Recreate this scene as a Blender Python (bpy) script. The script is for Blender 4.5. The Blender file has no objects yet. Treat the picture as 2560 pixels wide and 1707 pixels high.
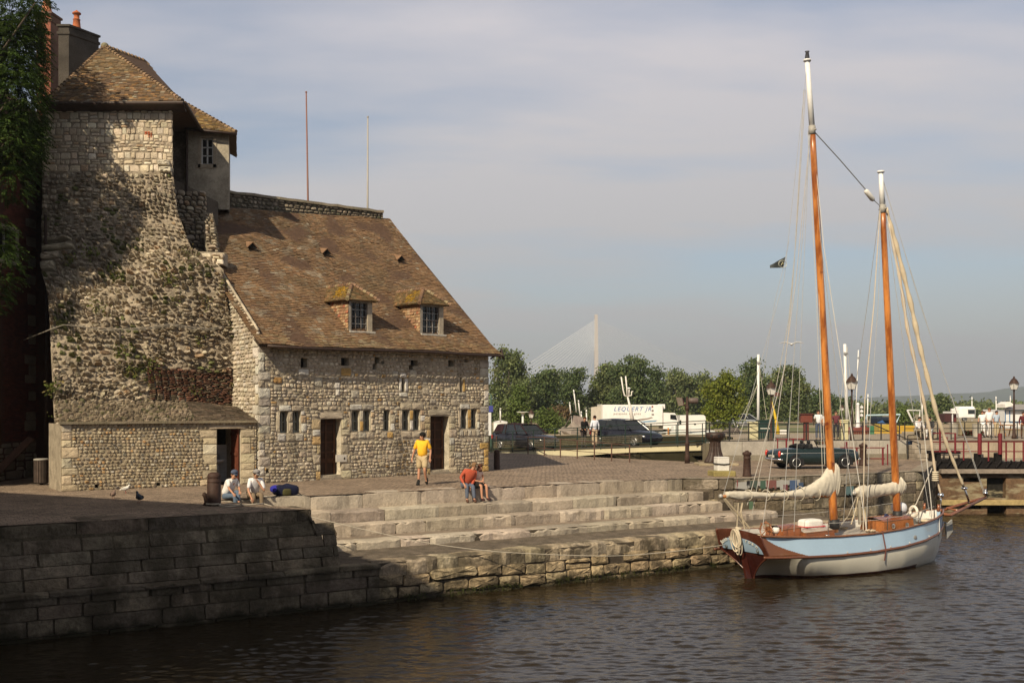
import bpy, math, random
import numpy as np
from mathutils import Vector, Matrix, noise
rnd = random.Random(7)
SC = bpy.context.scene
COL = SC.collection
F, CX, HZ, CAMZ = 2721.0, 1280.0, 1014.4, 2.75
WATER = -2.6
SUNAZ = Vector((0.482, 0.876)).normalized()
SUNEL = math.radians(38)

def P(u, v, Y): return Vector(((u-CX)/F*Y, Y, CAMZ-(v-HZ)/F*Y))
def G(u, v, z=0.0):
    Y = F*(CAMZ-z)/(v-HZ); return Vector(((u-CX)/F*Y, Y, z))
def X_at(u, Y): return (u-CX)/F*Y
def nz(x, y=0.0, z=0.0): return noise.noise(Vector((x, y, z)))

# ---------------------------------------------------------------- mesh builder
class MB:
    def __init__(s): s.v=[]; s.f=[]; s.c=[]; s.n=0
    def add(s, verts, faces, col=(1,1,1)):
        b=s.n
        s.v.extend([tuple(p) for p in verts]); s.n+=len(verts)
        many = len(col)==len(faces) and not isinstance(col[0],(int,float))
        for i,fc in enumerate(faces):
            s.f.append(tuple(b+k for k in fc)); s.c.append(col[i] if many else col)
        return s
    def quad(s,a,b,c,d,col=(1,1,1)): return s.add([a,b,c,d],[(0,1,2,3)],col)
    def poly(s,pts,col=(1,1,1)): return s.add(pts,[tuple(range(len(pts)))],col)
    def box(s,x0,x1,y0,y1,z0,z1,col=(1,1,1),M=None):
        p=[Vector((x,y,z)) for z in (z0,z1) for y in (y0,y1) for x in (x0,x1)]
        if M is not None: p=[M@q for q in p]
        return s.add(p,[(0,2,3,1),(4,5,7,6),(0,1,5,4),(2,6,7,3),(0,4,6,2),(1,3,7,5)],col)
    def bbox(s,x0,x1,y0,y1,z0,z1,b=.02,col=(1,1,1),M=None):
        # box with chamfered edges
        b=min(b,(x1-x0)*.45,(y1-y0)*.45,(z1-z0)*.45)
        vs=[];
        for (ax,ay,az) in ((1,0,0),(0,1,0),(0,0,1)):
            for sz in (0,1):
                for sy in (0,1):
                    for sx in (0,1):
                        x=(x0,x1)[sx]; y=(y0,y1)[sy]; z=(z0,z1)[sz]
                        dx=b*(1-2*sx)*(1-ax); dy=b*(1-2*sy)*(1-ay); dz=b*(1-2*sz)*(1-az)
                        vs.append(Vector((x+dx,y+dy,z+dz)))
        if M is not None: vs=[M@q for q in vs]
        X=lambda i:i; Yv=lambda i:8+i; Z=lambda i:16+i   # corner i = sx+2sy+4sz
        fs=[(X(0),X(4),X(6),X(2)),(X(1),X(3),X(7),X(5)),(Yv(0),Yv(1),Yv(5),Yv(4)),(Yv(2),Yv(6),Yv(7),Yv(3)),(Z(0),Z(2),Z(3),Z(1)),(Z(4),Z(5),Z(7),Z(6))]
        for sy in (0,1):
            for sx in (0,1):
                a=sx+2*sy; fs.append((X(a),X(a+4),Yv(a+4),Yv(a)))
        for sz in (0,1):
            for sx in (0,1):
                a=sx+4*sz; fs.append((X(a),X(a+2),Z(a+2),Z(a)))
            for sy in (0,1):
                a=2*sy+4*sz; fs.append((Yv(a),Yv(a+1),Z(a+1),Z(a)))
        for i in range(8): fs.append((X(i),Yv(i),Z(i)))
        return s.add(vs,fs,col)
    def tube(s,pts,r,n=8,col=(1,1,1),cap=True):
        pts=[Vector(p) for p in pts]
        rs=r if isinstance(r,(list,tuple)) else [r]*len(pts)
        vs=[];fs=[];prev=None
        for i,p in enumerate(pts):
            d=(pts[min(i+1,len(pts)-1)]-pts[max(i-1,0)])
            if d.length<1e-9: d=Vector((0,0,1))
            d.normalize()
            if prev is None:
                a=Vector((0,0,1)) if abs(d.z)<.9 else Vector((1,0,0))
                e1=d.cross(a).normalized()
            else:
                e1=(prev-d*prev.dot(d))
                e1 = e1.normalized() if e1.length>1e-6 else d.orthogonal().normalized()
            prev=e1; e2=d.cross(e1)
            for k in range(n):
                t=2*math.pi*k/n; vs.append(p+(e1*math.cos(t)+e2*math.sin(t))*rs[i])
        for i in range(len(pts)-1):
            for k in range(n):
                k2=(k+1)%n; fs.append((i*n+k,i*n+k2,(i+1)*n+k2,(i+1)*n+k))
        if cap and n>2:
            fs.append(tuple(range(n-1,-1,-1))); b=(len(pts)-1)*n; fs.append(tuple(b+k for k in range(n)))
        return s.add(vs,fs,col)
    def lathe(s,prof,o=(0,0,0),n=20,col=(1,1,1),M=None,flute=0):
        vs=[];fs=[];o=Vector(o)
        for (r,z) in prof:
            for k in range(n):
                t=2*math.pi*k/n; rr=r*(1-(flute if k%2 else 0))
                q=Vector((rr*math.cos(t),rr*math.sin(t),z))
                vs.append((M@q if M is not None else q)+o)
        m=len(prof)
        for i in range(m-1):
            for k in range(n):
                k2=(k+1)%n; fs.append((i*n+k,i*n+k2,(i+1)*n+k2,(i+1)*n+k))
        fs.append(tuple(range(n-1,-1,-1))); fs.append(tuple((m-1)*n+k for k in range(n)))
        return s.add(vs,fs,col)
    def prism(s,pts,d,col=(1,1,1)):
        pts=[Vector(p) for p in pts]; d=Vector(d); n=len(pts)
        vs=pts+[p+d for p in pts]
        fs=[tuple(range(n)),tuple(range(2*n-1,n-1,-1))]+[(i,i+n,(i+1)%n+n,(i+1)%n) for i in range(n)]
        return s.add(vs,fs,col)
    def ell(s,c,r,n=10,m=7,col=(1,1,1),M=None,jit=0):
        vs=[];fs=[];c=Vector(c)
        for i in range(m+1):
            ph=math.pi*i/m
            for k in range(n):
                t=2*math.pi*k/n
                q=Vector((math.sin(ph)*math.cos(t),math.sin(ph)*math.sin(t),math.cos(ph)))
                if jit: q=q*(1+jit*nz(q.x*2+c.x,q.y*2+c.y,q.z*2))
                q=Vector((q.x*r[0],q.y*r[1],q.z*r[2]))
                if M is not None: q=M@q
                vs.append(c+q)
        for i in range(m):
            for k in range(n):
                k2=(k+1)%n; fs.append((i*n+k,(i+1)*n+k,(i+1)*n+k2,i*n+k2))
        return s.add(vs,fs,col)
    def build(s,name,mat=None,parent=None,smooth=False,**tags):
        me=bpy.data.meshes.new(name)
        me.from_pydata(s.v,[],s.f)
        at=me.color_attributes.new(name='Col',type='FLOAT_COLOR',domain='CORNER')
        arr=np.ones((len(me.loops),4),dtype=np.float32)
        lt=np.array([len(f) for f in s.f]); cc=np.array(s.c,dtype=np.float32)[:,:3]
        arr[:,:3]=np.repeat(cc,lt,axis=0)
        at.data.foreach_set('color',arr.ravel())
        if smooth: me.polygons.foreach_set('use_smooth',[True]*len(me.polygons))
        if mat is not None: me.materials.append(mat)
        me.update()
        o=bpy.data.objects.new(name,me); COL.objects.link(o)
        if parent is not None:
            o.parent=parent; o.matrix_parent_inverse=parent.matrix_basis.inverted()
        for k,v in tags.items(): o[k]=v
        return o

def thing(name,label,cat,loc=(0,0,0),rotz=0,group=None):
    o=bpy.data.objects.new(name,None); COL.objects.link(o); o.empty_display_size=.2
    o.location=loc; o.rotation_euler=(0,0,rotz); o['label']=label; o['category']=cat
    o.matrix_basis=Matrix.Translation(Vector(loc))@Matrix.Rotation(rotz,4,'Z')
    if group: o['group']=group
    return o
def lpart(mb,name,mat,parent,smooth=False,**t):
    "mesh given in the parent's own frame"
    o=mb.build(name,mat,None,smooth,**t); o.parent=parent; return o
def tag(o,label,cat,group=None):
    o['label']=label; o['category']=cat
    if group: o['group']=group
    return o
def struct(o): o['kind']='structure'; return o
def dup(root,loc,rotz=None,label=None,scale=None):
    r=root.copy(); COL.objects.link(r); r.location=loc
    if rotz is not None: r.rotation_euler=(0,0,rotz)
    if scale: r.scale=(scale,)*3
    if label: r['label']=label
    for ch in list(root.children):
        c=ch.copy(); COL.objects.link(c); c.parent=r
        for g in list(ch.children):
            d=g.copy(); COL.objects.link(d); d.parent=c
    return r

# ---------------------------------------------------------------- materials
def newmat(name):
    m=bpy.data.materials.new(name); m.use_nodes=True; nt=m.node_tree
    b=nt.nodes.get('Principled BSDF'); return m,nt,b
def N(nt,t,**kw):
    n=nt.nodes.new(t)
    for k,v in kw.items():
        if k in n.inputs: n.inputs[k].default_value=v
        else: setattr(n,k,v)
    return n
def mixc(nt,a,b,fac,mode='MIX'):
    m=nt.nodes.new('ShaderNodeMix'); m.data_type='RGBA'; m.blend_type=mode
    for sock,val in ((m.inputs[0],fac),(m.inputs[6],a),(m.inputs[7],b)):
        if hasattr(val,'links') or hasattr(val,'is_output'): nt.links.new(val,sock)
        else: sock.default_value = val if isinstance(val,(int,float)) else (*val[:3],1)
    return m.outputs[2]
def ramp(nt,src,lo,hi,a=0.0,b=1.0):
    r=nt.nodes.new('ShaderNodeMapRange'); r.inputs[1].default_value=lo; r.inputs[2].default_value=hi
    r.inputs[3].default_value=a; r.inputs[4].default_value=b
    nt.links.new(src,r.inputs[0]); return r.outputs[0]
def noise_t(nt,scale,detail=4,rough=.6,vec=None,sx=None):
    n=nt.nodes.new('ShaderNodeTexNoise'); n.inputs['Scale'].default_value=scale
    n.inputs['Detail'].default_value=detail; n.inputs['Roughness'].default_value=rough
    if vec is None:
        g=nt.nodes.new('ShaderNodeTexCoord'); vec=g.outputs['Object']
    if sx:
        mp=nt.nodes.new('ShaderNodeMapping'); mp.inputs['Scale'].default_value=sx
        nt.links.new(vec,mp.inputs[0]); vec=mp.outputs[0]
    nt.links.new(vec,n.inputs['Vector']); return n.outputs[0]
def bump(nt,b,h,strength,dist=.02,prev=None):
    n=nt.nodes.new('ShaderNodeBump'); n.inputs['Strength'].default_value=strength
    n.inputs['Distance'].default_value=dist; nt.links.new(h,n.inputs['Height'])
    if prev is not None: nt.links.new(prev,n.inputs['Normal'])
    nt.links.new(n.outputs[0],b.inputs['Normal']); return n.outputs[0]
def vmat(name,rough=.9,var=.35,s1=2.0,s2=28.0,bs=.6,bd=.02,dark=None,spec=.2,stain=None,tide=False):
    "material whose colour is the mesh's own Col attribute, roughened by noise"
    m,nt,b=newmat(name)
    a=nt.nodes.new('ShaderNodeAttribute'); a.attribute_name='Col'
    n1=noise_t(nt,s1,4); n2=noise_t(nt,s2,5,.7)
    f1=ramp(nt,n1,.3,.7,1-var,1+var*.55); f2=ramp(nt,n2,.3,.7,1-var*.9,1+var*.6)
    c=mixc(nt,a.outputs[0],(1,1,1),0.0)
    mm=nt.nodes.new('ShaderNodeMath'); mm.operation='MULTIPLY'; nt.links.new(f1,mm.inputs[0]); nt.links.new(f2,mm.inputs[1])
    vm=nt.nodes.new('ShaderNodeVectorMath'); vm.operation='SCALE'; nt.links.new(c,vm.inputs[0]); nt.links.new(mm.outputs[0],vm.inputs['Scale'])
    out=vm.outputs[0]
    if stain:
        st=ramp(nt,noise_t(nt,stain[0],5,.65,sx=stain[3] if len(stain)>3 else None),stain[1],stain[1]+.12)
        sc=nt.nodes.new('ShaderNodeMath'); sc.operation='MULTIPLY'; nt.links.new(st,sc.inputs[0]); sc.inputs[1].default_value=stain[4] if len(stain)>4 else .8
        out=mixc(nt,out,stain[2],sc.outputs[0])
    if tide:
        g=nt.nodes.new('ShaderNodeNewGeometry'); sp=nt.nodes.new('ShaderNodeSeparateXYZ'); nt.links.new(g.outputs['Position'],sp.inputs[0])
        ad=nt.nodes.new('ShaderNodeMath'); ad.operation='MULTIPLY_ADD'; nt.links.new(noise_t(nt,1.1,5,.7,vec=g.outputs['Position']),ad.inputs[0]); ad.inputs[1].default_value=-1.0; nt.links.new(sp.outputs[2],ad.inputs[2])
        out=mixc(nt,out,(.022,.020,.010),ramp(nt,ad.outputs[0],-3.04,-2.86,.93,0))
    nt.links.new(out,b.inputs['Base Color'])
    b.inputs['Roughness'].default_value=rough; b.inputs['Specular IOR Level'].default_value=spec
    if bs: bump(nt,b,n2,bs,bd)
    return m
def pm(name,col,rough=.6,metal=0,var=.15,s=6,bs=0,bd=.005,spec=.4,coat=0):
    m,nt,b=newmat(name)
    n1=noise_t(nt,s,4)
    f=ramp(nt,n1,.3,.7,0,1)
    lo=tuple(c*(1-var) for c in col); hi=tuple(min(1,c*(1+var)) for c in col)
    nt.links.new(mixc(nt,lo,hi,f),b.inputs['Base Color'])
    b.inputs['Roughness'].default_value=rough; b.inputs['Metallic'].default_value=metal
    b.inputs['Specular IOR Level'].default_value=spec
    if coat: b.inputs['Coat Weight'].default_value=coat; b.inputs['Coat Roughness'].default_value=.05
    if bs: bump(nt,b,noise_t(nt,s*6,4),bs,bd)
    return m
M={}
M['stone']=vmat('rubble_stone',.92,.30,1.6,26,.75,.03)
M['ashlar']=vmat('quay_stone',.9,.36,1.2,13,.9,.035,stain=(1.7,.50,(.085,.07,.052),(1,1,.30),.8))
M['quaybase']=vmat('wet_quay_stone',.85,.40,1.6,11,1.0,.05,stain=(1.3,.47,(.07,.058,.04),(1,1,.6),.8),tide=True)
M['step']=vmat('worn_step_stone',.9,.26,1.0,14,.9,.03,stain=(1.9,.57,(.15,.125,.10),(1,1,.5),.55))
M['cutstone']=vmat('cut_stone',.9,.22,2.5,30,.4,.012)
M['mortar']=vmat('lime_mortar',.95,.4,3,22,1.0,.04)
M['tile']=vmat('clay_tile',.88,.30,3.0,40,.4,.01)
M['plain']=vmat('painted_surface',.55,.10,2,20,.08,.004,spec=.4)
M['cloth']=vmat('woven_cloth',.9,.12,6,50,.25,.006)
M['wood']=vmat('weathered_wood',.8,.3,5,40,.4,.008)
M['iron']=pm('painted_iron',(.040,.023,.017),.55,.0,.35,7,.35,.006)
M['black']=pm('black_rubber',(.012,.012,.013),.6,0,.2)
M['rust']=pm('rusty_iron',(.048,.024,.017),.7,.1,.4,9,.4,.006)
M['rope']=pm('hemp_rope',(.42,.36,.27),.9,0,.2,40,.5,.004)
M['chrome']=pm('chrome',(.75,.75,.75),.15,1,.05)
M['glass']=pm('dark_glass',(.015,.018,.02),.06,0,.1,2,spec=.7)
M['skin']=vmat('skin',.55,.06,8,30,.05,.002,spec=.35)
M['lampglass']=pm('frosted_lamp_glass',(.75,.73,.68),.3,0,.05)
M['mosaic']=M['plain']

# leaves: diffuse + some light coming through
def leafmat(name):
    m,nt,b=newmat(name)
    a=nt.nodes.new('ShaderNodeAttribute'); a.attribute_name='Col'
    nt.links.new(a.outputs[0],b.inputs['Base Color']); b.inputs['Roughness'].default_value=.6
    b.inputs['Specular IOR Level'].default_value=.25
    t=nt.nodes.new('ShaderNodeBsdfTranslucent'); nt.links.new(a.outputs[0],t.inputs[0])
    mx=nt.nodes.new('ShaderNodeMixShader'); mx.inputs[0].default_value=.3
    nt.links.new(b.outputs[0],mx.inputs[1]); nt.links.new(t.outputs[0],mx.inputs[2])
    nt.links.new(mx.outputs[0],nt.nodes['Material Output'].inputs[0]); return m
M['leaf']=leafmat('foliage')

# ---------------------------------------------------------------- surfaces
class Plane:
    "vertical or slanted plane: origin, in-plane axes su (right), sw (up), normal towards the viewer"
    def __init__(s,O,su,sw):
        s.O=Vector(O); s.u=Vector(su).normalized(); s.w=Vector(sw).normalized(); s.n=s.u.cross(s.w).normalized()
        s.o_=np.array(s.O); s.u_=np.array(s.u); s.w_=np.array(s.w); s.n_=np.array(s.n)
    def st(s,u,v):
        d=Vector(((u-CX)/F,1,(HZ-v)/F)); C=Vector((0,0,CAMZ))
        k=(s.O-C).dot(s.n)/d.dot(s.n); q=C+d*k-s.O
        return q.dot(s.u),q.dot(s.w)
    def at(s,a,b,d=0): return s.O+s.u*a+s.w*b+s.n*d
    def map(s,S,T,D): return s.o_+np.outer(S,s.u_)+np.outer(T,s.w_)+np.outer(D,s.n_)
class Patch:
    "bilinear grid of control points; s,t in metres"
    def __init__(s,rows,ls=None,lt=None):
        s.g=np.array([[list(p) for p in r] for r in rows]); s.nt,s.ns=s.g.shape[:2]
        s.L=ls or float(np.mean([np.sum(np.linalg.norm(np.diff(r,axis=0),axis=1)) for r in s.g]))
        s.H=lt or float(np.sum(np.linalg.norm(np.diff(s.g[:,s.ns//2],axis=0),axis=1)))
        # row positions by length
        d=np.linalg.norm(np.diff(s.g,axis=0),axis=2).mean(axis=1); s.tk=np.concatenate([[0],np.cumsum(d)])/d.sum()
        e=np.linalg.norm(np.diff(s.g,axis=1),axis=2).mean(axis=0); s.sk=np.concatenate([[0],np.cumsum(e)])/e.sum()
    def _p(s,a,b):
        a=np.clip(a,0,1); b=np.clip(b,0,1)
        i=np.clip(np.searchsorted(s.sk,a,side='right')-1,0,s.ns-2); j=np.clip(np.searchsorted(s.tk,b,side='right')-1,0,s.nt-2)
        fa=((a-s.sk[i])/(s.sk[i+1]-s.sk[i]))[:,None]; fb=((b-s.tk[j])/(s.tk[j+1]-s.tk[j]))[:,None]
        g=s.g
        return (g[j,i]*(1-fa)+g[j,i+1]*fa)*(1-fb)+(g[j+1,i]*(1-fa)+g[j+1,i+1]*fa)*fb
    def map(s,S,T,D):
        a=np.asarray(S,float)/s.L; b=np.asarray(T,float)/s.H; e=.03
        p=s._p(a,b); du=s._p(a+e,b)-s._p(a-e,b); dv=s._p(a,b+e)-s._p(a,b-e)
        n=np.cross(du,dv); n/=np.maximum(np.linalg.norm(n,axis=1),1e-9)[:,None]
        return p+n*np.asarray(D)[:,None]

def jc(c,a=.1,r=rnd):
    k=1+r.uniform(-a,a); return tuple(max(.005,x*k*(1+r.uniform(-a,a)*.16)) for x in c)
def pick(pal,r=rnd):
    t=r.random()*sum(w for w,_ in pal)
    for w,c in pal:
        t-=w
        if t<=0: return jc(c,.16,r)
    return jc(pal[-1][1],.16,r)

def stone(mb,mp,s0,s1,t0,t1,col,proud=.05,rnde=3.0,jit=.12,K=12,deep=.05,tilt=.02,r=rnd):
    edge=.006 if rnde>=7 else (.014 if rnde>=5 else .022)
    cs,ct=(s0+s1)/2,(t0+t1)/2; hs,ht=(s1-s0)/2,(t1-t0)/2
    ang=np.arange(K)*2*math.pi/K+r.uniform(-.12,.12)
    ca,sa=np.cos(ang),np.sin(ang); e=2/rnde
    x=np.sign(ca)*np.abs(ca)**e; y=np.sign(sa)*np.abs(sa)**e
    rad=1+np.array([r.uniform(-jit,jit*.5) for _ in range(K)])
    x=x*rad*hs; y=y*rad*ht
    m=min(hs,ht)
    k1=1-min(.25,edge/m if m>0 else .2)-(.03 if rnde<5 else 0); k2=.55
    tx,ty=r.uniform(-tilt,tilt)/max(hs,.05),r.uniform(-tilt,tilt)/max(ht,.05)
    def ring(k,d,j): 
        return x*k,y*k,d+tx*x*k+ty*y*k+np.array([r.uniform(-j,j) for _ in range(K)])
    R=[ring(1,-deep,0),ring(k1,proud*.72,proud*.16),ring(k2,proud,proud*.2)]
    S=np.concatenate([q[0] for q in R]+[[0]])+cs; T=np.concatenate([q[1] for q in R]+[[0]])+ct
    D=np.concatenate([q[2] for q in R]+[[proud*r.uniform(.85,1.2)]])
    p=mp(S,T,D)
    fs=[]
    for i in range(2):
        for k in range(K):
            k2_=(k+1)%K; fs.append((i*K+k,i*K+k2_,(i+1)*K+k2_,(i+1)*K+k))
    for k in range(K): fs.append((2*K+k,2*K+(k+1)%K,3*K))
    mb.add(p.tolist(),fs,col)

def courses(mb,mp,s0,s1,t0,t1,hr,wr,pal,holes=(),inside=None,gap=.012,proud=(.03,.07),rnde=3,jit=.12,wob=.02,skip=0,split=.15,r=rnd,colf=None,K=12,deep=.05,tilt=.02):
    t=t0
    ph=r.uniform(0,50)
    while t<t1-.03:
        h=r.uniform(*hr)
        if t+h>t1-.06: h=t1-t
        iv=[(s0,s1)]
        for (a,b,c,d) in holes:
            ov=min(t+h,d)-max(t,c)
            if ov>h*.3:
                ni=[]
                for (p,q) in iv:
                    if b<=p or a>=q: ni.append((p,q))
                    else:
                        if a>p: ni.append((p,a))
                        if b<q: ni.append((b,q))
                iv=ni
        for (p,q) in iv:
            s=p
            while s<q-.02:
                w=r.uniform(*wr)*(1 if r.random()>.08 else 1.5)
                if s+w>q-.06: w=q-s
                dy=wob*nz(s*.9,ph+t*.7)*2
                ok=inside is None or inside(s+w/2,t+h/2)
                if ok and r.random()>=skip and w>.03:
                    parts=[(t,t+h)]
                    if r.random()<split and h>.13: 
                        k=r.uniform(.4,.6); parts=[(t,t+h*k),(t+h*k,t+h)]
                    for (ta,tb) in parts:
                        c=pick(pal,r)
                        if colf: c=colf(s+w/2,(ta+tb)/2,c)
                        stone(mb,mp,s+gap/2,s+w-gap/2,ta+gap/2+dy,tb-gap/2+dy,c,r.uniform(*proud),rnde,jit,K,deep,tilt,r)
                s+=w
        t+=h

def holed(mb,pl,s0,s1,t0,t1,holes,col,depth=.4,off=0.0,rc=None,top=None):
    "flat wall with real rectangular openings and their reveals"
    xs=sorted(set([s0,s1]+[x for h in holes for x in h[:2]])); ts=sorted(set([t0,t1]+[x for h in holes for x in h[2:4]]))
    for i in range(len(xs)-1):
        for j in range(len(ts)-1):
            a,b,c,d=xs[i],xs[i+1],ts[j],ts[j+1]; mx,my=(a+b)/2,(c+d)/2
            if any(h[0]<mx<h[1] and h[2]<my<h[3] for h in holes): continue
            mb.quad(pl.at(a,c,off),pl.at(b,c,off),pl.at(b,d,off),pl.at(a,d,off),col)
    for h in holes:
        a,b,c,d=h[:4]; dp=h[4] if len(h)>4 else depth
        k=rc or col
        for (p,q) in (((a,c),(b,c)),((b,c),(b,d)),((b,d),(a,d)),((a,d),(a,c))):
            mb.quad(pl.at(*p,off),pl.at(*p,-dp),pl.at(*q,-dp),pl.at(*q,off),k)
        mb.quad(pl.at(a,c,-dp),pl.at(b,c,-dp),pl.at(b,d,-dp),pl.at(a,d,-dp),(.02,.018,.015))

def tiles(mb,mp,L,H,colf,tw=.17,th=.105,thick=.022,inside=None,r=rnd,sag=.02):
    nr=int(H/th)
    for j in range(nr):
        t=j*th+r.uniform(-.004,.004); s=-r.random()*tw
        while s<L:
            w=tw*r.uniform(.88,1.12); a=max(s,0); b=min(s+w-.006,L); 
            if b-a>.03 and (inside is None or inside((a+b)/2,t)):
                wob=sag*nz(a*.8,t*.8)+.008*nz(a*4,t*5); z0=thick*r.uniform(.7,1.35)+wob+(.02 if r.random()<.02 else 0); e=r.uniform(-.012,.012)
                tt=t-e*.6
                S=np.array([a,b,b,a,a,b]); T=np.array([tt,tt+r.uniform(-.006,.006),t+th*1.15,t+th*1.15,tt,tt]); 
                D=np.array([z0,z0+r.uniform(-.005,.005),.002+wob,.002+wob,-.03,-.03])
                p=mp(S,T,D); c=colf((a+b)/2,t)
                mb.add(p.tolist(),[(0,1,2,3),(4,5,1,0)],c)
            s+=w

def interp(x,xs,ys): return float(np.interp(x,xs,ys))

def text_mesh(mb,body,size,Mx,col=(1,1,1),extrude=.002,spacing=1.0,shear=0,bold=0):
    cu=bpy.data.curves.new('lettering',type='FONT'); cu.body=body; cu.size=size; cu.extrude=extrude
    cu.space_character=spacing; cu.shear=shear; cu.offset=bold; cu.resolution_u=3
    o=bpy.data.objects.new('lettering',cu); COL.objects.link(o)
    dg=bpy.context.evaluated_depsgraph_get(); dg.update()
    me=bpy.data.meshes.new_from_object(o.evaluated_get(dg))
    vs=[Mx@v.co for v in me.vertices]; fs=[tuple(p.vertices) for p in me.polygons]
    mb.add(vs,fs,col)
    bpy.data.objects.remove(o); bpy.data.curves.remove(cu); bpy.data.meshes.remove(me)

def frame_M(o,x,z):
    "matrix with local X along x, local Y along z (up), origin o"
    x=Vector(x).normalized(); z=Vector(z).normalized(); y=x.cross(z)
    m=Matrix.Identity(4)
    for i in range(3): m[i][0]=x[i]; m[i][1]=z[i]; m[i][2]=y[i]; m[i][3]=o[i]
    return m
# ================================================================ camera, sun, sky
cam=bpy.data.cameras.new('camera'); co=bpy.data.objects.new('camera',cam); COL.objects.link(co)
co.location=(0,0,CAMZ); co.rotation_euler=(math.radians(90),0,0)
cam.sensor_width=36; cam.lens=F/2560*36; cam.shift_y=(HZ-1707/2)/2560; cam.clip_end=20000; cam.clip_start=.1
SC.camera=co
SC.view_settings.view_transform='Standard'; SC.view_settings.look='None'; SC.view_settings.exposure=0.22
sun=bpy.data.lights.new('sun',type='SUN'); sun.energy=5.0; sun.angle=math.radians(.6); sun.color=(1,.855,.62)
so=bpy.data.objects.new('sun',sun); COL.objects.link(so)
sd=Vector((SUNAZ.x*math.cos(SUNEL),SUNAZ.y*math.cos(SUNEL),-math.sin(SUNEL)))
so.rotation_euler=sd.to_track_quat('-Z','Y').to_euler(); so.location=(-20,-20,40)
w=bpy.data.worlds.new('World'); SC.world=w; w.use_nodes=True; nt=w.node_tree; nt.nodes.clear()
out=nt.nodes.new('ShaderNodeOutputWorld'); bg=nt.nodes.new('ShaderNodeBackground'); bg.inputs[1].default_value=.1
sky=nt.nodes.new('ShaderNodeTexSky'); sky.sky_type='NISHITA'; sky.sun_disc=False
sky.sun_elevation=SUNEL; sky.sun_rotation=math.atan2(-SUNAZ.x,-SUNAZ.y); sky.dust_density=2.0; sky.ozone_density=1.2
tc=nt.nodes.new('ShaderNodeTexCoord')
# thin streaky cloud: project the view direction on a high flat layer so the streaks flatten towards the horizon
sep=nt.nodes.new('ShaderNodeSeparateXYZ'); nt.links.new(tc.outputs['Generated'],sep.inputs[0])
def mth(op,a,b=None,cl=False):
    m=nt.nodes.new('ShaderNodeMath'); m.operation=op; m.use_clamp=cl
    for i,x in enumerate((a,b)):
        if x is None: continue
        if isinstance(x,(int,float)): m.inputs[i].default_value=x
        else: nt.links.new(x,m.inputs[i])
    return m.outputs[0]
den=mth('ADD',mth('MAXIMUM',sep.outputs[2],0.0),.16)
px=mth('DIVIDE',sep.outputs[0],den); py=mth('DIVIDE',sep.outputs[1],den)
cb=nt.nodes.new('ShaderNodeCombineXYZ'); nt.links.new(px,cb.inputs[0]); nt.links.new(py,cb.inputs[1])
mp=nt.nodes.new('ShaderNodeMapping'); mp.inputs['Rotation'].default_value=(0,0,math.radians(-24)); mp.inputs['Scale'].default_value=(.55,1.35,1); nt.links.new(cb.outputs[0],mp.inputs[0])
c1=nt.nodes.new('ShaderNodeTexNoise'); c1.inputs['Scale'].default_value=.9; c1.inputs['Detail'].default_value=6; c1.inputs['Roughness'].default_value=.5; c1.inputs['Distortion'].default_value=.35
nt.links.new(mp.outputs[0],c1.inputs['Vector'])
c2=nt.nodes.new('ShaderNodeTexNoise'); c2.inputs['Scale'].default_value=2.6; c2.inputs['Detail'].default_value=5; nt.links.new(mp.outputs[0],c2.inputs['Vector'])
mask=mth('ADD',mth('MULTIPLY',c1.outputs[0],.8),mth('MULTIPLY',c2.outputs[0],.25))
mk=ramp(nt,mask,.42,.60,.22,1.0)
# hazier (all white-grey) at the horizon
hz=ramp(nt,sep.outputs[2],.0,.16,1.0,0.0)
mk2=mth('MAXIMUM',mk,hz)
cloudc=nt.nodes.new('ShaderNodeMix'); cloudc.data_type='RGBA'
cloudc.inputs[6].default_value=(5.75,5.5,5.8,1)   # high thin cloud
cloudc.inputs[7].default_value=(4.15,4.2,4.12,1)   # dusty air low over the horizon
nt.links.new(ramp(nt,sep.outputs[2],.0,.33,1,0),cloudc.inputs[0])
res=mixc(nt,sky.outputs[0],(1,1,1),0); 
mx=nt.nodes.new('ShaderNodeMix'); mx.data_type='RGBA'; nt.links.new(mk2,mx.inputs[0]); nt.links.new(sky.outputs[0],mx.inputs[6]); nt.links.new(cloudc.outputs[2],mx.inputs[7])
hi=mixc(nt,sky.outputs[0],(2.25,2.05,1.9),.85); mx3=nt.nodes.new('ShaderNodeMix'); mx3.data_type='RGBA'; nt.links.new(ramp(nt,sep.outputs[2],.36,.62,0,1),mx3.inputs[0]); nt.links.new(mx.outputs[2],mx3.inputs[6]); nt.links.new(hi,mx3.inputs[7]); nt.links.new(mx3.outputs[2],bg.inputs[0]); nt.links.new(bg.outputs[0],out.inputs[0])
SC.cycles.use_denoising=True; SC.cycles.max_bounces=8; SC.cycles.transparent_max_bounces=16
SC.cycles.volume_bounces=0; SC.cycles.volume_step_rate=4; SC.cycles.caustics_reflective=False; SC.cycles.caustics_refractive=False

# ================================================================ haze
hm=bpy.data.materials.new('haze_air'); hm.use_nodes=True; hn=hm.node_tree; hn.nodes.clear()
ho=hn.nodes.new('ShaderNodeOutputMaterial'); hv=hn.nodes.new('ShaderNodeVolumePrincipled')
hv.inputs['Color'].default_value=(.80,.88,1.0,1); hv.inputs['Density'].default_value=.00019; hv.inputs['Anisotropy'].default_value=.2
hn.links.new(hv.outputs[0],ho.inputs['Volume'])
mb=MB(); mb.box(-4300,4300,-300,7500,-9,330); haze=mb.build('haze',hm); haze['kind']='stuff'

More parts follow.
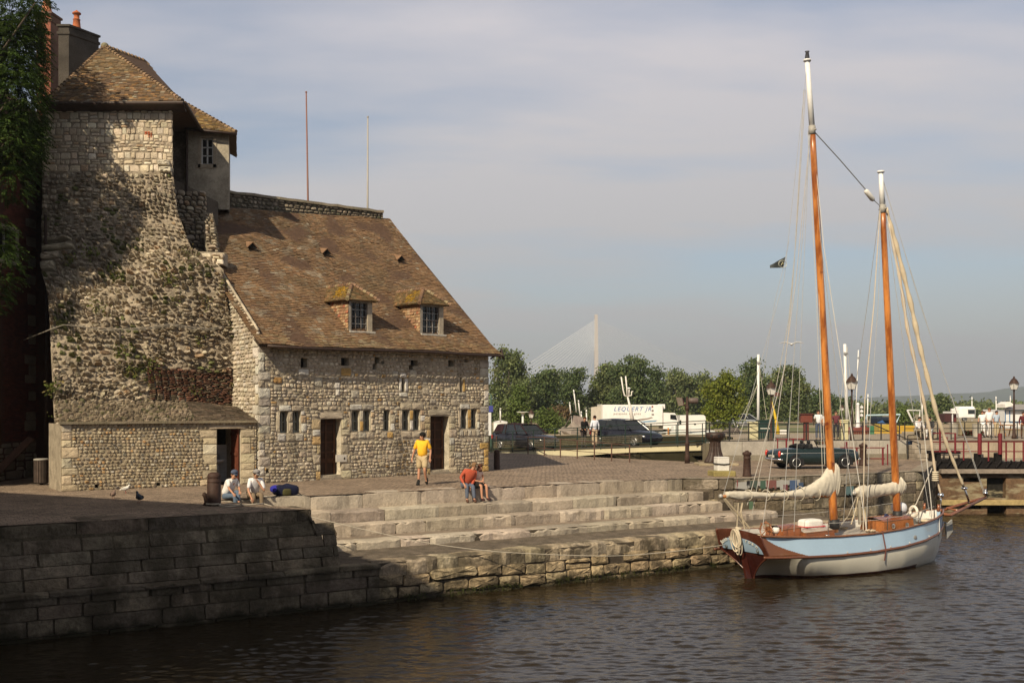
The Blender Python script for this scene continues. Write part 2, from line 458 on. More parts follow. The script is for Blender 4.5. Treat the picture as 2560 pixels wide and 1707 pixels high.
# ================================================================ water
m,nt,b=newmat('harbour_water')
b.inputs['Base Color'].default_value=(.020,.014,.007,1); b.inputs['Roughness'].default_value=.045; b.inputs['IOR'].default_value=1.33
b.inputs['Specular IOR Level'].default_value=.5
n2=noise_t(nt,1.0,3,.6,sx=(9,16,1)); bump(nt,b,n2,.35,.02); M['water']=m
rw_=np.random.RandomState(4)
def wave_field(X,Y):
    Z=np.zeros_like(X)
    for k in range(60):
        lam=.12*(1.0+rw_.rand()*.5)*2.0**(rw_.rand()**1.4*2.1); th=math.radians(92+rw_.randn()*24); kx,ky=math.cos(th)*2*math.pi/lam,math.sin(th)*2*math.pi/lam
        amp=.0017*(lam/.4)**.85; ph=rw_.rand()*6.28; md=1+.6*np.sin(X*rw_.rand()*.9+Y*rw_.rand()*.7+rw_.rand()*6)
        Z+=amp*md*np.sin(kx*X+ky*Y+ph+.9*np.sin(X*.8+rw_.rand()*6)+.6*np.sin(Y*1.1+rw_.rand()*6))
    return Z
def wsheet(x0,x1,y0,y1,dx,dy):
    nx,ny=int((x1-x0)/dx)+1,int((y1-y0)/dy)+1; xs_=np.linspace(x0,x1,nx); ys_=np.linspace(y0,y1,ny); X,Y=np.meshgrid(xs_,ys_); Z=WATER+wave_field(X,Y)
    e=np.minimum(np.minimum(X-x0,x1-X),np.minimum(Y-y0,y1-Y)); Z=WATER+(Z-WATER)*np.clip(e/.5,0,1)
    co_=np.stack([X,Y,Z],-1).reshape(-1,3).astype(np.float32); I=np.arange(nx*ny).reshape(ny,nx); F4=np.stack([I[:-1,:-1],I[:-1,1:],I[1:,1:],I[1:,:-1]],-1).reshape(-1,4)
    me=bpy.data.meshes.new('water'); me.vertices.add(len(co_)); me.vertices.foreach_set('co',co_.ravel()); nf=len(F4); me.loops.add(nf*4); me.loops.foreach_set('vertex_index',F4.ravel().astype(np.int32)); me.polygons.add(nf); me.polygons.foreach_set('loop_start',np.arange(0,nf*4,4,dtype=np.int32)); me.polygons.foreach_set('loop_total',np.full(nf,4,dtype=np.int32)); me.polygons.foreach_set('use_smooth',[True]*nf); me.update(); me.validate(); me.materials.append(M['water'])
    o=bpy.data.objects.new('water',me); COL.objects.link(o); struct(o)
wsheet(-13,30,19,56,.062,.042)
mb=MB()
for (x0,x1,y0,y1) in ((-90,-13,-30,72),(30,90,-30,72),(-13,30,-30,19),(-13,30,56,72)): mb.quad((x0,y0,WATER),(x1,y0,WATER),(x1,y1,WATER),(x0,y1,WATER))
struct(mb.build('water',M['water']))

# ================================================================ ground sheets
q=Vector((.844,.536,0)).normalized(); nq=Vector((q.y,-q.x,0)); Q0=Vector((-5.34,29.05,0))
def Q(s,m,z=0): return Q0+q*s-nq*m+Vector((0,0,z))     # s along the quay, m metres back from its edge

m,nt,b=newmat('cobbles')
tcg=nt.nodes.new('ShaderNodeTexCoord'); mpg=nt.nodes.new('ShaderNodeMapping'); mpg.inputs['Rotation'].default_value=(0,0,math.radians(-33)); nt.links.new(tcg.outputs['Object'],mpg.inputs[0])
wn=nt.nodes.new('ShaderNodeTexNoise'); wn.inputs['Scale'].default_value=1.3; wn.inputs['Detail'].default_value=4; nt.links.new(mpg.outputs[0],wn.inputs['Vector']); wv=nt.nodes.new('ShaderNodeVectorMath'); wv.operation='MULTIPLY_ADD'; nt.links.new(wn.outputs[1],wv.inputs[0]); wv.inputs[1].default_value=(.35,.35,0); nt.links.new(mpg.outputs[0],wv.inputs[2])
bt=nt.nodes.new('ShaderNodeTexBrick'); nt.links.new(wv.outputs[0],bt.inputs[0]); bt.inputs['Scale'].default_value=1; bt.inputs['Brick Width'].default_value=.21; bt.inputs['Row Height'].default_value=.15
bt.inputs['Mortar Size'].default_value=.016; bt.inputs['Mortar Smooth'].default_value=.6; bt.inputs['Color1'].default_value=(.345,.262,.195,1); bt.inputs['Color2'].default_value=(.265,.20,.15,1); bt.inputs['Mortar'].default_value=(.14,.105,.08,1)
big=noise_t(nt,.55,5,.65); f=ramp(nt,big,.3,.7,.72,1.2); sm=noise_t(nt,4.2,5,.7,sx=(1,1,1)); f2=ramp(nt,sm,.35,.65,.62,1.3)
mm=nt.nodes.new('ShaderNodeMath'); mm.operation='MULTIPLY'; nt.links.new(f,mm.inputs[0]); nt.links.new(f2,mm.inputs[1])
vm=nt.nodes.new('ShaderNodeVectorMath'); vm.operation='SCALE'; nt.links.new(bt.outputs[0],vm.inputs[0]); nt.links.new(mm.outputs[0],vm.inputs['Scale']); nt.links.new(vm.outputs[0],b.inputs['Base Color'])
b.inputs['Roughness'].default_value=.85; b.inputs['Specular IOR Level'].default_value=.25
hh=nt.nodes.new('ShaderNodeMath'); hh.operation='MULTIPLY_ADD'; nt.links.new(sm,hh.inputs[0]); hh.inputs[1].default_value=1.5; nt.links.new(bt.outputs['Fac'],hh.inputs[2])
inv=nt.nodes.new('ShaderNodeMath'); inv.operation='SUBTRACT'; nt.links.new(sm,inv.inputs[0]); nt.links.new(bt.outputs['Fac'],inv.inputs[1])
bump(nt,b,inv.outputs[0],.9,.05); M['cobble']=m
RW=[Vector((8.35,41.0,0)),G(2290,1178.2),G(2312,1179)]
E1a=Q(-1.46,4.06); E1b=Q(16.6,4.06)
plaza=[Q(-45,0),Q(0,0),Q(-.79,2.2),E1a,E1b,RW[0],RW[1],RW[2],Vector((23.5,60.0,0)),Vector((9.9,60,0)),Vector((9.2,53.3,0)),G(1764,1155.5),G(1560,1146),G(1359,1136),Vector((-2.5,66,0)),Vector((-45,66,0)),Vector((-60,40,0))]
# ground as a gently uneven fan of triangles is not needed: one flat sheet
mb=MB(); mb.poly(plaza,(1,1,1)); struct(mb.build('plaza',M['cobble']))
m,nt,b=newmat('far_ground'); 
b.inputs['Roughness'].default_value=.95; n1=noise_t(nt,.02,4); 
nt.links.new(mixc(nt,(.11,.12,.045),(.30,.23,.15),ramp(nt,n1,.42,.58)),b.inputs['Base Color']); M['far']=m
mb=MB(); mb.poly([(-6000,70,-.4),(6000,70,-.4),(6000,7300,-.4),(-6000,7300,-.4)])
mb.quad((-6000,70,-8),(6000,70,-8),(6000,70,-.4),(-6000,70,-.4)); struct(mb.build('ground',M['far']))
m,nt,b=newmat('sandy_yard'); b.inputs['Roughness'].default_value=.95; n1=noise_t(nt,.25,5,.7)
nt.links.new(mixc(nt,(.34,.26,.17),(.23,.18,.12),ramp(nt,n1,.4,.6)),b.inputs['Base Color']); M['sand']=m
mb=MB(); mb.poly([(-30,71,-.39),(60,71,-.39),(80,130,-.39),(-20,120,-.39)]); struct(mb.build('yard',M['sand']))

# ================================================================ quay stonework
PAL_Q=[(5,(.33,.27,.20)),(3,(.29,.24,.18)),(2,(.37,.305,.22)),(1,(.25,.21,.155))]
PAL_STEP=[(5,(.45,.385,.31)),(3,(.42,.36,.29)),(2,(.49,.42,.34)),(.6,(.37,.31,.25))]
def sweep(mb,s0,s1,mf,zt,h,depth,pal,lr=(.7,1.7),zend=0,rough=.022,r=rnd,mcurve=None,wear=.05,seg=.16):
    "row of long dressed blocks: worn tread, rounded nosing and riser of each block in one piece"
    s=s0
    while s<s1-.05:
        L=r.uniform(*lr)
        if s+L>s1-.3: L=s1-s
        a,b_=s+.007,s+L-.007; n=max(3,int(L/seg)); col=pick(pal,r)
        dm=r.uniform(-.012,.012); dz=r.uniform(-.008,.007); wr=r.uniform(.5,1.5)*wear
        rows=[]
        for i in range(n+1):
            x=a+(b_-a)*i/n; e=.022 if i in (0,n) else 0
            k=nz(x*2.3,mf*3+zt)*rough*1.6+nz(x*7,mf+zt*5)*rough
            mfx=mf+(mcurve(x) if mcurve else 0)
            zz=zt+zend*(x-s0)/(s1-s0)+dz+nz(x*1.3,zt+9)*.02
            nose=wr*(1+nz(x*4,zt*7)*1.2)
            prof=[(mfx+depth,zz),(mfx+nose*1.6+.02,zz-.004),(mfx+nose*.6+k*.4,zz-nose*.35),(mfx+k*.6,zz-nose),(mfx+k+.008*nz(x*9,1),zz-nose-(h-nose)*.35),(mfx+k+.012*nz(x*9,2),zz-nose-(h-nose)*.75),(mfx+.01+k*.7,zz-h)]
            if e: prof=[(pm_+e*1.2 if j>1 else pm_,pz-(e*.5 if j<5 else 0)) for j,(pm_,pz) in enumerate(prof)]
            rows.append([Q(x,dm+pm_,pz) for (pm_,pz) in prof])
        m_=len(rows[0]); vs=[p for rw in rows for p in rw]; fs=[];
        for i in range(n):
            for j in range(m_-1): fs.append((i*m_+j,i*m_+j+1,(i+1)*m_+j+1,(i+1)*m_+j))
        fs.append(tuple(range(m_))); fs.append(tuple(n*m_+j for j in range(m_-1,-1,-1)))
        mb.add(vs,fs,col); s+=L
# ---- stairs
E=[(4.06,0,.47),(3.32,-.45,.40),(2.66,-.80,.37),(1.47,-1.15,.36),(-.55,-1.48,.42)]
SEND=[16.6,17.0,17.35,19.0,20.5]
SBEG=[-1.46,-1.2,-.95,-.5,-.15]
stairs=thing('stairs','wide flight of worn grey stone steps down to the harbour water','stairs',Q(8,3,0))
for i,(mf,zt,h) in enumerate(E[:4]):
    mb=MB(); nxt=E[i-1][0] if i else mf+.75
    r=random.Random(40+i)
    sweep(mb,SBEG[i],SEND[i],mf,zt,h,min((nxt-mf)+.05,.55 if i in(2,3) else .8) if i else .75,PAL_STEP,(.9,2.3),r=r,rough=.02+.008*i,wear=.04+.012*i)
    # rough infill behind the edge stones
    if i: mb.quad(Q(SBEG[i],mf+.3,zt-.03),Q(SEND[i],mf+.3,zt-.03),Q(SEND[i],nxt+.1,zt-.012),Q(SBEG[i],nxt+.1,zt-.012),(.25,.20,.155))
    mb.build('step',M['step'],stairs)
mb=MB(); mb.box(0,1,0,1,0,1)
mb=MB()
for a,b_,c in ((-1.4,4.2,0),):
    pass
back=MB()   # solid core behind the steps
for i,(mf,zt,h) in enumerate(E):
    nxt=E[i-1][0] if i else mf+.2
    back.quad(Q(-2,mf+.05,zt-.04),Q(SEND[i]+.3,mf+.05,zt-.04),Q(SEND[i]+.3,mf+.05,WATER-1),Q(-2,mf+.05,WATER-1),(.10,.08,.06))
back.quad(Q(-2,-.5,-1.55),Q(21,-.5,-1.55),Q(21,4.2,-1.2),Q(-2,4.2,-1.2),(.16,.13,.10))
back.build('core',M['mortar'],stairs)
# ---- broken lower wall under the stairs
lw=thing('lower_wall','broken lower quay wall of loose pale blocks at the waterline','wall',Q(8,-.5,WATER))
mb=MB(); r=random.Random(5)
sweep(mb,1.6,SEND[4],-.55,-1.48,.42,.62,[(3,(.42,.34,.24)),(2,(.36,.29,.205)),(1,(.46,.38,.28))],(.45,1.25),r=r,rough=.06,wear=.1,zend=.09)
pl=Plane(Q(0,-.50,WATER-.25),q,(0,0,1))
mb.quad(Q(-.2,-.1,-1.52),Q(20.5,-.1,-1.52),Q(20.5,1.75,-1.47),Q(-.2,1.75,-1.47),(.27,.22,.165))
courses(mb,pl.map,1.6,20.5,0,1.0,(.30,.36),(.45,1.05),[(5,(.50,.385,.24)),(3,(.44,.34,.21)),(1,(.54,.43,.28)),(1,(.36,.28,.18))],gap=.022,proud=(.05,.13),rnde=7,jit=.07,wob=.05,skip=.045,split=.10,r=r,K=16,deep=.1)
mb.build('blocks',M['quaybase'],lw)
mb=MB(); a,b_=0,21; holed(mb,Plane(Q(0,-.36,WATER-1),q,(0,0,1)),0,21,0,1.2,[],(.05,.04,.03)); mb.build('backing',M['mortar'],lw)
# dark algae band just over the water
for o_ in (): pass
# ---- left quay wall
qw=thing('quay_wall','long quay wall of dressed blocks on the left, coloured dark for the shade','wall',Q(-8,0,WATER))
mb=MB(); r=random.Random(11)
PAL_Q=[(w_,tuple(x*.60 for x in c)) for w_,c in PAL_Q]  # block colours darkened to stand in for the shade on this wall
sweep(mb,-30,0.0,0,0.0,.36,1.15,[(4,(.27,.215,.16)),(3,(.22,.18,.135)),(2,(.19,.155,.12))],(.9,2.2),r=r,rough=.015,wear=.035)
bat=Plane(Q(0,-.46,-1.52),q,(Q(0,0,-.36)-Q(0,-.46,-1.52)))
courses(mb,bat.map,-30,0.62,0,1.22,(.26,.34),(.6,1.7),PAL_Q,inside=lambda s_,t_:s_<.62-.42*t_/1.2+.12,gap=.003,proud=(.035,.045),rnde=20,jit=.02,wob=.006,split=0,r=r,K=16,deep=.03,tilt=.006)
# ledge
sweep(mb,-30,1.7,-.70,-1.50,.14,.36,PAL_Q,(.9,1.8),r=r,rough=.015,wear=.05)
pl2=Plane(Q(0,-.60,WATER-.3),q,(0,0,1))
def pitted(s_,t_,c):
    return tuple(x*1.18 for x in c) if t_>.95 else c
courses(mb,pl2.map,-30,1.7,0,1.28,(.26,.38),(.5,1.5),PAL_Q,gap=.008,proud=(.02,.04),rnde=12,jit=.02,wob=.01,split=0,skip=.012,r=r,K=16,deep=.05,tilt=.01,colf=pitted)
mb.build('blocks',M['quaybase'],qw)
mb=MB()
bb=(.12,.10,.07)
mb.quad(Q(-46,.03,-.3),Q(.05,.0,-.3),Q(.5,-.42,-1.52),Q(-46,-.42,-1.52),bb); mb.quad(Q(-46,-.41,-1.52),Q(1.7,-.41,-1.52),Q(1.7,-.57,-1.54),Q(-46,-.57,-1.54),bb)
mb.quad(Q(-46,-.57,-1.54),Q(1.7,-.57,-1.54),Q(1.7,-.57,-5),Q(-46,-.57,-5),bb)
mb.build('backing',M['mortar'],qw)
# end face of the raised left quay, stepping down beside the stairs
mb=MB(); r=random.Random(21)
def endmap(S,T,D):
    out=[]
    for s_,t_,d_ in zip(S,T,D):
        m_=s_; z=-t_
        base=Vector(Q(0,0))+(Q(-1.46,4.06)-Q(0,0))*(m_/4.06)
        out.append(base+q*(-.10+.42*t_/1.5+d_)+nq*(.40*t_/1.5*(1-m_/4.06))+Vector((0,0,z)))
    return np.array([list(p) for p in out])
for (t0,t1) in ((0,.36),(.36,.66),(.66,.98),(.98,1.30),(1.30,1.56)):
    s_=0.0
    while s_<4.0:
        L=r.uniform(.6,1.1); 
        if s_+L>3.8: L=4.06-s_
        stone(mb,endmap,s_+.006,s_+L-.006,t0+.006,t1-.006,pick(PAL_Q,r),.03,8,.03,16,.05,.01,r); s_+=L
endb=[endmap([0],[0],[-.03])[0],endmap([4.06],[0],[-.03])[0],endmap([4.06],[1.6],[-.03])[0],endmap([0],[1.6],[-.03])[0]]
mb.quad(*endb,(.1,.085,.065))
mb.quad(Q(-.3,0,-.01),endmap([0],[0],[.0])[0],endmap([4.06],[0],[.0])[0],Q(-1.9,4.06,-.01),(.32,.26,.2))
mb.build('end_face',M['ashlar'],qw)

# ---- right quay wall behind the ketch
def wall_run(name,label,A,B,zt,zb,pal,r,hr=(.38,.46),wr=(.6,1.2),skip=.02,coping=True,mat='ashlar',extra=None,rn=10,jit=.03,pr=(.02,.045)):
    A=Vector(A);B=Vector(B); d=(B-A); L=d.length; d.normalize()
    pl=Plane(Vector((A.x,A.y,zb)),d,(0,0,1)); mb=MB(); 
    top=zt-zb-(.40 if coping else 0)
    courses(mb,pl.map,0,L,0,top,hr,wr,pal,gap=.012,proud=pr,rnde=rn,jit=jit,wob=.02,split=.08,skip=skip,r=r,K=16,deep=.08,tilt=.02)
    if coping: courses(mb,pl.map,0,L,top,zt-zb-.01,(.39,.39),(.7,1.5),[(3,(.34,.29,.23)),(2,(.27,.23,.18))],gap=.012,proud=(.03,.06),rnde=9,jit=.02,wob=0,split=0,r=r,K=16,deep=.08,tilt=.01)
    o=thing(name,label,'wall',(A+B)/2+Vector((0,0,zb)))
    mb.build('blocks',M['quaybase'],o)
    bk=MB(); bk.prism([pl.at(0,-1,-.04),pl.at(L,-1,-.04),pl.at(L,zt-zb-.02,-.04),pl.at(0,zt-zb-.02,-.04)],pl.n*-.4,(.13,.105,.075))
    if coping: bk.quad(pl.at(0,zt-zb+.004,.03),pl.at(L,zt-zb+.004,.03),pl.at(L,zt-zb+.004,-.5),pl.at(0,zt-zb+.004,-.5),(.34,.29,.225))
    bk.build('backing',M['mortar'],o)
    return o,pl,L
PAL_R=[(4,(.33,.265,.175)),(3,(.26,.21,.15)),(2,(.37,.31,.22)),(1,(.18,.145,.11))]
rw,rpl,rL=wall_run('quay_wall','sunlit quay wall of brown blocks behind the ketch with paint daubs',RW[0],RW[1],0,WATER-.3,PAL_R,random.Random(31),skip=.01)
wall_run('quay_wall','short return wall at the right end of the steps',E1b,RW[0],0,WATER-.3,PAL_R,random.Random(32))
ee=RW[1]+(RW[2]-RW[1]); wall_run('quay_wall','rounded corner of the quay beside the lock gate',RW[1],Vector((RW[2].x+.05,RW[2].y+.35,0)),0,WATER-.3,PAL_R,random.Random(33))
wall_run('lock_wall','lock side wall running back from the quay corner',Vector((RW[2].x+.05,RW[2].y+.35,0)),Vector((22.6,57.4,0)),0,WATER-.3,PAL_R,random.Random(34))
# paint daubs (flat paint on the wall's coping): pixel rectangles on the wall plane
pd=MB()
def daub(u0,u1,v0,v1,col,lift=.085):
    a,t0=rpl.st(u0,v1); b_,t1=rpl.st(u1,v0)
    n=7; pts=[]
    for i in range(n+1): pts.append(rpl.at(a+(b_-a)*i/n,t1+.015*nz(i*3.3,u0),lift))
    for i in range(n+1): pts.append(rpl.at(b_+(a-b_)*i/n+.05*nz(i*5.1,u0),t0+.22*nz(i*2.7,u1+3),lift))
    g_=sum(col)/3; pd.poly(pts,tuple((x*.6+g_*.4)*.72 for x in col))
for u0,u1,v0,v1,c in ((1836,1996,1198,1221,(.62,.60,.54)),(1838,1841,1199,1216,(.45,.06,.04)),(1863,1871,1201,1214,(.03,.03,.035)),(1872,1890,1200,1218,(.10,.16,.12)),(1897,1910,1200,1220,(.08,.22,.13)),(1912,1937,1199,1221,(.42,.10,.07)),(1945,1955,1198,1222,(.65,.62,.56)),(1954,1965,1210,1225,(.33,.05,.07)),(1970,1988,1199,1226,(.05,.16,.42)),(1992,2004,1205,1222,(.05,.13,.32)),(2110,2130,1214,1236,(.10,.26,.28)),(1868,1878,1252,1284,(.12,.28,.12))):
    daub(u0,u1,v0,v1,c,.085+.0015*len(pd.f))
pd.build('paint_daub',M['plain'],rw)

# ================================================================ upper street, concrete retaining wall, steps
ZS=.93
st=MB(); poly=[(9.75,54.6),(9.6,53.6),(19.2,56.4),(21.5,56.6),(21.9,58.6),(60,60),(60,75),(-40,75),(-40,66.6),(-1.0,66.6),(9.9,62)]
street_pts=[Vector((9.7,54.3,ZS)),Vector((20.5,56.6,ZS)),Vector((23.0,57.4,ZS)),Vector((60,60.5,ZS)),Vector((60,71.5,ZS)),Vector((13.5,71.5,ZS)),Vector((12.6,60.5,ZS))]
st.poly(street_pts,(.30,.25,.20)); M['concrete']=vmat('concrete',.9,.25,1.2,18,.4,.01,stain=(.8,.58,(.12,.1,.08),(2,2,.3),.6))
struct(st.build('street',M['concrete']))
cw=MB(); A=Vector((9.7,54.3,0)); B=Vector((20.5,56.6,0)); d=(B-A); L=d.length; d.normalize(); cpl=Plane(A,d,(0,0,1))
x=0
while x<L-.1:
    w_=min(1.9,L-x); cw.bbox(x+.01,x+w_-.01,-.2,0,.25,ZS+.02,.01,jc((.40,.36,.31),.06),M=frame_M(A,d,(0,0,1))@Matrix.Rotation(math.radians(-90),4,'X')@Matrix.Identity(4)) if False else None
    p=[cpl.at(x+.012,.28,.03),cpl.at(x+w_-.012,.28,.03),cpl.at(x+w_-.012,ZS+.03,.03),cpl.at(x+.012,ZS+.03,.03)]
    cw.prism(p,cpl.n*-.25,jc((.42,.385,.335),.05)); x+=w_
cw.prism([cpl.at(0,-.3,.12),cpl.at(L,-.3,.12),cpl.at(L,.28,.12),cpl.at(0,.28,.12)],cpl.n*-.4,(.25,.22,.17))
o=cw.build('retaining_wall',M['concrete']); tag(o,'pale grey concrete retaining wall behind the green roadster','wall')
# abutment of the road bridge and far channel bank
ab=MB(); ab.prism([(9.35,53.4,-4),(9.72,53.7,-4),(9.72,53.7,ZS-.03),(9.35,53.4,ZS-.03)],(3.0,6.0,0),(.27,.23,.15)); tag(ab.build('abutment',M['concrete']),'stained stone abutment under the right end of the cream bridge','abutment')
bk=MB(); bk.prism([G(1764,1155.5)+Vector((0,0,-.004)),G(1560,1146)+Vector((0,0,-.004)),G(1359,1136)+Vector((0,0,-.004)),Vector((-2.5,66,-.004)),Vector((-2.6,65.7,-.004)),G(1359,1137.2)+Vector((0,0,-.004)),G(1560,1147.5)+Vector((0,0,-.004)),G(1764,1157.2)+Vector((0,0,-.004))],(0,0,-4),(.3,.27,.22))
tag(bk.build('channel_wall',M['concrete']),'pale stone edge of the lock channel below the bridge','wall')
fb=MB(); fb.quad((-5,70.5,-4),(13.4,66,-4),(13.4,66,ZS-.05),(-5,70.5,ZS-.05),(.030,.026,.013)); fb.quad((-5,70.5,ZS-.05),(13.4,66,ZS-.05),(13.4,72,ZS-.05),(-5,72,ZS-.05),(.34,.27,.18)); tag(fb.build('channel_wall',M['concrete']),'mossy far wall of the channel behind the bridge, darkened to show shade','wall')  # wall colour near black, standing in for the shade under the deck
# steps from street to quay, far right of the retaining wall
ss=thing('stairs','short concrete steps beside the black handrail behind the masts','stairs',(21,56.4,0))
for k in range(4):
    z1=ZS-.21*(k+1)+.01; a=MB(); a.bbox(20.55,23.4+.25*k,55.9-.38*k,56.75,z1-.2,z1,.015,(.36,.31,.25)); a.build('step',M['concrete'],ss)

# weed hanging on the lower wall just over the water
lf=MB(); r=random.Random(91)
for _ in range(900):
    s_=r.uniform(1.7,20.3); 
    if nz(s_*.8,3)<-.05: continue
    z=-2.38-abs(r.gauss(0,.12)); 
    if z<-2.6: continue
    p=Q(s_,-.62-r.uniform(0,.05),z); d_=Vector((r.gauss(0,.3),r.gauss(0,.2),-1)).normalized()*r.uniform(.04,.12); e_=q*r.uniform(.008,.02)
    lf.quad(p-e_,p+e_,p+d_+e_*.6,p+d_-e_*.6,jc((.055,.06,.018),.35,r))
o=lf.build('waterline_weed',M['leaf'],lw); o['kind']='stuff'
# ================================================================ stone house (gable towards the left)
HD=Vector((.743,.669,0)).normalized(); HB=Vector((-HD.y,HD.x,0))   # along the facade / back into the house
HO=Vector((-9.0,38.65,0)); HL=10.75
fac=Plane(HO,HD,(0,0,1))
house=thing('stone_house','long rubble stone house with steep brown tile roof and two roof windows','house',HO)
def ST(u0,u1,v0,v1,pl=fac):
    um,vm=(u0+u1)/2,(v0+v1)/2
    a=pl.st(u0,vm)[0]; b=pl.st(u1,vm)[0]; t1=pl.st(um,v0)[1]; t0=pl.st(um,v1)[1]; return (a,b,t0,t1)
WIN=[ST(*x) for x in ((699.5,719.7,1027.7,1082),(732,751,1027,1081),(879.5,898,1025.8,1078),(907.8,925.8,1025,1077.5),(958,974.4,1024.5,1077),(1005,1023,1024.5,1075.6),(1032.4,1049.6,1024,1075),(1152,1168,1022.8,1071.4),(1177,1191.4,1022.5,1071))]
DOOR=[ST(800.6,852,1047,1187),ST(1075.5,1122,1040,1174)]
SLIT=[ST(1004,1009.7,944.4,979.4),ST(1149.5,1155,943,980)]
HOLE=[ST(*x) for x in ((751,768,893,919),(852,872,894,914),(936,948,893,908),(931,941,908,924),(952,960,900,910),(1026,1044,900,915),(1022,1032,912,924),(1120,1134,900,916),(1160,1168,897,906),(664,673,1013,1024),(664,672,1171,1181),(1206,1214,1004,1012))]
holes=[(*w_,.26) for w_ in WIN]+[(*d_,.36) for d_ in DOOR]+[(*s_,.4) for s_ in SLIT]+[(*h_,.3) for h_ in HOLE]
FH=5.15
mb=MB(); holed(mb,fac,0,HL,-.15,FH,holes,(.43,.37,.285),off=.018,rc=(.58,.52,.41))  # reveals coloured brighter than the wall so the jambs look sunlit
# gable ends and back of the house, so it is a closed volume
RUN=7.6; ZR=11.57
mb.poly([fac.at(HL,-.1,0),fac.at(HL,-.1,-RUN*1.9),fac.at(HL,FH,-RUN*1.9),fac.at(HL,ZR-.1,-RUN),fac.at(HL,FH,0)],(.36,.30,.22))
mb.poly([fac.at(0,-.1,0),fac.at(0,FH,0),fac.at(0,FH+3.4*.83,-3.4),fac.at(0,FH+1.5,-RUN*1.5),fac.at(0,-.1,-RUN*1.9)],(.40,.34,.26)); mb.quad(fac.at(0,FH-1,-3.4),fac.at(0,FH+3.4*.83-.1,-3.4),fac.at(1.85,ZR-.7,-RUN),fac.at(1.85,FH,-RUN),(.2,.17,.13))
mb.quad(fac.at(0,-.1,-RUN*1.9),fac.at(0,FH,-RUN*1.9),fac.at(HL,FH,-RUN*1.9),fac.at(HL,-.1,-RUN*1.9),(.36,.3,.22))
mb.build('wall',M['mortar'],house)
PAL_H=[(6,(.56,.485,.375)),(4,(.50,.425,.32)),(2.5,(.62,.56,.46)),(1.2,(.42,.345,.25)),(.5,(.46,.30,.14)),(.6,(.36,.31,.25))]
PAL_W=[(3,(.62,.58,.50)),(2,(.54,.49,.41)),(1,(.48,.41,.30))]
mb=MB(); r=random.Random(101)
def facade_tone(s_,t_,c):  # streaks, a brown strip, darker courses at the top and bottom
    k=1.0
    st_=nz(s_*1.7,t_*.35,6)
    if st_>.22: c=tuple(x*(1-.9*(st_-.22)) for x in c)
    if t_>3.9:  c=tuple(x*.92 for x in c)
    if abs(s_-6.35)<.28+.1*nz(t_*2) and t_<4.0 and r.random()<.75: c=(.30,.22,.13) if r.random()<.7 else (.2,.165,.12)
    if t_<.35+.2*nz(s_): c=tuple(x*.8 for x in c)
    return c
BIG=[]   # explicit dressed stones (s0,s1,t0,t1,colour)
def lint(u0,u1,v0,v1,n,cols):
    a,b_,c,d_=ST(u0,u1,v0,v1)
    for i in range(n): BIG.append((a+(b_-a)*i/n,a+(b_-a)*(i+1)/n,c,d_,cols[i%len(cols)]))
W_=(.66,.63,.57); Tn=(.50,.43,.33); Gy=(.47,.43,.36); Oc=(.50,.33,.13)
lint(696.5,758.6,1012,1027,2,[W_,Tn]); lint(796.5,857,1029,1046.5,1,[Tn]); lint(873,934,1010,1024.5,2,[W_,Gy]); lint(999.6,1057.5,1006.5,1023.5,2,[Tn,Tn]); lint(1069,1126,1023,1039.5,1,[Tn]); lint(1148,1199,1009,1022.5,2,[W_,Tn])
lint(692,758.6,1082.8,1102,3,[W_,Tn,Gy]); lint(874.5,933.6,1079.5,1096.5,3,[Tn,Gy,Tn]); lint(952,982,1079,1095,2,[Tn,Oc]); lint(1002,1054.5,1077.5,1094,2,[Tn,Tn]); lint(1147,1199,1073,1090,5,[Gy,Tn])
lint(851,877,919,940,1,[Oc]); lint(682,705,942,958,1,[(.40,.24,.1)]); lint(744,772,922,938,1,[W_]); lint(835,849,956,972,1,[W_]); lint(838,848,972,990,1,[W_])
# slit surrounds
lint(998,1015,932,943.5,1,[W_]); lint(1010.5,1019,945,980,1,[W_]); lint(996,1003,945,980,1,[W_]); lint(996,1018,980.5,992,1,[W_])
lint(1155.5,1162,946,981,1,[Oc]); lint(1142,1149,944,980,1,[Tn]); lint(1141,1164,981,989,1,[Gy])
# mullion stones between paired windows
for (a,b_) in ((0,1),(2,3),(5,6),(7,8)):
    s0,s1=WIN[a][1],WIN[b_][0]; t0,t1=WIN[a][2],WIN[a][3]; c=[Tn,Oc,W_,(.42,.27,.11)][(a//2)%4]
    BIG.append((s0+.01,s1-.01,t0,(t0+t1)/2,c)); BIG.append((s0+.01,s1-.01,(t0+t1)/2,t1,[Tn,Gy,Oc,Oc][(a//2)%4]))
# door jambs
for di,d_ in enumerate(DOOR):
    t=0.0; i=0
    while t<d_[3]-.05:
        h=r.uniform(.22,.42); h=min(h,d_[3]-t)
        wl=r.uniform(.16,.42); wr_=r.uniform(.2,.45)
        BIG.append((d_[0]-wl,d_[0]-.005,t,t+h,pick([(2,(.52,.42,.27)),(2,Tn),(1,W_),(1,(.5,.36,.18))],r)))
        BIG.append((d_[1]+.005,d_[1]+wr_,t,t+h,pick([(2,(.60,.52,.38)),(2,Tn),(1,W_)],r))); t+=h
for w_ in (WIN[0],WIN[2],WIN[5],WIN[7]): BIG.append((w_[0]-.17,w_[0]-.01,w_[2],w_[3],Tn))
for w_ in (WIN[1],WIN[3],WIN[4],WIN[6],WIN[8]):
    t=w_[2]
    while t<w_[3]-.02:
        h=min(r.uniform(.2,.35),w_[3]-t); BIG.append((w_[1]+.01,w_[1]+r.uniform(.13,.26),t,t+h,pick([(2,Tn),(1,W_),(1,(.5,.38,.26))],r))); t+=h
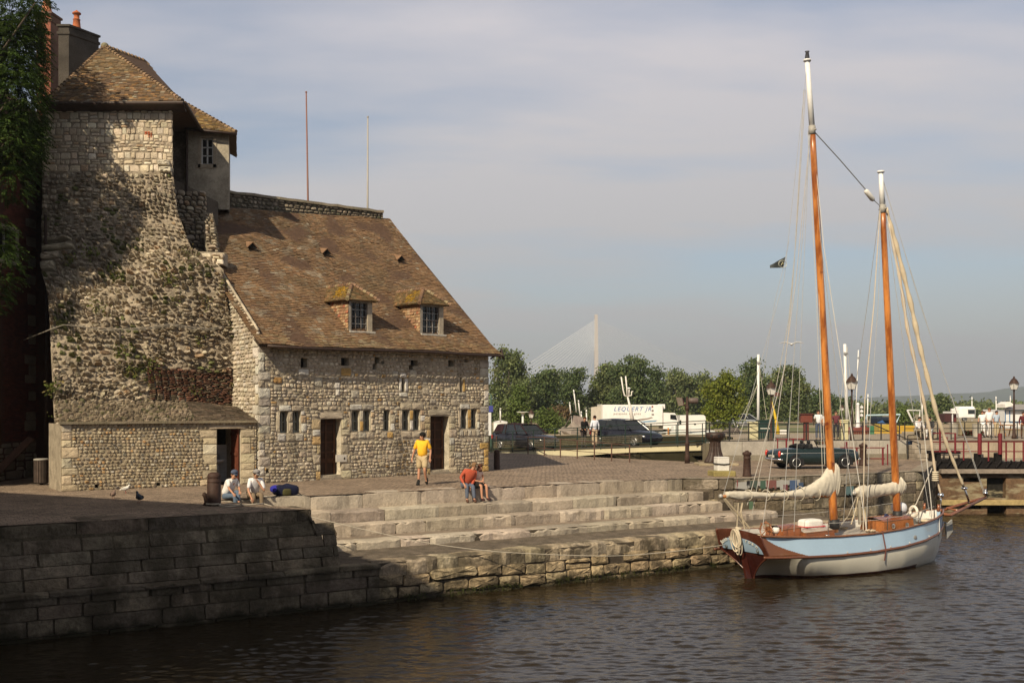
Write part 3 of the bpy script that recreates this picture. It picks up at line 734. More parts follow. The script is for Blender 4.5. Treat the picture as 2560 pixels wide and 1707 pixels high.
# quoins at both corners
t=0.0
while t<FH-.1:
    h=r.uniform(.24,.40); h=min(h,FH-t)
    BIG.append((-.02,r.choice([.22,.45]),t,t+h,pick(PAL_W,r)))
    BIG.append((HL-r.choice([.25,.48]),HL+.02,t,t+h,(.55,.37,.14) if t<1.1 else pick(PAL_W,r))); t+=h
# scattered large dressed stones
for _ in range(46):
    a=r.uniform(.4,HL-.8); t=r.uniform(.1,3.9); w_=r.uniform(.25,.42); h=r.uniform(.2,.32)
    if all(a+w_<x[0]-.02 or a>x[1]+.02 or t+h<x[2]-.02 or t>x[3]+.02 for x in BIG+[hh[:4] for hh in holes]): BIG.append((a,a+w_,t,t+h,pick([(3,Tn),(2,Gy),(1,W_),(1,(.45,.36,.22))],r)))
for (a,b_,c,d_,col) in BIG: stone(mb,fac.map,a+.008,b_-.008,c+.008,d_-.008,jc(col,.08,r),.055,7,.03,16,.05,.012,r)
excl=[(x[0],x[1],x[2],x[3]) for x in BIG]+[(x[0],x[1],x[2],x[3]) for x in holes]
courses(mb,fac.map,0,HL,-.12,FH,(.10,.19),(.11,.27),PAL_H,holes=excl,gap=.008,proud=(.03,.062),rnde=3.6,jit=.12,wob=.03,skip=.012,split=.15,r=r,colf=facade_tone,K=11)
mb.build('stonework',M['stone'],house)
# left gable (lit) and its quoins
gab=Plane(HO+HB*6.6,-HB,(0,0,1)); GL=6.6   # s runs from the back towards the front corner
mb=MB(); r=random.Random(102)
slope=(ZR-FH)/RUN
ingab=lambda s_,t_: t_< FH+.25+(GL-s_)*slope-.1
quo=[];t=0
while t<FH-.1:
    h=min(r.uniform(.24,.40),FH-t); quo.append((GL-r.choice([.2,.38]),GL+.03,t,t+h)); t+=h
for x in quo: stone(mb,gab.map,x[0]+.008,x[1]-.008,x[2]+.008,x[3]-.008,pick(PAL_W,r),.05,7,.03,16,.05,.01,r)
courses(mb,gab.map,2.0,GL,1.2,8.3,(.11,.2),(.13,.3),[(4,(.58,.50,.39)),(3,(.52,.44,.34)),(2,(.64,.58,.49)),(1,(.40,.35,.28))],holes=quo,inside=ingab,gap=.012,proud=(.02,.06),r=r,K=10)
mb.build('gable_stonework',M['stone'],house)
mb=MB()   # lime fillet along the rake
for i in range(8):
    a=fac.at(-.02,FH+.28+slope*(i*.4),-(i*.4)); b_=fac.at(-.02,FH+.28+slope*((i+1)*.4),-((i+1)*.4))
    mb.tube([a,b_],[.05+.012*nz(i),.05+.012*nz(i+1)],6,(.55,.47,.36))
mb.build('verge',M['stone'],house,smooth=True)
# ---- roof
def roofp(s,b): return fac.at(s,FH+.02+slope*b,-b)
OV=.45; RSL=slope
el=HO+fac.n*OV; 
def RP(s,b,dz=0): return HO+HD*s+HB*b+Vector((0,0,FH+.06+slope*b+dz))
rows=[]
for j,b in enumerate((-OV,.3,2.5,5.0,RUN)):
    row=[]
    for i in range(7):
        sb=(-.22,-.22,-.22,.72,1.85)[j]; s=sb+(HL+.33-sb)*i/6
        dz=-.28 if False else 0
        dz+= (-.10*math.sin(math.pi*min(max(b/RUN,0),1))) -.06*math.sin(i*1.3+j)*(.5 if 0<i<6 else .2)
        if j==4: dz+=-.55*(1-i/6)
        if j==0: dz+=.10
        row.append(RP(s,b,dz))
    rows.append(row)
roof=Patch(rows)
LICH=(.42,.37,.30)
def tcol(s_,t_):
    n=nz(s_*.55,t_*.55,3); n2=nz(s_*1.7,t_*1.7,8); k=rnd.random()
    c=pick([(5,(.265,.175,.108)),(4,(.235,.155,.098)),(2.5,(.295,.185,.108)),(1.5,(.27,.205,.145)),(1.2,(.20,.145,.10))])
    if n>.12: c=tuple(a*.7+b*.3 for a,b in zip(c,(.31,.18,.10)))
    if n2+k*.5>.55 and s_<5.5: c=tuple(a*.5+b*.5 for a,b in zip(c,(.36,.32,.26)))
    if k>.985: c=LICH
    mo=nz(s_*.35+4,t_*.8,1)
    if mo>.3: c=tuple(a*.75+b*.25 for a,b in zip(c,(.15,.12,.07)))
    c=(c[0]*.90,c[1]*.88,c[2]*.83)
    if t_<.7 and k>.6 : c=tuple(a*.6+b*.4 for a,b in zip(c,(.33,.26,.14)))
    return c
RL,RH=roof.L,roof.H
mb=MB(); tiles(mb,roof.map,RL,RH,tcol,tw=.165,th=.112,thick=.026,sag=.05)
ro=mb.build('roof',M['tile'],house)
mb=MB()
for i in range(6):
    for j in range(4): mb.quad(rows[j][i],rows[j][i+1],rows[j+1][i+1],rows[j+1][i],(.1,.06,.04))
for i in range(6):   # eave soffit / fascia
    a,b_=rows[0][i],rows[0][i+1]; mb.quad(a-Vector((0,0,.02)),b_-Vector((0,0,.02)),b_-Vector((0,0,.09))+HB*.05,a-Vector((0,0,.09))+HB*.05,(.05,.035,.025)); mb.quad(a-Vector((0,0,.09))+HB*.05,b_-Vector((0,0,.09))+HB*.05,fac.at(-.22+(HL+.55)*(i+1)/6,FH-.03,0),fac.at(-.22+(HL+.55)*i/6,FH-.03,0),(.07,.05,.035))
mb.quad(RP(HL+.33,-OV),RP(HL+.33,RUN),RP(HL+.33,RUN)-Vector((0,0,.22)),RP(HL+.33,-OV)-Vector((0,0,.15)),(.09,.06,.04))
mb.quad(RP(1.9,RUN,-.6),RP(HL+.3,RUN),RP(HL+.3,RUN*1.95)-Vector((0,0,2*slope*RUN*.95)),RP(1.9,RUN*1.95)-Vector((0,0,2*slope*RUN*.95)),(.2,.12,.08))
mb.build('roof_deck',M['wood'],house)
mb=MB(); gp=[rows[0][i]+fac.n*.05-Vector((0,0,.07)) for i in range(7)]; 
mb.tube([gp[0]+HD*.3]+gp[1:]+[gp[6]+HD*.05,gp[6]+HD*.12-Vector((0,0,.12))],.05,8,(.03,.025,.022))
dn=P(1251,886,46.9); mb.tube([gp[6]+HD*.05,P(1254,873,46.3),P(1249,883,46.6),P(1226,897,46.5)],.04,8); mb.build('gutter',M['iron'],house,smooth=True)
# ---- dormers
def dormer(uvwin,roofpts,lab,seed):
    r=random.Random(seed)
    # foot of the dormer front on the roof plane
    d=Vector(((uvwin[0]-CX)/F,1,(HZ-uvwin[3])/F)); C=Vector((0,0,CAMZ)); nn=(HD.cross(HB+Vector((0,0,slope)))).normalized()
    p0=RP(0,0); k=(p0-C).dot(nn)/d.dot(nn); foot=C+d*k
    b0=(foot-HO).dot(HB); s0=(foot-HO).dot(HD)
    dp=Plane(HO+HD*s0+HB*(b0)+Vector((0,0,foot.z)),HD,(0,0,1))
    a0,_=dp.st(uvwin[0],uvwin[3]); W,_=dp.st(uvwin[1],uvwin[3]); _,Hh=dp.st(uvwin[0],uvwin[2])
    root=mbE=bpy.data.objects.new('dormer',None); COL.objects.link(root); root.parent=house; root.matrix_parent_inverse=house.matrix_basis.inverted(); root.location=foot
    root.matrix_basis=Matrix.Translation(foot)
    inv=house.matrix_basis.inverted()
    def pb(m_,name,mat,smooth=False):
        o=m_.build(name,mat,None,smooth); o.parent=root; o.matrix_parent_inverse=root.matrix_basis.inverted()@Matrix.Identity(4); return o
    dpth=lambda h:(h)/slope
    # body
    m_=MB(); 
    fl0,fl1,fr0,fr1=dp.at(0,-.12),dp.at(0,Hh),dp.at(W,-.12),dp.at(W,Hh)
    bl,br=dp.at(0,Hh,-dpth(Hh)-.1),dp.at(W,Hh,-dpth(Hh)-.1)
    m_.poly([fl0,fl1,bl],(.25,.14,.08)); m_.poly([fr0,br,fr1],(.25,.14,.08))
    m_.quad(dp.at(0,-.12,-.5),dp.at(W,-.12,-.5),dp.at(W,Hh,-.5),dp.at(0,Hh,-.5),(.015,.012,.01)); pb(m_,'cheek',M['wood'])
    m_=MB(); cp=Plane(dp.at(0,0,-dpth(Hh)-.1)+HD*(-.012),-HB,(0,0,1)); CLn=dpth(Hh)+.1
    def dcol(s_,t_): return pick([(3,(.36,.225,.125)),(3,(.31,.18,.105)),(2,(.41,.29,.175)),(1,(.33,.13,.075))],r)
    tiles(m_,cp.map,CLn,Hh,dcol,tw=.16,th=.115,thick=.03,inside=lambda s_,t_:t_>(CLn-s_)*slope*1.0-.1,r=r,sag=.01); pb(m_,'cheek_tiles',M['tile'])
    # frame, bars, glass
    m_=MB(); g=(.30,.27,.235)
    def bar(s_0,s_1,t_0,t_1,d0,d1,c=g,mm=None): (mm or m_).prism([dp.at(s_0,t_0,d0),dp.at(s_1,t_0,d0),dp.at(s_1,t_1,d0),dp.at(s_0,t_1,d0)],dp.n*(d1-d0),c)
    bar(0,.10,0,Hh,-.12,.02,g); bar(W-.22,W,0,Hh,-.12,.02,(.42,.36,.28)); bar(.10,W-.22,Hh-.14,Hh,-.12,.01,g); bar(0,W+.1,-.06,.012,-.1,.10,(.5,.47,.42)); pb(m_,'window_frame',M['wood'])
    m_=MB(); c=(.36,.35,.34)
    x0,x1=.10,W-.22
    for i in range(4): x=x0+(x1-x0)*i/3; bar(x-.014,x+.014,.02,Hh-.14,-.10,-.06,c)
    for j in range(5): t=.03+(Hh-.17)*j/4; bar(x0,x1,t-.014,t+.014,-.105,-.065,c)
    pb(m_,'casement',M['wood'])
    m_=MB(); bar(x0,x1,.02,Hh-.14,-.16,-.13,(1,1,1)); pb(m_,'pane',M['glass'])
    m_=MB()
    for i in range(5): x=x0+.02+(x1-x0+.1)*i/4; m_.tube([dp.at(x,.02,-.02),dp.at(x,Hh*.9,-.02)],.011,6)
    for j in range(3): m_.tube([dp.at(x0,.15+j*.4,-.02),dp.at(x1+.1,.15+j*.4,-.02)],.009,6)
    pb(m_,'window_grille',M['iron'])
    # hipped roof
    hr=.62; xm=W*.5; o_=.22; oh=.22
    E0,E1_=dp.at(-o_,Hh-.06,oh),dp.at(W+o_,Hh-.06,oh)
    B0=dp.at(-o_,Hh-.06,-dpth(Hh)-.15); B1=dp.at(W+o_,Hh-.06,-dpth(Hh)-.15)
    R1=dp.at(xm-.05,Hh+hr,-.52); R2=dp.at(xm-.05,Hh+hr,-dpth(Hh+hr)-.1)
    m_=MB(); m_.poly([E0,E1_,R1],(.1,.07,.04)); m_.poly([B0,E0,R1,R2],(.1,.07,.04)); m_.poly([E1_,B1,R2,R1],(.1,.07,.04)); m_.poly([E0,B0,B1,E1_],(.04,.03,.02)); pb(m_,'dormer_deck',M['wood'])
    m_=MB()
    def och(a,t):
        c=pick([(3,(.24,.16,.08)),(2,(.20,.15,.08)),(1,(.30,.18,.09))],r)
        return c
    Lr=(B0-E0).length
    def left(a,t):
        k=nz(a*1.2+seed,t*1.2)+.35*(a>Lr*.45)+.1
        if k>.32 and t>.12 and a>Lr*.42: return pick([(3,(.40,.24,.03)),(2,(.33,.21,.045)),(2,(.26,.18,.07))],r)
        return och(a,t)
    pL=Patch([[B0,E0],[R2,R1]]); tiles(m_,pL.map,pL.L,pL.H,left,tw=.15,th=.10,thick=.03,r=r,sag=.03)
    pF=Patch([[E0,E1_],[R1,R1+HD*.02]]); 
    tiles(m_,pF.map,pF.L,pF.H,och,tw=.15,th=.10,thick=.03,r=r,sag=.02)
    pR=Patch([[E1_,B1],[R1,R2]]); tiles(m_,pR.map,pR.L,pR.H,och,tw=.15,th=.10,thick=.03,r=r,sag=.02)
    # hip and ridge tiles
    for (a,b_) in ((E0,R1),(E1_,R1),(R1,R2)):
        n=int((b_-a).length/.16)
        for i in range(n):
            p=a.lerp(b_,i/n)+Vector((0,0,.02)); q_=a.lerp(b_,(i+1.25)/n)+Vector((0,0,.0)); m_.tube([p,q_],[.085,.06],8,pick([(2,(.26,.16,.1)),(1,(.34,.27,.16)),(1,(.2,.13,.09))],r))
    pb(m_,'dormer_roof',M['tile'])
dormer((872,930,746,827),None,'',61)
dormer((1051,1108,756,834),None,'',62)
# small triangular roof vents
for (u,v) in ((628,621),(814,636),(1000,652)):
    C=Vector((0,0,CAMZ)); d=Vector(((u-CX)/F,1,(HZ-v)/F)); nn=(HD.cross(HB+Vector((0,0,slope)))).normalized(); p=C+d*((RP(0,0)-C).dot(nn)/d.dot(nn)); p+=Vector((0,0,.0))
    m_=MB(); a,b_,t=p-HD*.26,p+HD*.26,p+Vector((0,0,.24)); bk_=p+HB*.45+Vector((0,0,.33)); f=fac.n*.12
    m_.poly([a+f,t+f,bk_],(.25,.15,.09)); m_.poly([t+f,b_+f,bk_],(.24,.15,.09)); m_.poly([a+f,b_+f,t+f],(.006,.005,.004)); m_.tube([a+f,t+f,b_+f],.03,6,(.25,.15,.09))
    m_.build('roof_vent',M['tile'],house)
# ---- windows and doors
for i,w_ in enumerate(WIN):
    a,b_,c,d_=w_; m_=MB(); g=(.20,.215,.20); dd=-.17
    for (p,q_,x,y) in ((a,a+.05,c,d_),(b_-.05,b_,c,d_),(a+.05,b_-.05,c,c+.06),(a+.05,b_-.05,d_-.05,d_),((a+b_)/2-.02,(a+b_)/2+.02,c+.06,d_-.05),(a+.05,b_-.05,(c+d_)/2-.015,(c+d_)/2+.015)):
        m_.prism([fac.at(p,x,dd),fac.at(q_,x,dd),fac.at(q_,y,dd),fac.at(p,y,dd)],fac.n*-.05,g)
    wo=m_.build('window',M['plain'],house)
    m_=MB(); m_.quad(fac.at(a+.04,c+.04,dd-.03),fac.at(b_-.04,c+.04,dd-.03),fac.at(b_-.04,d_-.04,dd-.03),fac.at(a+.04,d_-.04,dd-.03)); po=m_.build('pane',M['glass']); po.parent=wo; po.matrix_parent_inverse=wo.matrix_world.inverted()
for i,(a,b_,c,d_) in enumerate(DOOR):
    m_=MB(); w2=(b_-a); dd=-.30; br=(.085,.040,.022)
    x1=a+w2*.92
    m_.prism([fac.at(a,0.02,dd),fac.at(x1,0.02,dd),fac.at(x1,d_,dd),fac.at(a,d_,dd)],fac.n*-.05,(.05,.026,.016))
    for (p,q_) in ((0,.09),(.42,.5),(.83,.92)): m_.prism([fac.at(a+w2*p,.02,dd),fac.at(a+w2*q_,.02,dd),fac.at(a+w2*q_,d_,dd),fac.at(a+w2*p,d_,dd)],fac.n*.03,br)
    for t in (.02,.62,.98,1.36,1.74,2.05): m_.prism([fac.at(a,t,dd),fac.at(x1,t,dd),fac.at(x1,t+.06+(.1 if t in(.02,.62) else 0),dd),fac.at(a,t+.06+(.1 if t in(.02,.62) else 0),dd)],fac.n*.026,br)
    m_.prism([fac.at(a+.02,.1,dd+.005),fac.at(a+w2*.4,.1,dd+.005),fac.at(a+w2*.4,.6,dd+.005),fac.at(a+.02,.6,dd+.005)],fac.n*.012,(.055,.03,.018))
    do=m_.build('door',M['wood'],house)
    m_=MB(); m_.ell(fac.at(a+w2*.78,1.05,dd+.07),(.03,.03,.03)); ho_=m_.build('handle',M['iron']); ho_.parent=do
    m_=MB(); m_.prism([fac.at(a-.02,-.1,.06),fac.at(b_+.02,-.1,.06),fac.at(b_+.02,.09,.06),fac.at(a-.02,.09,.06)],fac.n*-.5,(.33,.28,.22)); m_.build('doorstep',M['cutstone'],house)
m_=MB(); sa,sb,sc_,sd_=ST(838,864,1136,1154); m_.prism([fac.at(sa,sc_,.03),fac.at(sb,sc_,.03),fac.at(sb,sd_,.03),fac.at(sa,sd_,.03)],fac.n*.045,(.66,.62,.55)); m_.prism([fac.at(sb-.13,sc_+.08,.076),fac.at(sb-.07,sc_+.08,.076),fac.at(sb-.07,sd_-.1,.076),fac.at(sb-.13,sd_-.1,.076)],fac.n*.004,(.05,.04,.03)); m_.build('letter_plate',M['cutstone'],house)
# ---- parapet wall on the ridge
par=thing('parapet','old stone parapet wall running along the ridge behind the tiled roof','parapet',RP(5,RUN))
mb=MB(); r=random.Random(111)
A0=P(545,528,46.4); A1=P(958,550,51.35)
dv=(A1-A0); dv.z=0; LP=dv.length; pp=Plane(Vector((A0.x,A0.y,0)),dv,(0,0,1))
zb=lambda s_: 10.72+(11.42-10.72)*s_/LP; zt=lambda s_: 11.98+ .05*nz(s_*2) - .03*s_/LP
pbl=[[Vector(pp.at(LP*i/8,zb(LP*i/8)-.25)) for i in range(9)],[Vector(pp.at(LP*i/8,zt(LP*i/8)-.1)) for i in range(9)]]
pt=Patch(pbl)
courses(mb,pt.map,0,pt.L,0,pt.H-.02,(.12,.2),(.16,.34),[(4,(.26,.22,.165)),(3,(.20,.17,.13)),(1,(.36,.31,.24)),(1,(.15,.15,.10))],gap=.015,proud=(.03,.06),r=r,K=10)
for i in range(20):
    a,b_=LP*i/20,LP*(i+1)/20; mb.prism([pp.at(a,zt(a)-.12,.10),pp.at(b_-.01,zt(b_)-.12,.10),pp.at(b_-.01,zt(b_),.07),pp.at(a,zt(a),.07)],pp.n*-.6,jc((.22,.19,.14),.15,r))
mb.build('stonework',M['stone'],par)
mb=MB(); mb.prism([pp.at(0,9.5,-.02),pp.at(LP,10.5,-.02),pp.at(LP,zt(LP)-.1,-.02),pp.at(0,zt(0)-.1,-.02)],pp.n*-.5,(.14,.12,.09)); mb.build('core',M['mortar'],par)
mb=MB(); mb.tube([pp.at(x,zb(x)-.14+.02*nz(x*2),.15) for x in np.linspace(-.3,LP+.05,16)],.05,6,(.42,.40,.38)); mb.build('flashing',M['cutstone'],par,smooth=True)
# two flagpoles
for (u0,v0,u1,v1,Y,lab,c) in ((765.5,231,770,505,50.5,'tall rust red bare flagpole behind the parapet, left one',(.22,.10,.07)),(919.5,293,919,523,52,'shorter pale grey flagpole near the right end of the parapet',(.36,.33,.29))):
    m_=MB(); a,b_=P(u1,v1,Y),P(u0,v0,Y); b_.y=Y; base=Vector((a.x,a.y,a.z-1.2)); m_.tube([base,a,b_],[.05,.045,.03],8,c); m_.ell(b_,(.05,.05,.05),8,5,c)
    o=m_.build('flagpole',M['plain'],None,True); tag(o,lab,'flagpole')

# ================================================================ low outbuilding at the foot of the tower
LO_=Vector((-14.5,35.0,0)); LE=Vector((-9.07,38.60,0)); LD=(LE-LO_).normalized(); LLn=(LE-LO_).length
lp=Plane(LO_,LD,(0,0,1)); LBk=Vector((-LD.y,LD.x,0))
lean=thing('outbuilding','low flint walled outbuilding with open doorway at the foot of the tower','outbuilding',LO_)
ldoor=ST(542,602,1072,1216,lp); ldoor=(ldoor[0],ldoor[1],0.0,ldoor[3]); LH=2.17
lh=[(*ldoor,1.6),(*ST(237,247,1210,1219,lp),.2),(*ST(391,401,1206,1214,lp),.2)]
mb=MB(); holed(mb,lp,0,LLn,-.1,LH,lh,(.42,.35,.25),off=.015,rc=(.55,.48,.37)); mb.quad(lp.at(0,-.1,0),lp.at(0,LH,0),lp.at(0,LH,-2),lp.at(0,-.1,-2),(.4,.34,.26)); mb.build('wall',M['mortar'],lean)
mb=MB(); r=random.Random(121); B2=[]
t=0.0
while t<LH-.06:
    h=min(r.uniform(.2,.36),LH-t); B2.append((0.0,r.choice([.32,.52]),t,t+h)); B2.append((ldoor[0]-r.choice([.28,.5,.62]),ldoor[0],t,t+h)); B2.append((ldoor[1],ldoor[1]+r.choice([.35,.5]),t,t+h)); t+=h
B2=[x for x in B2 if not (x[2]>=ldoor[3]-.05 and x[0]>2)]
B2.append((ldoor[0]-.35,ldoor[1]+.25,ldoor[3]+.003,ldoor[3]+.12))
for x in B2: stone(mb,lp.map,x[0]+.006,x[1]-.006,x[2]+.006,x[3]-.006,pick([(3,(.62,.52,.36)),(2,(.56,.47,.34)),(1,(.66,.59,.46))],r),.045,12,.02,16,.04,.008,r)
courses(mb,lp.map,0.02,LLn,-.08,LH,(.085,.13),(.09,.18),[(4,(.48,.40,.28)),(3,(.40,.33,.23)),(2,(.56,.49,.37)),(1.2,(.46,.29,.14)),(1.2,(.27,.245,.21)),(1,(.58,.54,.46))],holes=B2+[x[:4] for x in lh],gap=.014,proud=(.03,.06),rnde=2.5,jit=.12,wob=.02,split=.03,r=r,K=10)
mb.build('stonework',M['stone'],lean)
mb=MB()  # eave slab
x=0
while x<LLn:
    w_=r.uniform(.3,.6); b_=min(x+w_,LLn+.05); mb.prism([lp.at(x-.05,LH-.01,.14),lp.at(b_-.055,LH-.01,.14),lp.at(b_-.055,LH+.07,.13),lp.at(x-.05,LH+.07,.13)],lp.n*-.3,jc((.24,.20,.14),.15,r)); x+=w_
mb.build('eave_slab',M['stone'],lean)
# weathered slope of the lean-to, running back up to the tower
mb=MB(); r=random.Random(127); fr0=[lp.at(LLn*i/4+(.0 if i else -.05),LH+.05,.06) for i in range(5)]; bk0=[P(u,v,Y) for u,v,Y in ((138,1003,36.55),(255,1004,37.3),(378,1002,38.3),(505,1006,39.2),(625,1018,40.1))]
lr=Patch([fr0,bk0]); mb.add([p-Vector((0,0,.02)) for p in fr0+bk0],[(i,i+1,i+6,i+5) for i in range(4)],(.20,.17,.125))
courses(mb,lr.map,0,lr.L*.66,0,lr.H,(.08,.14),(.10,.26),[(4,(.25,.20,.14)),(3,(.19,.15,.105)),(2,(.33,.27,.20)),(1,(.14,.13,.07))],gap=.012,proud=(.02,.11),rnde=3,jit=.18,wob=.05,split=.1,skip=.03,r=r,K=9)
tiles(mb,lambda S,T,D: lr.map(np.asarray(S)+lr.L*.66,T,D),lr.L*.34,lr.H,lambda a,t:pick([(3,(.20,.155,.115)),(2,(.16,.13,.095)),(1,(.24,.18,.13))],r),tw=.16,th=.10,thick=.03,r=r,sag=.03)
mb.build('roof',M['stone'],lean)
# inside of the doorway: tiled wall, hand basin, open door leaf
mb=MB(); mb.quad(lp.at(ldoor[0]+.01,.0,-1.5),lp.at(ldoor[1]+.8,.0,-1.5),lp.at(ldoor[1]+.8,1.35,-1.5),lp.at(ldoor[0]+.01,1.35,-1.5),(.55,.55,.53)); 
for k in range(8): mb.quad(lp.at(ldoor[0],.17*k,-1.49),lp.at(ldoor[1]+.5,.17*k,-1.49),lp.at(ldoor[1]+.5,.17*k+.006,-1.49),lp.at(ldoor[0],.17*k+.006,-1.49),(.2,.2,.2))
mb.build('inner_wall',M['plain'],lean)
mb=MB(); bc=lp.at((ldoor[0]+ldoor[1])/2,.78,-1.2); mb.lathe([(.05,-.12),(.12,-.1),(.22,-.02),(.25,.05),(.23,.05),(.18,0)],bc,14,(.6,.6,.58)); mb.tube([bc+Vector((0,0,-.1)),bc+Vector((0,0,-.5))],.04,8,(.5,.5,.48)); mb.tube([bc+Vector((.0,.2,.05)),bc+Vector((0,.2,.2)),bc+Vector((0,.08,.2))],.015,6,(.3,.3,.3)); mb.build('basin',M['plain'],lean,True)
mb=MB(); 
for k in range(6): 
    a=.08+k*.115; mb.prism([lp.at(ldoor[1]-.05,.02,-a),lp.at(ldoor[1]-.05,.02,-a-.105),lp.at(ldoor[1]-.05,ldoor[3]-.03,-a-.105),lp.at(ldoor[1]-.05,ldoor[3]-.03,-a)],lp.u*-.035,jc((.16,.05,.028),.15,r))
for t in (.3,1.0,1.7): mb.prism([lp.at(ldoor[1]-.085,t,-.1),lp.at(ldoor[1]-.085,t,-.75),lp.at(ldoor[1]-.085,t+.1,-.75),lp.at(ldoor[1]-.085,t+.1,-.1)],lp.u*-.03,(.13,.045,.026))
mb.build('door',M['wood'],lean)

# ================================================================ tower with the ruined rubble mass below it
tower=thing('stone_tower','tall ruined stone tower with pyramid tile roof and shaggy rubble base','tower',(-15,40,0))
YT=41.0
CP=[ # rows bottom -> top, columns left -> right : (u,v,Y)
 [(136,1072,36.3),(260,1070,37.2),(390,1066,38.3),(520,1064,39.4),(645,1060,41.0)],
 [(132,980,36.9),(250,985,37.6),(380,960,38.7),(500,975,39.6),(622,990,40.4)],
 [(128,900,37.6),(240,900,38.1),(370,905,38.8),(490,905,39.5),(600,890,40.2)],
 [(124,800,38.5),(235,800,38.7),(350,800,39.0),(470,800,39.6),(576,800,40.1)],
 [(118,730,39.2),(220,730,39.3),(340,730,39.5),(460,730,39.8),(566,735,40.2)],
 [(104,680,39.9),(210,670,39.9),(330,670,39.9),(450,668,40.0),(558,672,40.3)],
 [(104,610,40.4),(200,600,40.4),(310,600,40.4),(400,610,40.4),(478,622,40.6)],
 [(105,530,40.8),(200,520,40.8),(300,520,40.8),(380,520,40.8),(444,530,40.9)],
 [(106,430,41.0),(200,430,41.0),(290,430,41.0),(370,430,41.0),(432,430,41.0)],
 [(106,250,41.0),(200,250,41.0),(290,250,41.0),(370,250,41.0),(431,250,41.0)]]
rowsT=[[P(*c) for c in rr] for rr in CP]
tw=Patch(rowsT)
mb=MB(); r=random.Random(131)
# measured split: height of row 8 (v=430)
tU=tw.tk[8]*tw.H; tM=tw.tk[6]*tw.H; tB=tw.tk[1]*tw.H
PAL_T=[(4,(.66,.56,.42)),(3,(.57,.47,.345)),(2,(.72,.64,.51)),(.5,(.52,.38,.25))]
PAL_RB=[(4,(.43,.365,.275)),(3,(.36,.30,.225)),(2,(.53,.46,.36)),(1.2,(.30,.26,.20)),(.4,(.42,.30,.19))]
def mossy(s_,t_,c):
    n=nz(s_*.9,t_*.9,5)
    if n>.28 and r.random()<.5: c=(.16,.17,.07)
    k=nz(s_*.5,t_*.5,2); return tuple(x*(1+.5*k) for x in c)
# brick patch & brick bits
LT=tw.L
def inv_uv(u,v):
    best=None
    for a in np.linspace(0,1,41):
        pass
    return None
SS,TT=np.meshgrid(np.linspace(0,1,70),np.linspace(0,1,160)); GP=tw._p(SS.ravel(),TT.ravel())
GU=CX+GP[:,0]/GP[:,1]*F; GV=HZ-(GP[:,2]-CAMZ)/GP[:,1]*F
def uv2st(u,v):
    i=int(np.argmin((GU-u)**2+(GV-v)**2)); return SS.ravel()[i]*tw.L,TT.ravel()[i]*tw.H
BR=[]
def patchrect(u0,u1,v0,v1):
    a,b_=uv2st(u0,v1),uv2st(u1,v0); return (a[0],b_[0],a[1],b_[1])
bp=patchrect(372,575,916,1000); b2=patchrect(360,382,330,345)
corb=[patchrect(90,185,592,612),patchrect(100,190,612,632),patchrect(100,150,632,655),patchrect(104,138,655,682),patchrect(392,428,398,418),patchrect(396,432,418,436)]
courses(mb,tw.map,bp[0],bp[1],bp[2],bp[3],(.062,.07),(.2,.24),[(3,(.19,.095,.065)),(2,(.16,.09,.06)),(1.5,(.15,.12,.08)),(.5,(.30,.23,.17))],gap=.008,proud=(.10,.12),rnde=8,jit=.03,split=0,r=r,K=8,wob=.02)
courses(mb,tw.map,b2[0],b2[1],b2[2],b2[3],(.055,.06),(.13,.17),[(2,(.55,.16,.07)),(1,(.6,.4,.28))],gap=.01,proud=(.045,.055),rnde=8,jit=.03,split=0,r=r,K=8)
for i,c in enumerate(corb): stone(mb,tw.map,c[0],c[1],c[2]+.01,c[3]-.01,jc((.44,.38,.28) if i<4 else (.62,.56,.45),.08,r),.24 if i<4 else .2,6,.04,16,.1,.01,r)
# put-log hole
hl=patchrect(228,238,428,438)
ex=[bp,b2]+corb+[hl]
courses(mb,tw.map,0,tw.L,tU,tw.H-.04,(.11,.27),(.13,.5),PAL_T,holes=ex,gap=.006,proud=(.03,.055),rnde=6,jit=.07,wob=.05,split=.2,r=r,K=12)
courses(mb,tw.map,0,tw.L,tM,tU,(.13,.24),(.14,.36),PAL_RB,holes=ex,gap=.02,proud=(.05,.13),rnde=3,jit=.16,wob=.08,split=.25,skip=.03,r=r,K=11,colf=mossy,tilt=.05,deep=.08)
courses(mb,tw.map,0,tw.L,0,tM,(.09,.21),(.10,.32),PAL_RB,holes=ex,gap=.016,proud=(.05,.22),rnde=2.4,jit=.24,wob=.18,split=.3,skip=.04,r=r,K=10,colf=mossy,tilt=.09,deep=.1)
mb.build('stonework',M['stone'],tower)
mb=MB()
ns,ntt=60,110
Sg=np.linspace(0,tw.L,ns); Tg=np.linspace(0,tw.H,ntt)
vs=[];fs=[]
for t in Tg:
    amp=.012 if t>tU else .10
    D=np.array([(.012 if t>tU else -.0)+(.08 if (bp[0]-.1<s_<bp[1]+.1 and bp[2]-.05<t<bp[3]+.05) else 1)*amp*nz(s_*1.5,t*1.5,4)+amp*.8*nz(s_*5,t*5,9) for s_ in Sg]); vs+=tw.map(Sg,np.full(ns,t),D).tolist()
for j in range(ntt-1):
    for i in range(ns-1): fs.append((j*ns+i,j*ns+i+1,(j+1)*ns+i+1,(j+1)*ns+i))
mb.add(vs,fs,(.36,.30,.225))
# flanks going back
for col_,sgn in ((0,1),(-1,-1)):
    pts=[rr[col_] for rr in rowsT]
    for a,b_ in zip(pts[:-1],pts[1:]):
        bk_=lambda p:Vector((p.x*47/p.y+(-.5 if sgn>0 else -1.6),47,p.z)) if col_==-1 else Vector((p.x-1.2,47,p.z))
        A_,B_=bk_(a),bk_(b_)
        mb.quad(a,b_,B_,A_,(.24,.20,.15))
mb.build('wall',M['mortar'],tower)
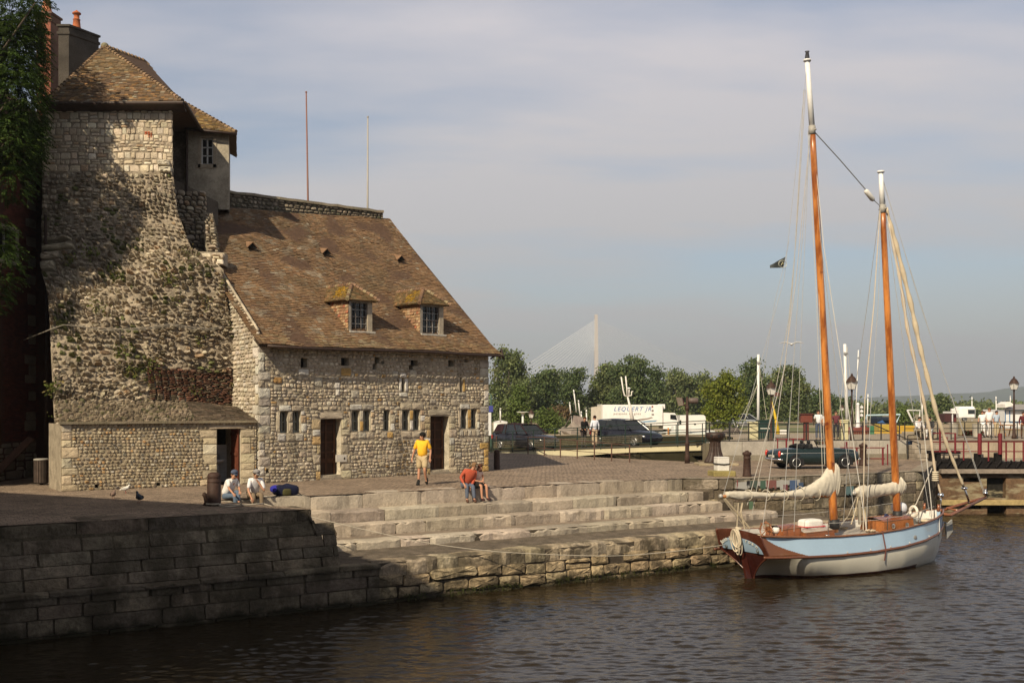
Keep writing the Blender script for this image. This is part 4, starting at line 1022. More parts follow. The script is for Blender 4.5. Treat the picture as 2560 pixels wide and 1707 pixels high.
# moss tufts and ferns on the rubble
lf=MB(); r=random.Random(141)
for (u,v,n,sz) in [(a,b,int(c*.55),d) for a,b,c,d in ((470,640,60,.10),(290,695,70,.11),(425,700,90,.12),(445,745,50,.09),(235,770,50,.1),(255,785,60,.1),(310,880,90,.12),(320,935,70,.12),(520,760,50,.09),(560,720,40,.08),(600,1028,120,.12),(375,915,80,.10),(230,640,90,.12),(180,655,80,.12),(500,860,40,.1),(120,975,110,.13),(370,955,50,.08),(585,960,60,.1),(480,980,60,.08),(360,1010,80,.07),(220,1020,80,.06),(150,1040,60,.07),(520,1040,90,.07))]:
    a=uv2st(u,v); p0=Vector(tw.map([a[0]],[a[1]],[.12])[0])
    for _ in range(n):
        o_=Vector((r.gauss(0,.16),r.uniform(-.12,.05),r.gauss(0,.16))); d_=Vector((r.gauss(0,1),-abs(r.gauss(0,1)),r.gauss(.3,1))).normalized()*sz*r.uniform(.5,1.2); e_=d_.orthogonal().normalized()*sz*.3
        p=p0+o_; lf.quad(p-e_,p+e_,p+d_+e_*.4,p+d_-e_*.4,jc((.13,.16,.035) if r.random()<.6 else (.2,.17,.06),.3,r))
o=lf.build('wall_plants',M['leaf'],tower); o['kind']='stuff'
# cable across the rubble
mb=MB(); cp_=[(60,850,38.3),(130,822,37.4),(160,812,37.6),(230,820,38.2),(300,823,38.4),(380,818,38.7),(425,810,38.8),(470,816,39.2),(520,822,39.4),(560,815,39.6)]
mb.tube([P(u,v,Y)for u,v,Y in cp_],.018,6,(.26,.23,.19)); mb.tube([P(u,v+4,Y-.03)for u,v,Y in cp_[3:]],.014,6,(.22,.2,.16)); mb.tube([P(300,825,38.2),P(301,860,38.1)],.04,6,(.05,.04,.03)); mb.build('cable',M['plain'],tower,True)
# left-hand lower side of the mass beside the bin, stone-faced
# ---- tower roof
A=P(112,256,40.55); B=P(456,254,40.55); AP1=P(262,117,43.6); AP2=P(364,160,45.6); AP2.z=AP1.z+.02
Cc=Vector((-13.2,47.5,A.z)); Dd=Vector((-19.5,46.5,A.z))
mb=MB(); dk=(.08,.05,.035)
mb.poly([A,B,AP1],dk); mb.poly([B,Cc,AP2,AP1],dk); mb.poly([A,AP1,Dd],dk); mb.poly([Dd,AP1,AP2,Cc],dk); mb.poly([A+Vector((0,0,-.04)),Dd,Cc,B+Vector((0,0,-.04))],dk); mb.build('roof_deck',M['wood'],tower)
mb=MB(); r=random.Random(151)
def tcol2(s_,t_):
    c=pick([(4,(.21,.14,.085)),(3,(.17,.12,.08)),(2,(.27,.17,.09)),(1,(.34,.20,.09)),(1,(.30,.26,.19))],r)
    if t_>2.2: c=tuple(x*.8+y*.2 for x,y in zip(c,(.35,.28,.15)))
    return c
pF=Patch([[A,A.lerp(B,.5),B],[AP1-Vector((.05,0,0)),AP1,AP1+Vector((.05,0,0))]]);
def trimap(A_,B_,T_):
    A_,B_,T_=[np.array(list(x)) for x in (A_,B_,T_)]
    u_=(B_-A_); L_=np.linalg.norm(u_); u_/=L_; w_=T_-A_; ts=w_@u_; w_=w_-u_*ts; H_=np.linalg.norm(w_); w_/=H_; n_=np.cross(u_,w_)
    return (lambda S,T,D: A_+np.outer(S,u_)+np.outer(T,w_)+np.outer(D,n_)),L_,H_,ts
def tri_tiles(mb,A_,B_,T_,cf,**k):
    mp_,L_,H_,ts=trimap(A_,B_,T_); tiles(mb,mp_,L_,H_,cf,inside=lambda s_,t_:(s_>ts*t_/H_-.02) and (s_<L_-(L_-ts)*t_/H_+.02),**k)
tri_tiles(mb,A,B,AP1,tcol2,tw=.165,th=.105,thick=.03,r=r,sag=.03)
pr=Patch([[B,Cc],[AP1,AP2]]); tiles(mb,pr.map,pr.L,pr.H,tcol2,tw=.165,th=.105,thick=.03,r=r)
tri_tiles(mb,Dd,A,AP1,tcol2,tw=.17,th=.11,thick=.03,r=r)
for (a,b_) in ((A,AP1),(B,AP1),(AP1,AP2),(Cc,AP2)):
    n=int((b_-a).length/.2)
    for i in range(n): mb.tube([a.lerp(b_,i/n)+Vector((0,0,.03)),a.lerp(b_,(i+1.25)/n)],[.085,.05],8,pick([(2,(.24,.16,.1)),(1,(.32,.22,.13)),(1,(.17,.12,.08))],r))
mb.ell(AP1+Vector((0,0,.02)),(.16,.16,.14),10,6,(.22,.2,.13)); mb.build('roof',M['tile'],tower)
mb=MB(); mb.tube([A+Vector((-.1,-.05,-.07)),B+Vector((.05,-.05,-.07)),B+Vector((.1,.1,-.07)),Cc+Vector((.1,0,-.07))],.07,8); mb.prism([A+Vector((0,.05,-.05)),B+Vector((0,.05,-.05)),B+Vector((0,.5,-.22)),A+Vector((0,.5,-.22))],(0,0,-.05)); mb.build('gutter',M['iron'],tower)
# ---- chimneys
def stack(name,lab,u0,u1,v0,v1,Y,depth,col,mat,pots,skew=0,band=True):
    t=thing(name,lab,'chimney',P((u0+u1)/2,v1,Y))
    a,b_=P(u0,v1,Y),P(u1,v1,Y); z0=a.z-3; z1=P(u0,v0,Y).z; m_=MB(); dx=Vector((b_.x-a.x,0,0)); dy=Vector((skew,depth,0))
    def ring(e,z): 
        c=[Vector((a.x-e,Y-e,z)),Vector((b_.x+e,Y-e,z)),Vector((b_.x+e+skew,Y+depth+e,z)),Vector((a.x-e+skew,Y+depth+e,z))]; return c
    lv=[(0,z0),(0,z1-.45),(.05,z1-.40),(.05,z1-.3),(.0,z1-.28),(.0,z1-.12),(.06,z1-.08),(.06,z1)]
    vs=[p for e,z in lv for p in ring(e,z)]; fs=[]
    for i in range(len(lv)-1):
        for k in range(4): fs.append((i*4+k,i*4+(k+1)%4,(i+1)*4+(k+1)%4,(i+1)*4+k))
    fs.append(tuple((len(lv)-1)*4+k for k in range(4))); m_.add(vs,fs,col)
    if mat=='brick':
        for j in range(int((z1-z0)/.075)):
            z=z0+j*.075; x=a.x+(j%2)*.11
            while x<b_.x-.05:
                w_=min(.21,b_.x-x); m_.quad((x+.006,Y-.008,z+.006),(x+w_-.006,Y-.008,z+.006),(x+w_-.006,Y-.008,z+.067),(x+.006,Y-.008,z+.067),jc((.30,.11,.07),.3,r)); x+=w_
    m_.build('stack',M['stone'],t)
    for (pu,pv,r0,fancy) in pots:
        pc=P(pu,v0,Y); h=(P(pu,pv,Y).z-pc.z); o_=Vector((pc.x,Y+depth/2,z1)); m_=MB()
        if fancy: m_.lathe([(r0*.9,0),(r0*1.1,.1),(r0,.14),(r0*.85,h*.5),(r0*1.0,h*.52),(r0*.7,h*.56),(r0*.7,h*.78),(r0*1.1,h*.8),(r0*1.1,h*.86),(r0*.4,h*.95),(.02,h)],o_,14,(.50,.16,.07))
        else: m_.lathe([(r0*1.15,0),(r0*.95,.3*h),(r0*.65,h*.9),(r0*.8,h)],o_,14,(.62,.24,.13))
        m_.build('chimney_pot',M['stone'],t,True)
stack('chimney','red brick chimney stack with tall clay pot, leftmost on the roofs',91,127,30,185,46.5,.8,(.2,.12,.09),'brick',[(107,-14,.21,False)],.1)
stack('chimney','dark grey rendered chimney stack with small slotted red pot beside the tower roof',146,172,62,190,45.2,1.3,(.075,.065,.055),'render',[(176,12,.16,True)],.75)
# ================================================================ brick building in the shade on the far left
bb_=thing('brick_building','red brick building with stone quoins at the far left, coloured dark for the shade','building',(-19,40,0))
bpA,bpB=P(-140,1210,36.5),P(122,1180,43.0); bpA.z=0; bpB.z=0
dl=(bpB-bpA); BLn=dl.length; bpl=Plane(bpA,dl,(0,0,1))
wins=[ST(-5,38,575,650,bpl),ST(-60,-30,575,650,bpl)]
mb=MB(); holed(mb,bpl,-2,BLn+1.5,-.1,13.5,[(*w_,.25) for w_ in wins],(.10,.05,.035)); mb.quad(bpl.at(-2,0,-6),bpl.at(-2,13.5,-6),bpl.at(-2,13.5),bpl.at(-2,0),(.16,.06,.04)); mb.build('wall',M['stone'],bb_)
mb=MB(); r=random.Random(161)
t=0
while t<12.8:
    h=r.uniform(.3,.42); 
    if int(t/.36)%2==0: stone(mb,bpl.map,BLn-.95-r.uniform(.5,.8),BLn-.95,t,t+h,jc((.22,.18,.13),.1,r),.03,8,.02,12,.03,.01,r)
    t+=h
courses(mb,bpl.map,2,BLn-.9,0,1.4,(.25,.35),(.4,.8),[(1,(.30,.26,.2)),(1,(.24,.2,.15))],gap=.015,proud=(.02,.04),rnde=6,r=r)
jj=0
tt=1.45
while tt<12.9:
    s_=3.5-(jj%2)*.11
    while s_<BLn-.9:
        if not any(w_[0]-.1<s_<w_[1]+.05 and w_[2]-.05<tt<w_[3]+.05 for w_ in wins):
            mb.quad(bpl.at(s_+.006,tt+.006,.012),bpl.at(s_+.214,tt+.006,.012),bpl.at(s_+.214,tt+.066,.012),bpl.at(s_+.006,tt+.066,.012),jc((.13,.042,.028),.3,r))  # brick colour darkened to deepen the shade on this building
        s_+=.22
    tt+=.075; jj+=1
mb.build('masonry',M['stone'],bb_)
for w_ in wins:
    m_=MB(); a,b_,c,d_=w_
    for (p,q_,x,y) in ((a-.1,a,c-.1,d_+.1),(b_,b_+.15,c-.1,d_+.1),(a,b_,d_,d_+.18),(a-.15,b_+.2,c-.15,c)): m_.prism([bpl.at(p,x,0),bpl.at(q_,x,0),bpl.at(q_,y,0),bpl.at(p,y,0)],bpl.n*.06,(.34,.29,.22))
    m_.prism([bpl.at((a+b_)/2-.03,c,-.15),bpl.at((a+b_)/2+.03,c,-.15),bpl.at((a+b_)/2+.03,d_,-.15),bpl.at((a+b_)/2-.03,d_,-.15)],bpl.n*.05,(.3,.29,.27)); wo=m_.build('window',M['cutstone'],bb_)
mb=MB(); dpx=P(124,1180,40.2); mb.tube([(dpx.x-.15,40.2,9.8),(dpx.x-.1,40.2,5),(dpx.x-.1,40.0,.1)],.06,8); mb.build('drainpipe',M['iron'],bb_,True)
mb=MB(); mb.prism([bpl.at(-3,13.5,.4),bpl.at(BLn+1.5,13.5,.4),bpl.at(BLn+1.5,17.0,-4.5),bpl.at(-3,17,-4.5)],(0,0,-.2),(.12,.08,.06)); mb.build('roof',M['tile'],bb_)

# ---- turret beside the tower
tur=thing('turret','small rendered turret with tile roof and white casement beside the tower','turret',P(520,520,44.6))
YU=44.6; a,b_=P(466,520,YU),P(572,520,YU); ztop=P(520,322,YU).z; zbt=P(520,524,YU).z
tpl=Plane(Vector((a.x,YU,zbt)),(1,0,0),(0,0,1)); Wd=b_.x-a.x; Ht=ztop-zbt
wn=ST(502,533,345,411,tpl)
mb=MB(); holed(mb,tpl,0,Wd,0,Ht,[(*wn,.18)],(.42,.37,.29)); kx=Vector(((a.x+Wd)*3.5/YU+.06,0,0)); mb.quad(tpl.at(Wd,0),tpl.at(Wd,0,-3.5)+kx,tpl.at(Wd,Ht,-3.5)+kx,tpl.at(Wd,Ht),(.34,.30,.24)); kq=P(424,400,45.0); mb.quad((kq.x,45.0,zbt),(a.x+.02,45.0,zbt),(a.x+.02,45.0,ztop+.9),(kq.x,45.0,ztop+.9),(.20,.17,.14)); mb.quad(tpl.at(0,0,-4),tpl.at(0,0),tpl.at(0,Ht),tpl.at(0,Ht,-4),(.2,.18,.14)); M['render']=vmat('old_render',.92,.38,1.1,14,.5,.012,stain=(1.1,.54,(.50,.44,.35),(1,1,1),.7)); mb.build('wall',M['render'],tur)  # wall strip towards the tower coloured dark in place of shade
mb=MB(); 
for (p,q_,x,y) in ((wn[0]-.12,wn[0],wn[2]-.14,wn[3]+.1),(wn[1],wn[1]+.14,wn[2]-.14,wn[3]+.1),(wn[0],wn[1],wn[3],wn[3]+.14),(wn[0]-.16,wn[1]+.18,wn[2]-.16,wn[2])): mb.prism([tpl.at(p,x,0),tpl.at(q_,x,0),tpl.at(q_,y,0),tpl.at(p,y,0)],tpl.n*.03,(.40,.34,.26))
mb.build('surround',M['cutstone'],tur)
mb=MB(); w0,w1=wn[0],wn[1]-.02
for (p,q_,x,y) in [(w0,w0+.05,wn[2],wn[3]),(w1-.05,w1,wn[2],wn[3]),(w0+(w1-w0)/2-.03,w0+(w1-w0)/2+.03,wn[2],wn[3])]+[(w0+.05,w1-.05,wn[2]+(wn[3]-wn[2]-.05)*k/3,wn[2]+(wn[3]-wn[2]-.05)*k/3+.04) for k in range(4)]: mb.prism([tpl.at(p,x,-.1),tpl.at(q_,x,-.1),tpl.at(q_,y,-.1),tpl.at(p,y,-.1)],tpl.n*-.04,(.68,.67,.64))
wo=mb.build('window',M['plain'],tur); m_=MB(); m_.quad(tpl.at(w0,wn[2],-.13),tpl.at(w1,wn[2],-.13),tpl.at(w1,wn[3],-.13),tpl.at(w0,wn[3],-.13)); po=m_.build('pane',M['glass']); po.parent=wo
mb=MB(); r=random.Random(171)
t0=[P(462,318,YU-.35),P(590,331,YU-.35),P(446,250,46.6)]
e3=Vector((t0[1].x*48.6/t0[1].y+.03,48.6,t0[1].z)); 
mb2=MB(); mb2.poly([t0[0],t0[1],t0[2]],dk); mb2.poly([t0[1],e3,t0[2]],dk); mb2.poly([t0[0]-Vector((0,0,.05)),e3-Vector((0,0,.05)),t0[1]-Vector((0,0,.05))],dk); mb2.build('roof_deck',M['wood'],tur)
def tc3(s_,t_): return pick([(3,(.27,.18,.08)),(2,(.22,.15,.09)),(1,(.34,.24,.10)),(1,(.2,.16,.1))],r)
tri_tiles(mb,t0[0],t0[1],t0[2],tc3,tw=.16,th=.10,thick=.03,r=r); tri_tiles(mb,t0[1],e3,t0[2],tc3,tw=.16,th=.10,thick=.03,r=r)
n=16
for i in range(n): mb.tube([t0[1].lerp(t0[2],i/n)+Vector((0,0,.03)),t0[1].lerp(t0[2],(i+1.2)/n)],[.08,.05],8,(.25,.17,.1))
mb.build('roof',M['tile'],tur)
mb=MB(); mb.tube([t0[0]-Vector((0,.05,.08)),t0[1]-Vector((-.05,.05,.08))],.05,8); pz=P(467,320,YU-.2); mb.tube([t0[0]-Vector((0,.0,.1)),pz,P(467,478,YU-.2),P(476,492,YU-.3)],.055,8); mb.build('gutter',M['iron'],tur,True)
# ---- recess wall behind tower and lit fragment of ruined wall on the roof's left end
rc_=thing('ruined_wall','jagged fragment of ruined wall between tower and tiled roof','wall',P(480,600,43))
mb=MB(); r=random.Random(181)
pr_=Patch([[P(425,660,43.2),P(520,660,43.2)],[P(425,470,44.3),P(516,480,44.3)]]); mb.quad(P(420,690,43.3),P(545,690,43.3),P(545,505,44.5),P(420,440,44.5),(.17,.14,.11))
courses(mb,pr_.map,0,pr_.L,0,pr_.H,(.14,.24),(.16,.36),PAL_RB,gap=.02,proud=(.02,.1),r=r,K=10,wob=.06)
fr=Patch([[P(505,655,40.9),P(560,662,40.9)],[P(500,632,41.0),P(561,634,41.0)]]); mb.prism([P(488,662,41.1),P(561,664,41.1),P(561,632,41.1),P(488,628,41.1)],(0.0,.5,0),(.40,.34,.26))
courses(mb,fr.map,0,fr.L,0,fr.H,(.2,.25),(.3,.6),PAL_T,gap=.015,proud=(.03,.08),rnde=5,r=r)
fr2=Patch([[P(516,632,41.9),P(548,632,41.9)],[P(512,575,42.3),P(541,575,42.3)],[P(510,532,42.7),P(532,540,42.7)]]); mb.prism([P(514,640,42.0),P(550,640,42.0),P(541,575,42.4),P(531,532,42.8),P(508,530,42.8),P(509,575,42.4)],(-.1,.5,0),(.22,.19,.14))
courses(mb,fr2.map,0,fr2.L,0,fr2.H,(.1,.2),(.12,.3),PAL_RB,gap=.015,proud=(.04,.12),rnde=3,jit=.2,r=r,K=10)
mb.build('stonework',M['stone'],rc_)
# ================================================================ ketch
BO=Vector((7.43,33.86,WATER)); BH=Vector((.873,.488,0)).normalized(); BR=math.atan2(BH.y,BH.x)
boat=thing('sailing_boat','light blue and white wooden ketch with varnished masts moored by the quay','sailing boat',BO,BR)
BM=Matrix.Translation(BO)@Matrix.Rotation(BR,4,'Z'); BI=BM.inverted()
def BL(u,v,Y): return BI@P(u,v,Y)
def cl(u,v):    # pixel on the boat's centre plane -> local
    k=(u-CX)/F; x=(k*BO.y-BO.x)/(BH.x-k*BH.y); Y=BO.y+x*BH.y; return BI@P(u,v,Y)
# hull sections: x, half beams at z levels
SX=[-.50,-.25,.3,1.2,2.4,3.8,5.2,6.5,7.5,8.2,8.55,8.72]
SHZ=[1.44,1.42,1.38,1.33,1.30,1.30,1.36,1.46,1.56,1.64,1.69,1.72]      # sheer
RLZ=[.80,.79,.77,.74,.72,.74,.80,.90,1.02,1.13,1.20,1.25]            # rubbing strake
BS=[1.02,1.08,1.16,1.27,1.36,1.38,1.30,1.10,.80,.45,.20,.05]         # half beam at the sheer
BRL=[1.12,1.18,1.27,1.38,1.47,1.49,1.40,1.16,.82,.42,.16,.045]
BW=[.06,.14,.55,.95,1.22,1.30,1.15,.80,.42,.10,.0,.0]                    # at the waterline
ZW=[0,0,0,0,0,0,0,0,0,0,.45,.75]
xs=np.concatenate([np.linspace(-.5,2.2,120),np.linspace(2.3,8.72,52)])
def sec(x):
    sh,rl,bs,br,bw,zw=[interp(x,SX,a) for a in (SHZ,RLZ,BS,BRL,BW,ZW)]
    pts=[]
    # keel / below water
    zk=min(-.35,zw) if zw<=0.01 else zw
    pts.append((.012 if bw<.1 else bw*.3,zw-.45 if zw<.01 else zw-.01))
    for k in range(0,9):
        t=k/8; z=zw+(rl-zw)*t; b_=bw+(br-bw)*(math.sin(t*math.pi/2)**.85); pts.append((max(b_,.012),z))
    for k in range(1,29):
        t=k/28; pts.append((br+(bs-br)*t,rl+(sh-rl)*t))
    return pts
def trs(z):
    sh=1.44
    if z>=.80: return BS[0]+(BRL[0]-BS[0])*(sh-min(z,sh))/(sh-.8)
    t=max(0,z)/.80; return .06+(1.10-.06)*(t**1.25)*(1-.12*math.sin(t*math.pi))
def trx(z): return .10-.62*z/1.44
def hullmesh(lo,hi,off=0.0,colf=None):
    m_=MB(); vs=[];np_=len(sec(0)[lo:hi])
    for sg in (-1,1):
        b0=len(vs)
        for x in xs:
            for (b_,z) in sec(x)[lo:hi]:
                zc_=max(0,z); x0_=trx(zc_)-.01; xx=x0_+(x+.5)/9.22*(8.72-x0_); f=min(1,max(0,(x+.5)/1.5)); f=f*f*(3-2*f); vs.append((xx,sg*(trs(zc_)*(1-f)+b_*f+off),z))
    fs=[];cs=[]
    n=len(xs)
    for sg in (0,1):
        o_=sg*n*np_
        for i in range(n-1):
            for j in range(np_-1):
                q_=(o_+i*np_+j,o_+(i+1)*np_+j,o_+(i+1)*np_+j+1,o_+i*np_+j+1)
                fs.append(q_ if sg==0 else q_[::-1]); zc=(vs[q_[0]][2]+vs[q_[2]][2])/2; cs.append(colf(xs[i],zc,j))
    m_.add(vs,fs,cs); return m_
M['gloss']=vmat('gloss_hull_paint',.22,.03,1.5,9,.05,.004,spec=.55,stain=(1.6,.60,(.40,.33,.22),(.5,.5,2.5),.22))
M['varnish']=vmat('varnished_wood',.25,.30,2.2,14,.06,.003,spec=.6)
def wcol(x,z,j): return (.09,.028,.02) if z<.055 else (.74,.71,.62)
lpart(hullmesh(0,10,0,wcol),'hull',M['gloss'],boat,True)
def bcol(x,z,j):
    t=(z-interp(x,SX,RLZ))/(interp(x,SX,SHZ)-interp(x,SX,RLZ))
    if x<-.36+1.35*max(0,1-t*1.05)**1.7: return (.17,.065,.028)
    return (.36,.50,.66)
lpart(hullmesh(9,38,.004,bcol),'topside',M['gloss'],boat,True)
for nm,arr,bb2,r0,c in (('rubbing_strake',RLZ,BRL,.045,(.16,.06,.03)),('cap_rail',SHZ,BS,.035,(.22,.09,.04))):
    for sg in (-1,1):
        m_=MB(); m_.tube([(x,sg*(interp(x,SX,bb2)+.02),interp(x,SX,arr)) for x in xs],r0,8,c); lpart(m_,nm,M['varnish'],boat,True)
# transom (wineglass) raked aft
def trs(z): # (x, half breadth) of the transom outline
    sh=1.44
    if z>=.80: return BS[0]+(BRL[0]-BS[0])*(sh-z)/(sh-.8)
    t=z/.80; return .06+(1.10-.06)*(t**1.25)*(1-.12*math.sin(t*math.pi))
def trx(z): return .10-.62*z/1.44
m_=MB(); vs=[];fs=[];cs=[]; zz=[-.35,0,.1,.2,.32,.45,.58,.70,.80,.81,.95,1.1,1.25,1.38,1.44]; NJ=13
for z in zz:
    h=trs(max(z,0)); 
    for j in range(NJ):
        y=-h+2*h*j/(NJ-1); zc=z+(.10*(1-(y/1.05)**2) if z>1.4 else 0); vs.append((trx(max(z,0))-.03*(1-(y/1.1)**2),y,zc))
for i in range(len(zz)-1):
    for j in range(NJ-1):
        fs.append((i*NJ+j+1,i*NJ+j,(i+1)*NJ+j,(i+1)*NJ+j+1)); zc=(zz[i]+zz[i+1])/2
        cs.append((.055,.013,.010) if zc<.8 else (.11,.032,.018))
m_.add(vs,fs,cs); m_.tube([(trx(max(z,0))-.02,s_*trs(max(z,0)),z) for s_ in (-1,) for z in zz],.025,6,(.12,.04,.025)); m_.tube([(trx(max(z,0))-.02,trs(max(z,0)),z) for z in zz],.025,6,(.12,.04,.025)); tr=lpart(m_,'transom',M['varnish'],boat,True)
m_=MB(); fp=[]
for k in range(25):
    a=math.pi*k/24; fp.append((trx(.86+.42*math.sin(a)**.7)-.055,-.93*math.cos(a) if True else 0,.86+.43*(math.sin(a)**.75)))
m_.poly([Vector(p) for p in fp][::-1],(.36,.50,.66)); 
for s_ in (-1,1): m_.lathe([(.06,0),(.06,.02),(.035,.025),(.035,.0)],(0,0,0),12,(.12,.12,.1),M=Matrix.Translation((trx(.95)-.05,s_*.72,.95))@Matrix.Rotation(math.radians(-90),4,'Y'))
pn=lpart(m_,'name_panel',M['gloss'],boat); 
m_=MB()
def tl(txt,yc,zc,rot,size):
    # letters run from the viewer's left (local +y) to right (-y)
    Mx=Matrix.Translation((trx(zc)-.078,yc,zc))@Matrix.Rotation(math.radians(-23.3),4,'Y')@Matrix(((0,0,-1,0),(-1,0,0,0),(0,1,0,0),(0,0,0,1)))@Matrix.Rotation(rot,4,'Z')
    text_mesh(m_,txt,size,Mx,(.88,.87,.78),.002,1.05,.15,.004)
for ch,y,z,ro_ in (('R',.86,.99,.80),('o',.79,1.055,.65),('s',.70,1.11,.5),('e',.62,1.145,.4),('d',.46,1.185,.2),('e',.36,1.20,.15),('N',.20,1.215,.05),('o',.04,1.22,0),('r',-.30,1.205,-.15),('o',-.42,1.185,-.25),('a',-.55,1.15,-.4),('n',-.68,1.09,-.6)): tl(ch,y,z-.02,ro_,.19)
lp_=lpart(m_,'name_lettering',M['plain'],boat); lp_['label']='white curved boat name lettering on the blue stern panel'
m_=MB(); m_.prism([(-.42,-.05,.95),(-.30,-.05,.95),(.10,-.05,-.35),(-.12,-.05,-.35)],(0,.10,0),(.08,.02,.014)); m_.prism([(-.5,-.03,1.25),(-.44,-.03,1.25),(-.34,-.03,.9),(-.42,-.03,.9)],(0,.06,0),(.05,.04,.05)); lpart(m_,'rudder',M['varnish'],boat)
# deck, inner bulwark
def dk_(x): return interp(x,SX,SHZ)-.24-.06*min(1,max(0,(x-6)/3))
def hw(x):
    f=min(1,max(0,(x+.5)/1.5)); f=f*f*(3-2*f); return 1.0*(1-f)+interp(x,SX,BS)*f
m_=MB(); dx=np.linspace(-.40,8.6,50)
for i in range(49):
    a,b_=dx[i],dx[i+1]; ha,hb=hw(a)-.075,hw(b_)-.075
    for j in range(8):
        y0,y1=-1+j/4,-1+(j+1)/4; cam_=lambda y:.05*(1-y*y)
        m_.quad((a,y0*ha,dk_(a)+cam_(y0)),(b_,y0*hb,dk_(b_)+cam_(y0)),(b_,y1*hb,dk_(b_)+cam_(y1)),(a,y1*ha,dk_(a)+cam_(y1)),jc((.42,.38,.33),.05))
    for s_ in (-1,1):
        m_.quad((a,s_*(ha+.02),dk_(a)-.02),(b_,s_*(hb+.02),dk_(b_)-.02),(b_,s_*(hb+.035),interp(b_,SX,SHZ)+.01),(a,s_*(ha+.035),interp(a,SX,SHZ)+.01),(.75,.73,.68))
for k in range(9): m_.tube([(x,(k-4)*.22*interp(x,SX,BS)/1.3,dk_(x)+.052) for x in np.linspace(.3,8.3,20)],.004,3,(.2,.17,.14))
lpart(m_,'deck',M['plain'],boat)
# cabin trunk aft with cream margin, companion box, forward varnished coachroof
def trunk(name,x0,x1,w0,w1,zb,h,cs,ct,mat='varnish',rd=.05,rows=None):
    m_=MB(); vs=[(x0,-w0,zb),(x1,-w1,zb+.03),(x1,w1,zb+.03),(x0,w0,zb),(x0+.03,-w0+.03,zb+h),(x1-.03,-w1+.03,zb+h+.03),(x1-.03,w1-.03,zb+h+.03),(x0+.03,w0-.03,zb+h)]
    m_.add(vs,[(0,1,5,4),(1,2,6,5),(2,3,7,6),(3,0,4,7)],cs)
    nn_=6
    for k in range(nn_):
        a=k/nn_;b_=(k+1)/nn_; f=lambda t,e:Vector(vs[4+e]).lerp(Vector(vs[7-e]),t)+Vector((0,0,.09*math.sin(math.pi*t)))
        m_.quad(f(a,0),f(a,1),f(b_,1),f(b_,0),ct)
    m_.tube([vs[4],vs[5],vs[6],vs[7],vs[4]],.02,6,(.25,.10,.04)); return lpart(m_,name,M[mat],boat)
trunk('companionway',.95,1.75,.42,.42,dk_(1.3)+.0,.40,(.30,.10,.035),(.24,.08,.03))
trunk('cabin_trunk',1.75,3.05,.55,.55,dk_(2.3),.28,(.26,.09,.035),(.40,.36,.31))
trunk('cabin_trunk',5.3,6.9,.52,.38,dk_(6)-.02,.36,(.34,.12,.035),(.22,.07,.03))
m_=MB(); 
for x in (5.75,6.45):
    m_=MB(); m_.lathe([(.085,0),(.085,.02),(.055,.025),(.055,.01)],(0,0,0),14,(.6,.55,.4),M=Matrix.Translation((x,-.52+ (x-5.3)*.06,dk_(6)+.17))@Matrix.Rotation(math.radians(90),4,'X')); lpart(m_,'porthole',M['chrome'],boat)
m_=MB(); m_.tube([(1.9,-.95,dk_(2)+.06),(2.9,-1.12,dk_(3)+.05),(4.6,-1.12,dk_(4.6)+.05),(5.1,-.6,dk_(5)+.07)],.03,6,(.75,.72,.66)); m_.prism([(.7,-.95,dk_(1)+.03),(1.9,-.98,dk_(2)+.03),(1.9,-.86,dk_(2)+.03),(.7,-.83,dk_(1)+.03)],(0,0,.04),(.78,.76,.70)); lpart(m_,'deck_trim',M['plain'],boat)
for s_ in (-1,1): m_=MB(); m_.tube([(3.0+.001,s_*1.20,dk_(3)+.10)]+[(x,s_*(interp(x,SX,BS)-.10),dk_(x)+.12) for x in np.linspace(3.1,5.0,8)],.018,6,(.2,.08,.04)); lpart(m_,'grab_rail',M['varnish'],boat)
m_=MB()
for k in range(9): x=3.1+k*.22; m_.box(x-.03,x+.03,-interp(x,SX,BS)+.07,-interp(x,SX,BS)+.13,dk_(x),dk_(x)+.11,(.2,.08,.04))
lpart(m_,'pin_rail',M['varnish'],boat)
# life raft canister, white, on cradle
m_=MB(); lc=Vector((2.55,.05,dk_(2.5)+.46)); 
import itertools
def rounded(m_,c,hx,hy,hz,p,col,n=18,mm=10,M_=None):
    vs=[];fs=[]
    for i in range(mm+1):
        ph=math.pi*i/mm-math.pi/2
        for k in range(n):
            t=2*math.pi*k/n; cp,sp=math.cos(ph),math.sin(ph); ct,st_=math.cos(t),math.sin(t); f=lambda x:math.copysign(abs(x)**p,x)
            q_=Vector((hx*f(cp)*f(ct),hy*f(cp)*f(st_),hz*f(sp))); q_=(M_@q_) if M_ is not None else q_; vs.append(Vector(c)+q_)
    for i in range(mm):
        for k in range(n): k2=(k+1)%n; fs.append((i*n+k,i*n+k2,(i+1)*n+k2,(i+1)*n+k))
    m_.add(vs,fs,col)
rounded(m_,lc,.40,.26,.19,.45,(.78,.76,.72)); m_.box(lc.x-.41,lc.x+.41,lc.y-.27,lc.y+.27,lc.z-.055,lc.z-.03,(.6,.04,.05)); m_.box(lc.x-.32,lc.x+.32,-.2,.3,lc.z-.25,lc.z-.17,(.45,.42,.38)); lpart(m_,'life_raft',M['plain'],boat,False)
m_=MB(); wc=(2.45,-.78,dk_(2.4)); m_.lathe([(.10,0),(.10,.05),(.06,.08),(.05,.16),(.075,.20),(.075,.23)],wc,14); lpart(m_,'winch',M['chrome'],boat,True)
m_=MB(); m_.ell((.95,-.1,dk_(1)+.35),(.13,.13,.11),12,8,(.75,.73,.70)); m_.ell((.95,-.1,dk_(1)+.42),(.08,.08,.07),10,6,(.02,.02,.02)); m_.tube([(.95,-.1,dk_(1)),(.95,-.1,dk_(1)+.3)],.05,8,(.2,.07,.03)); lpart(m_,'compass',M['plain'],boat,True)
m_=MB(); 
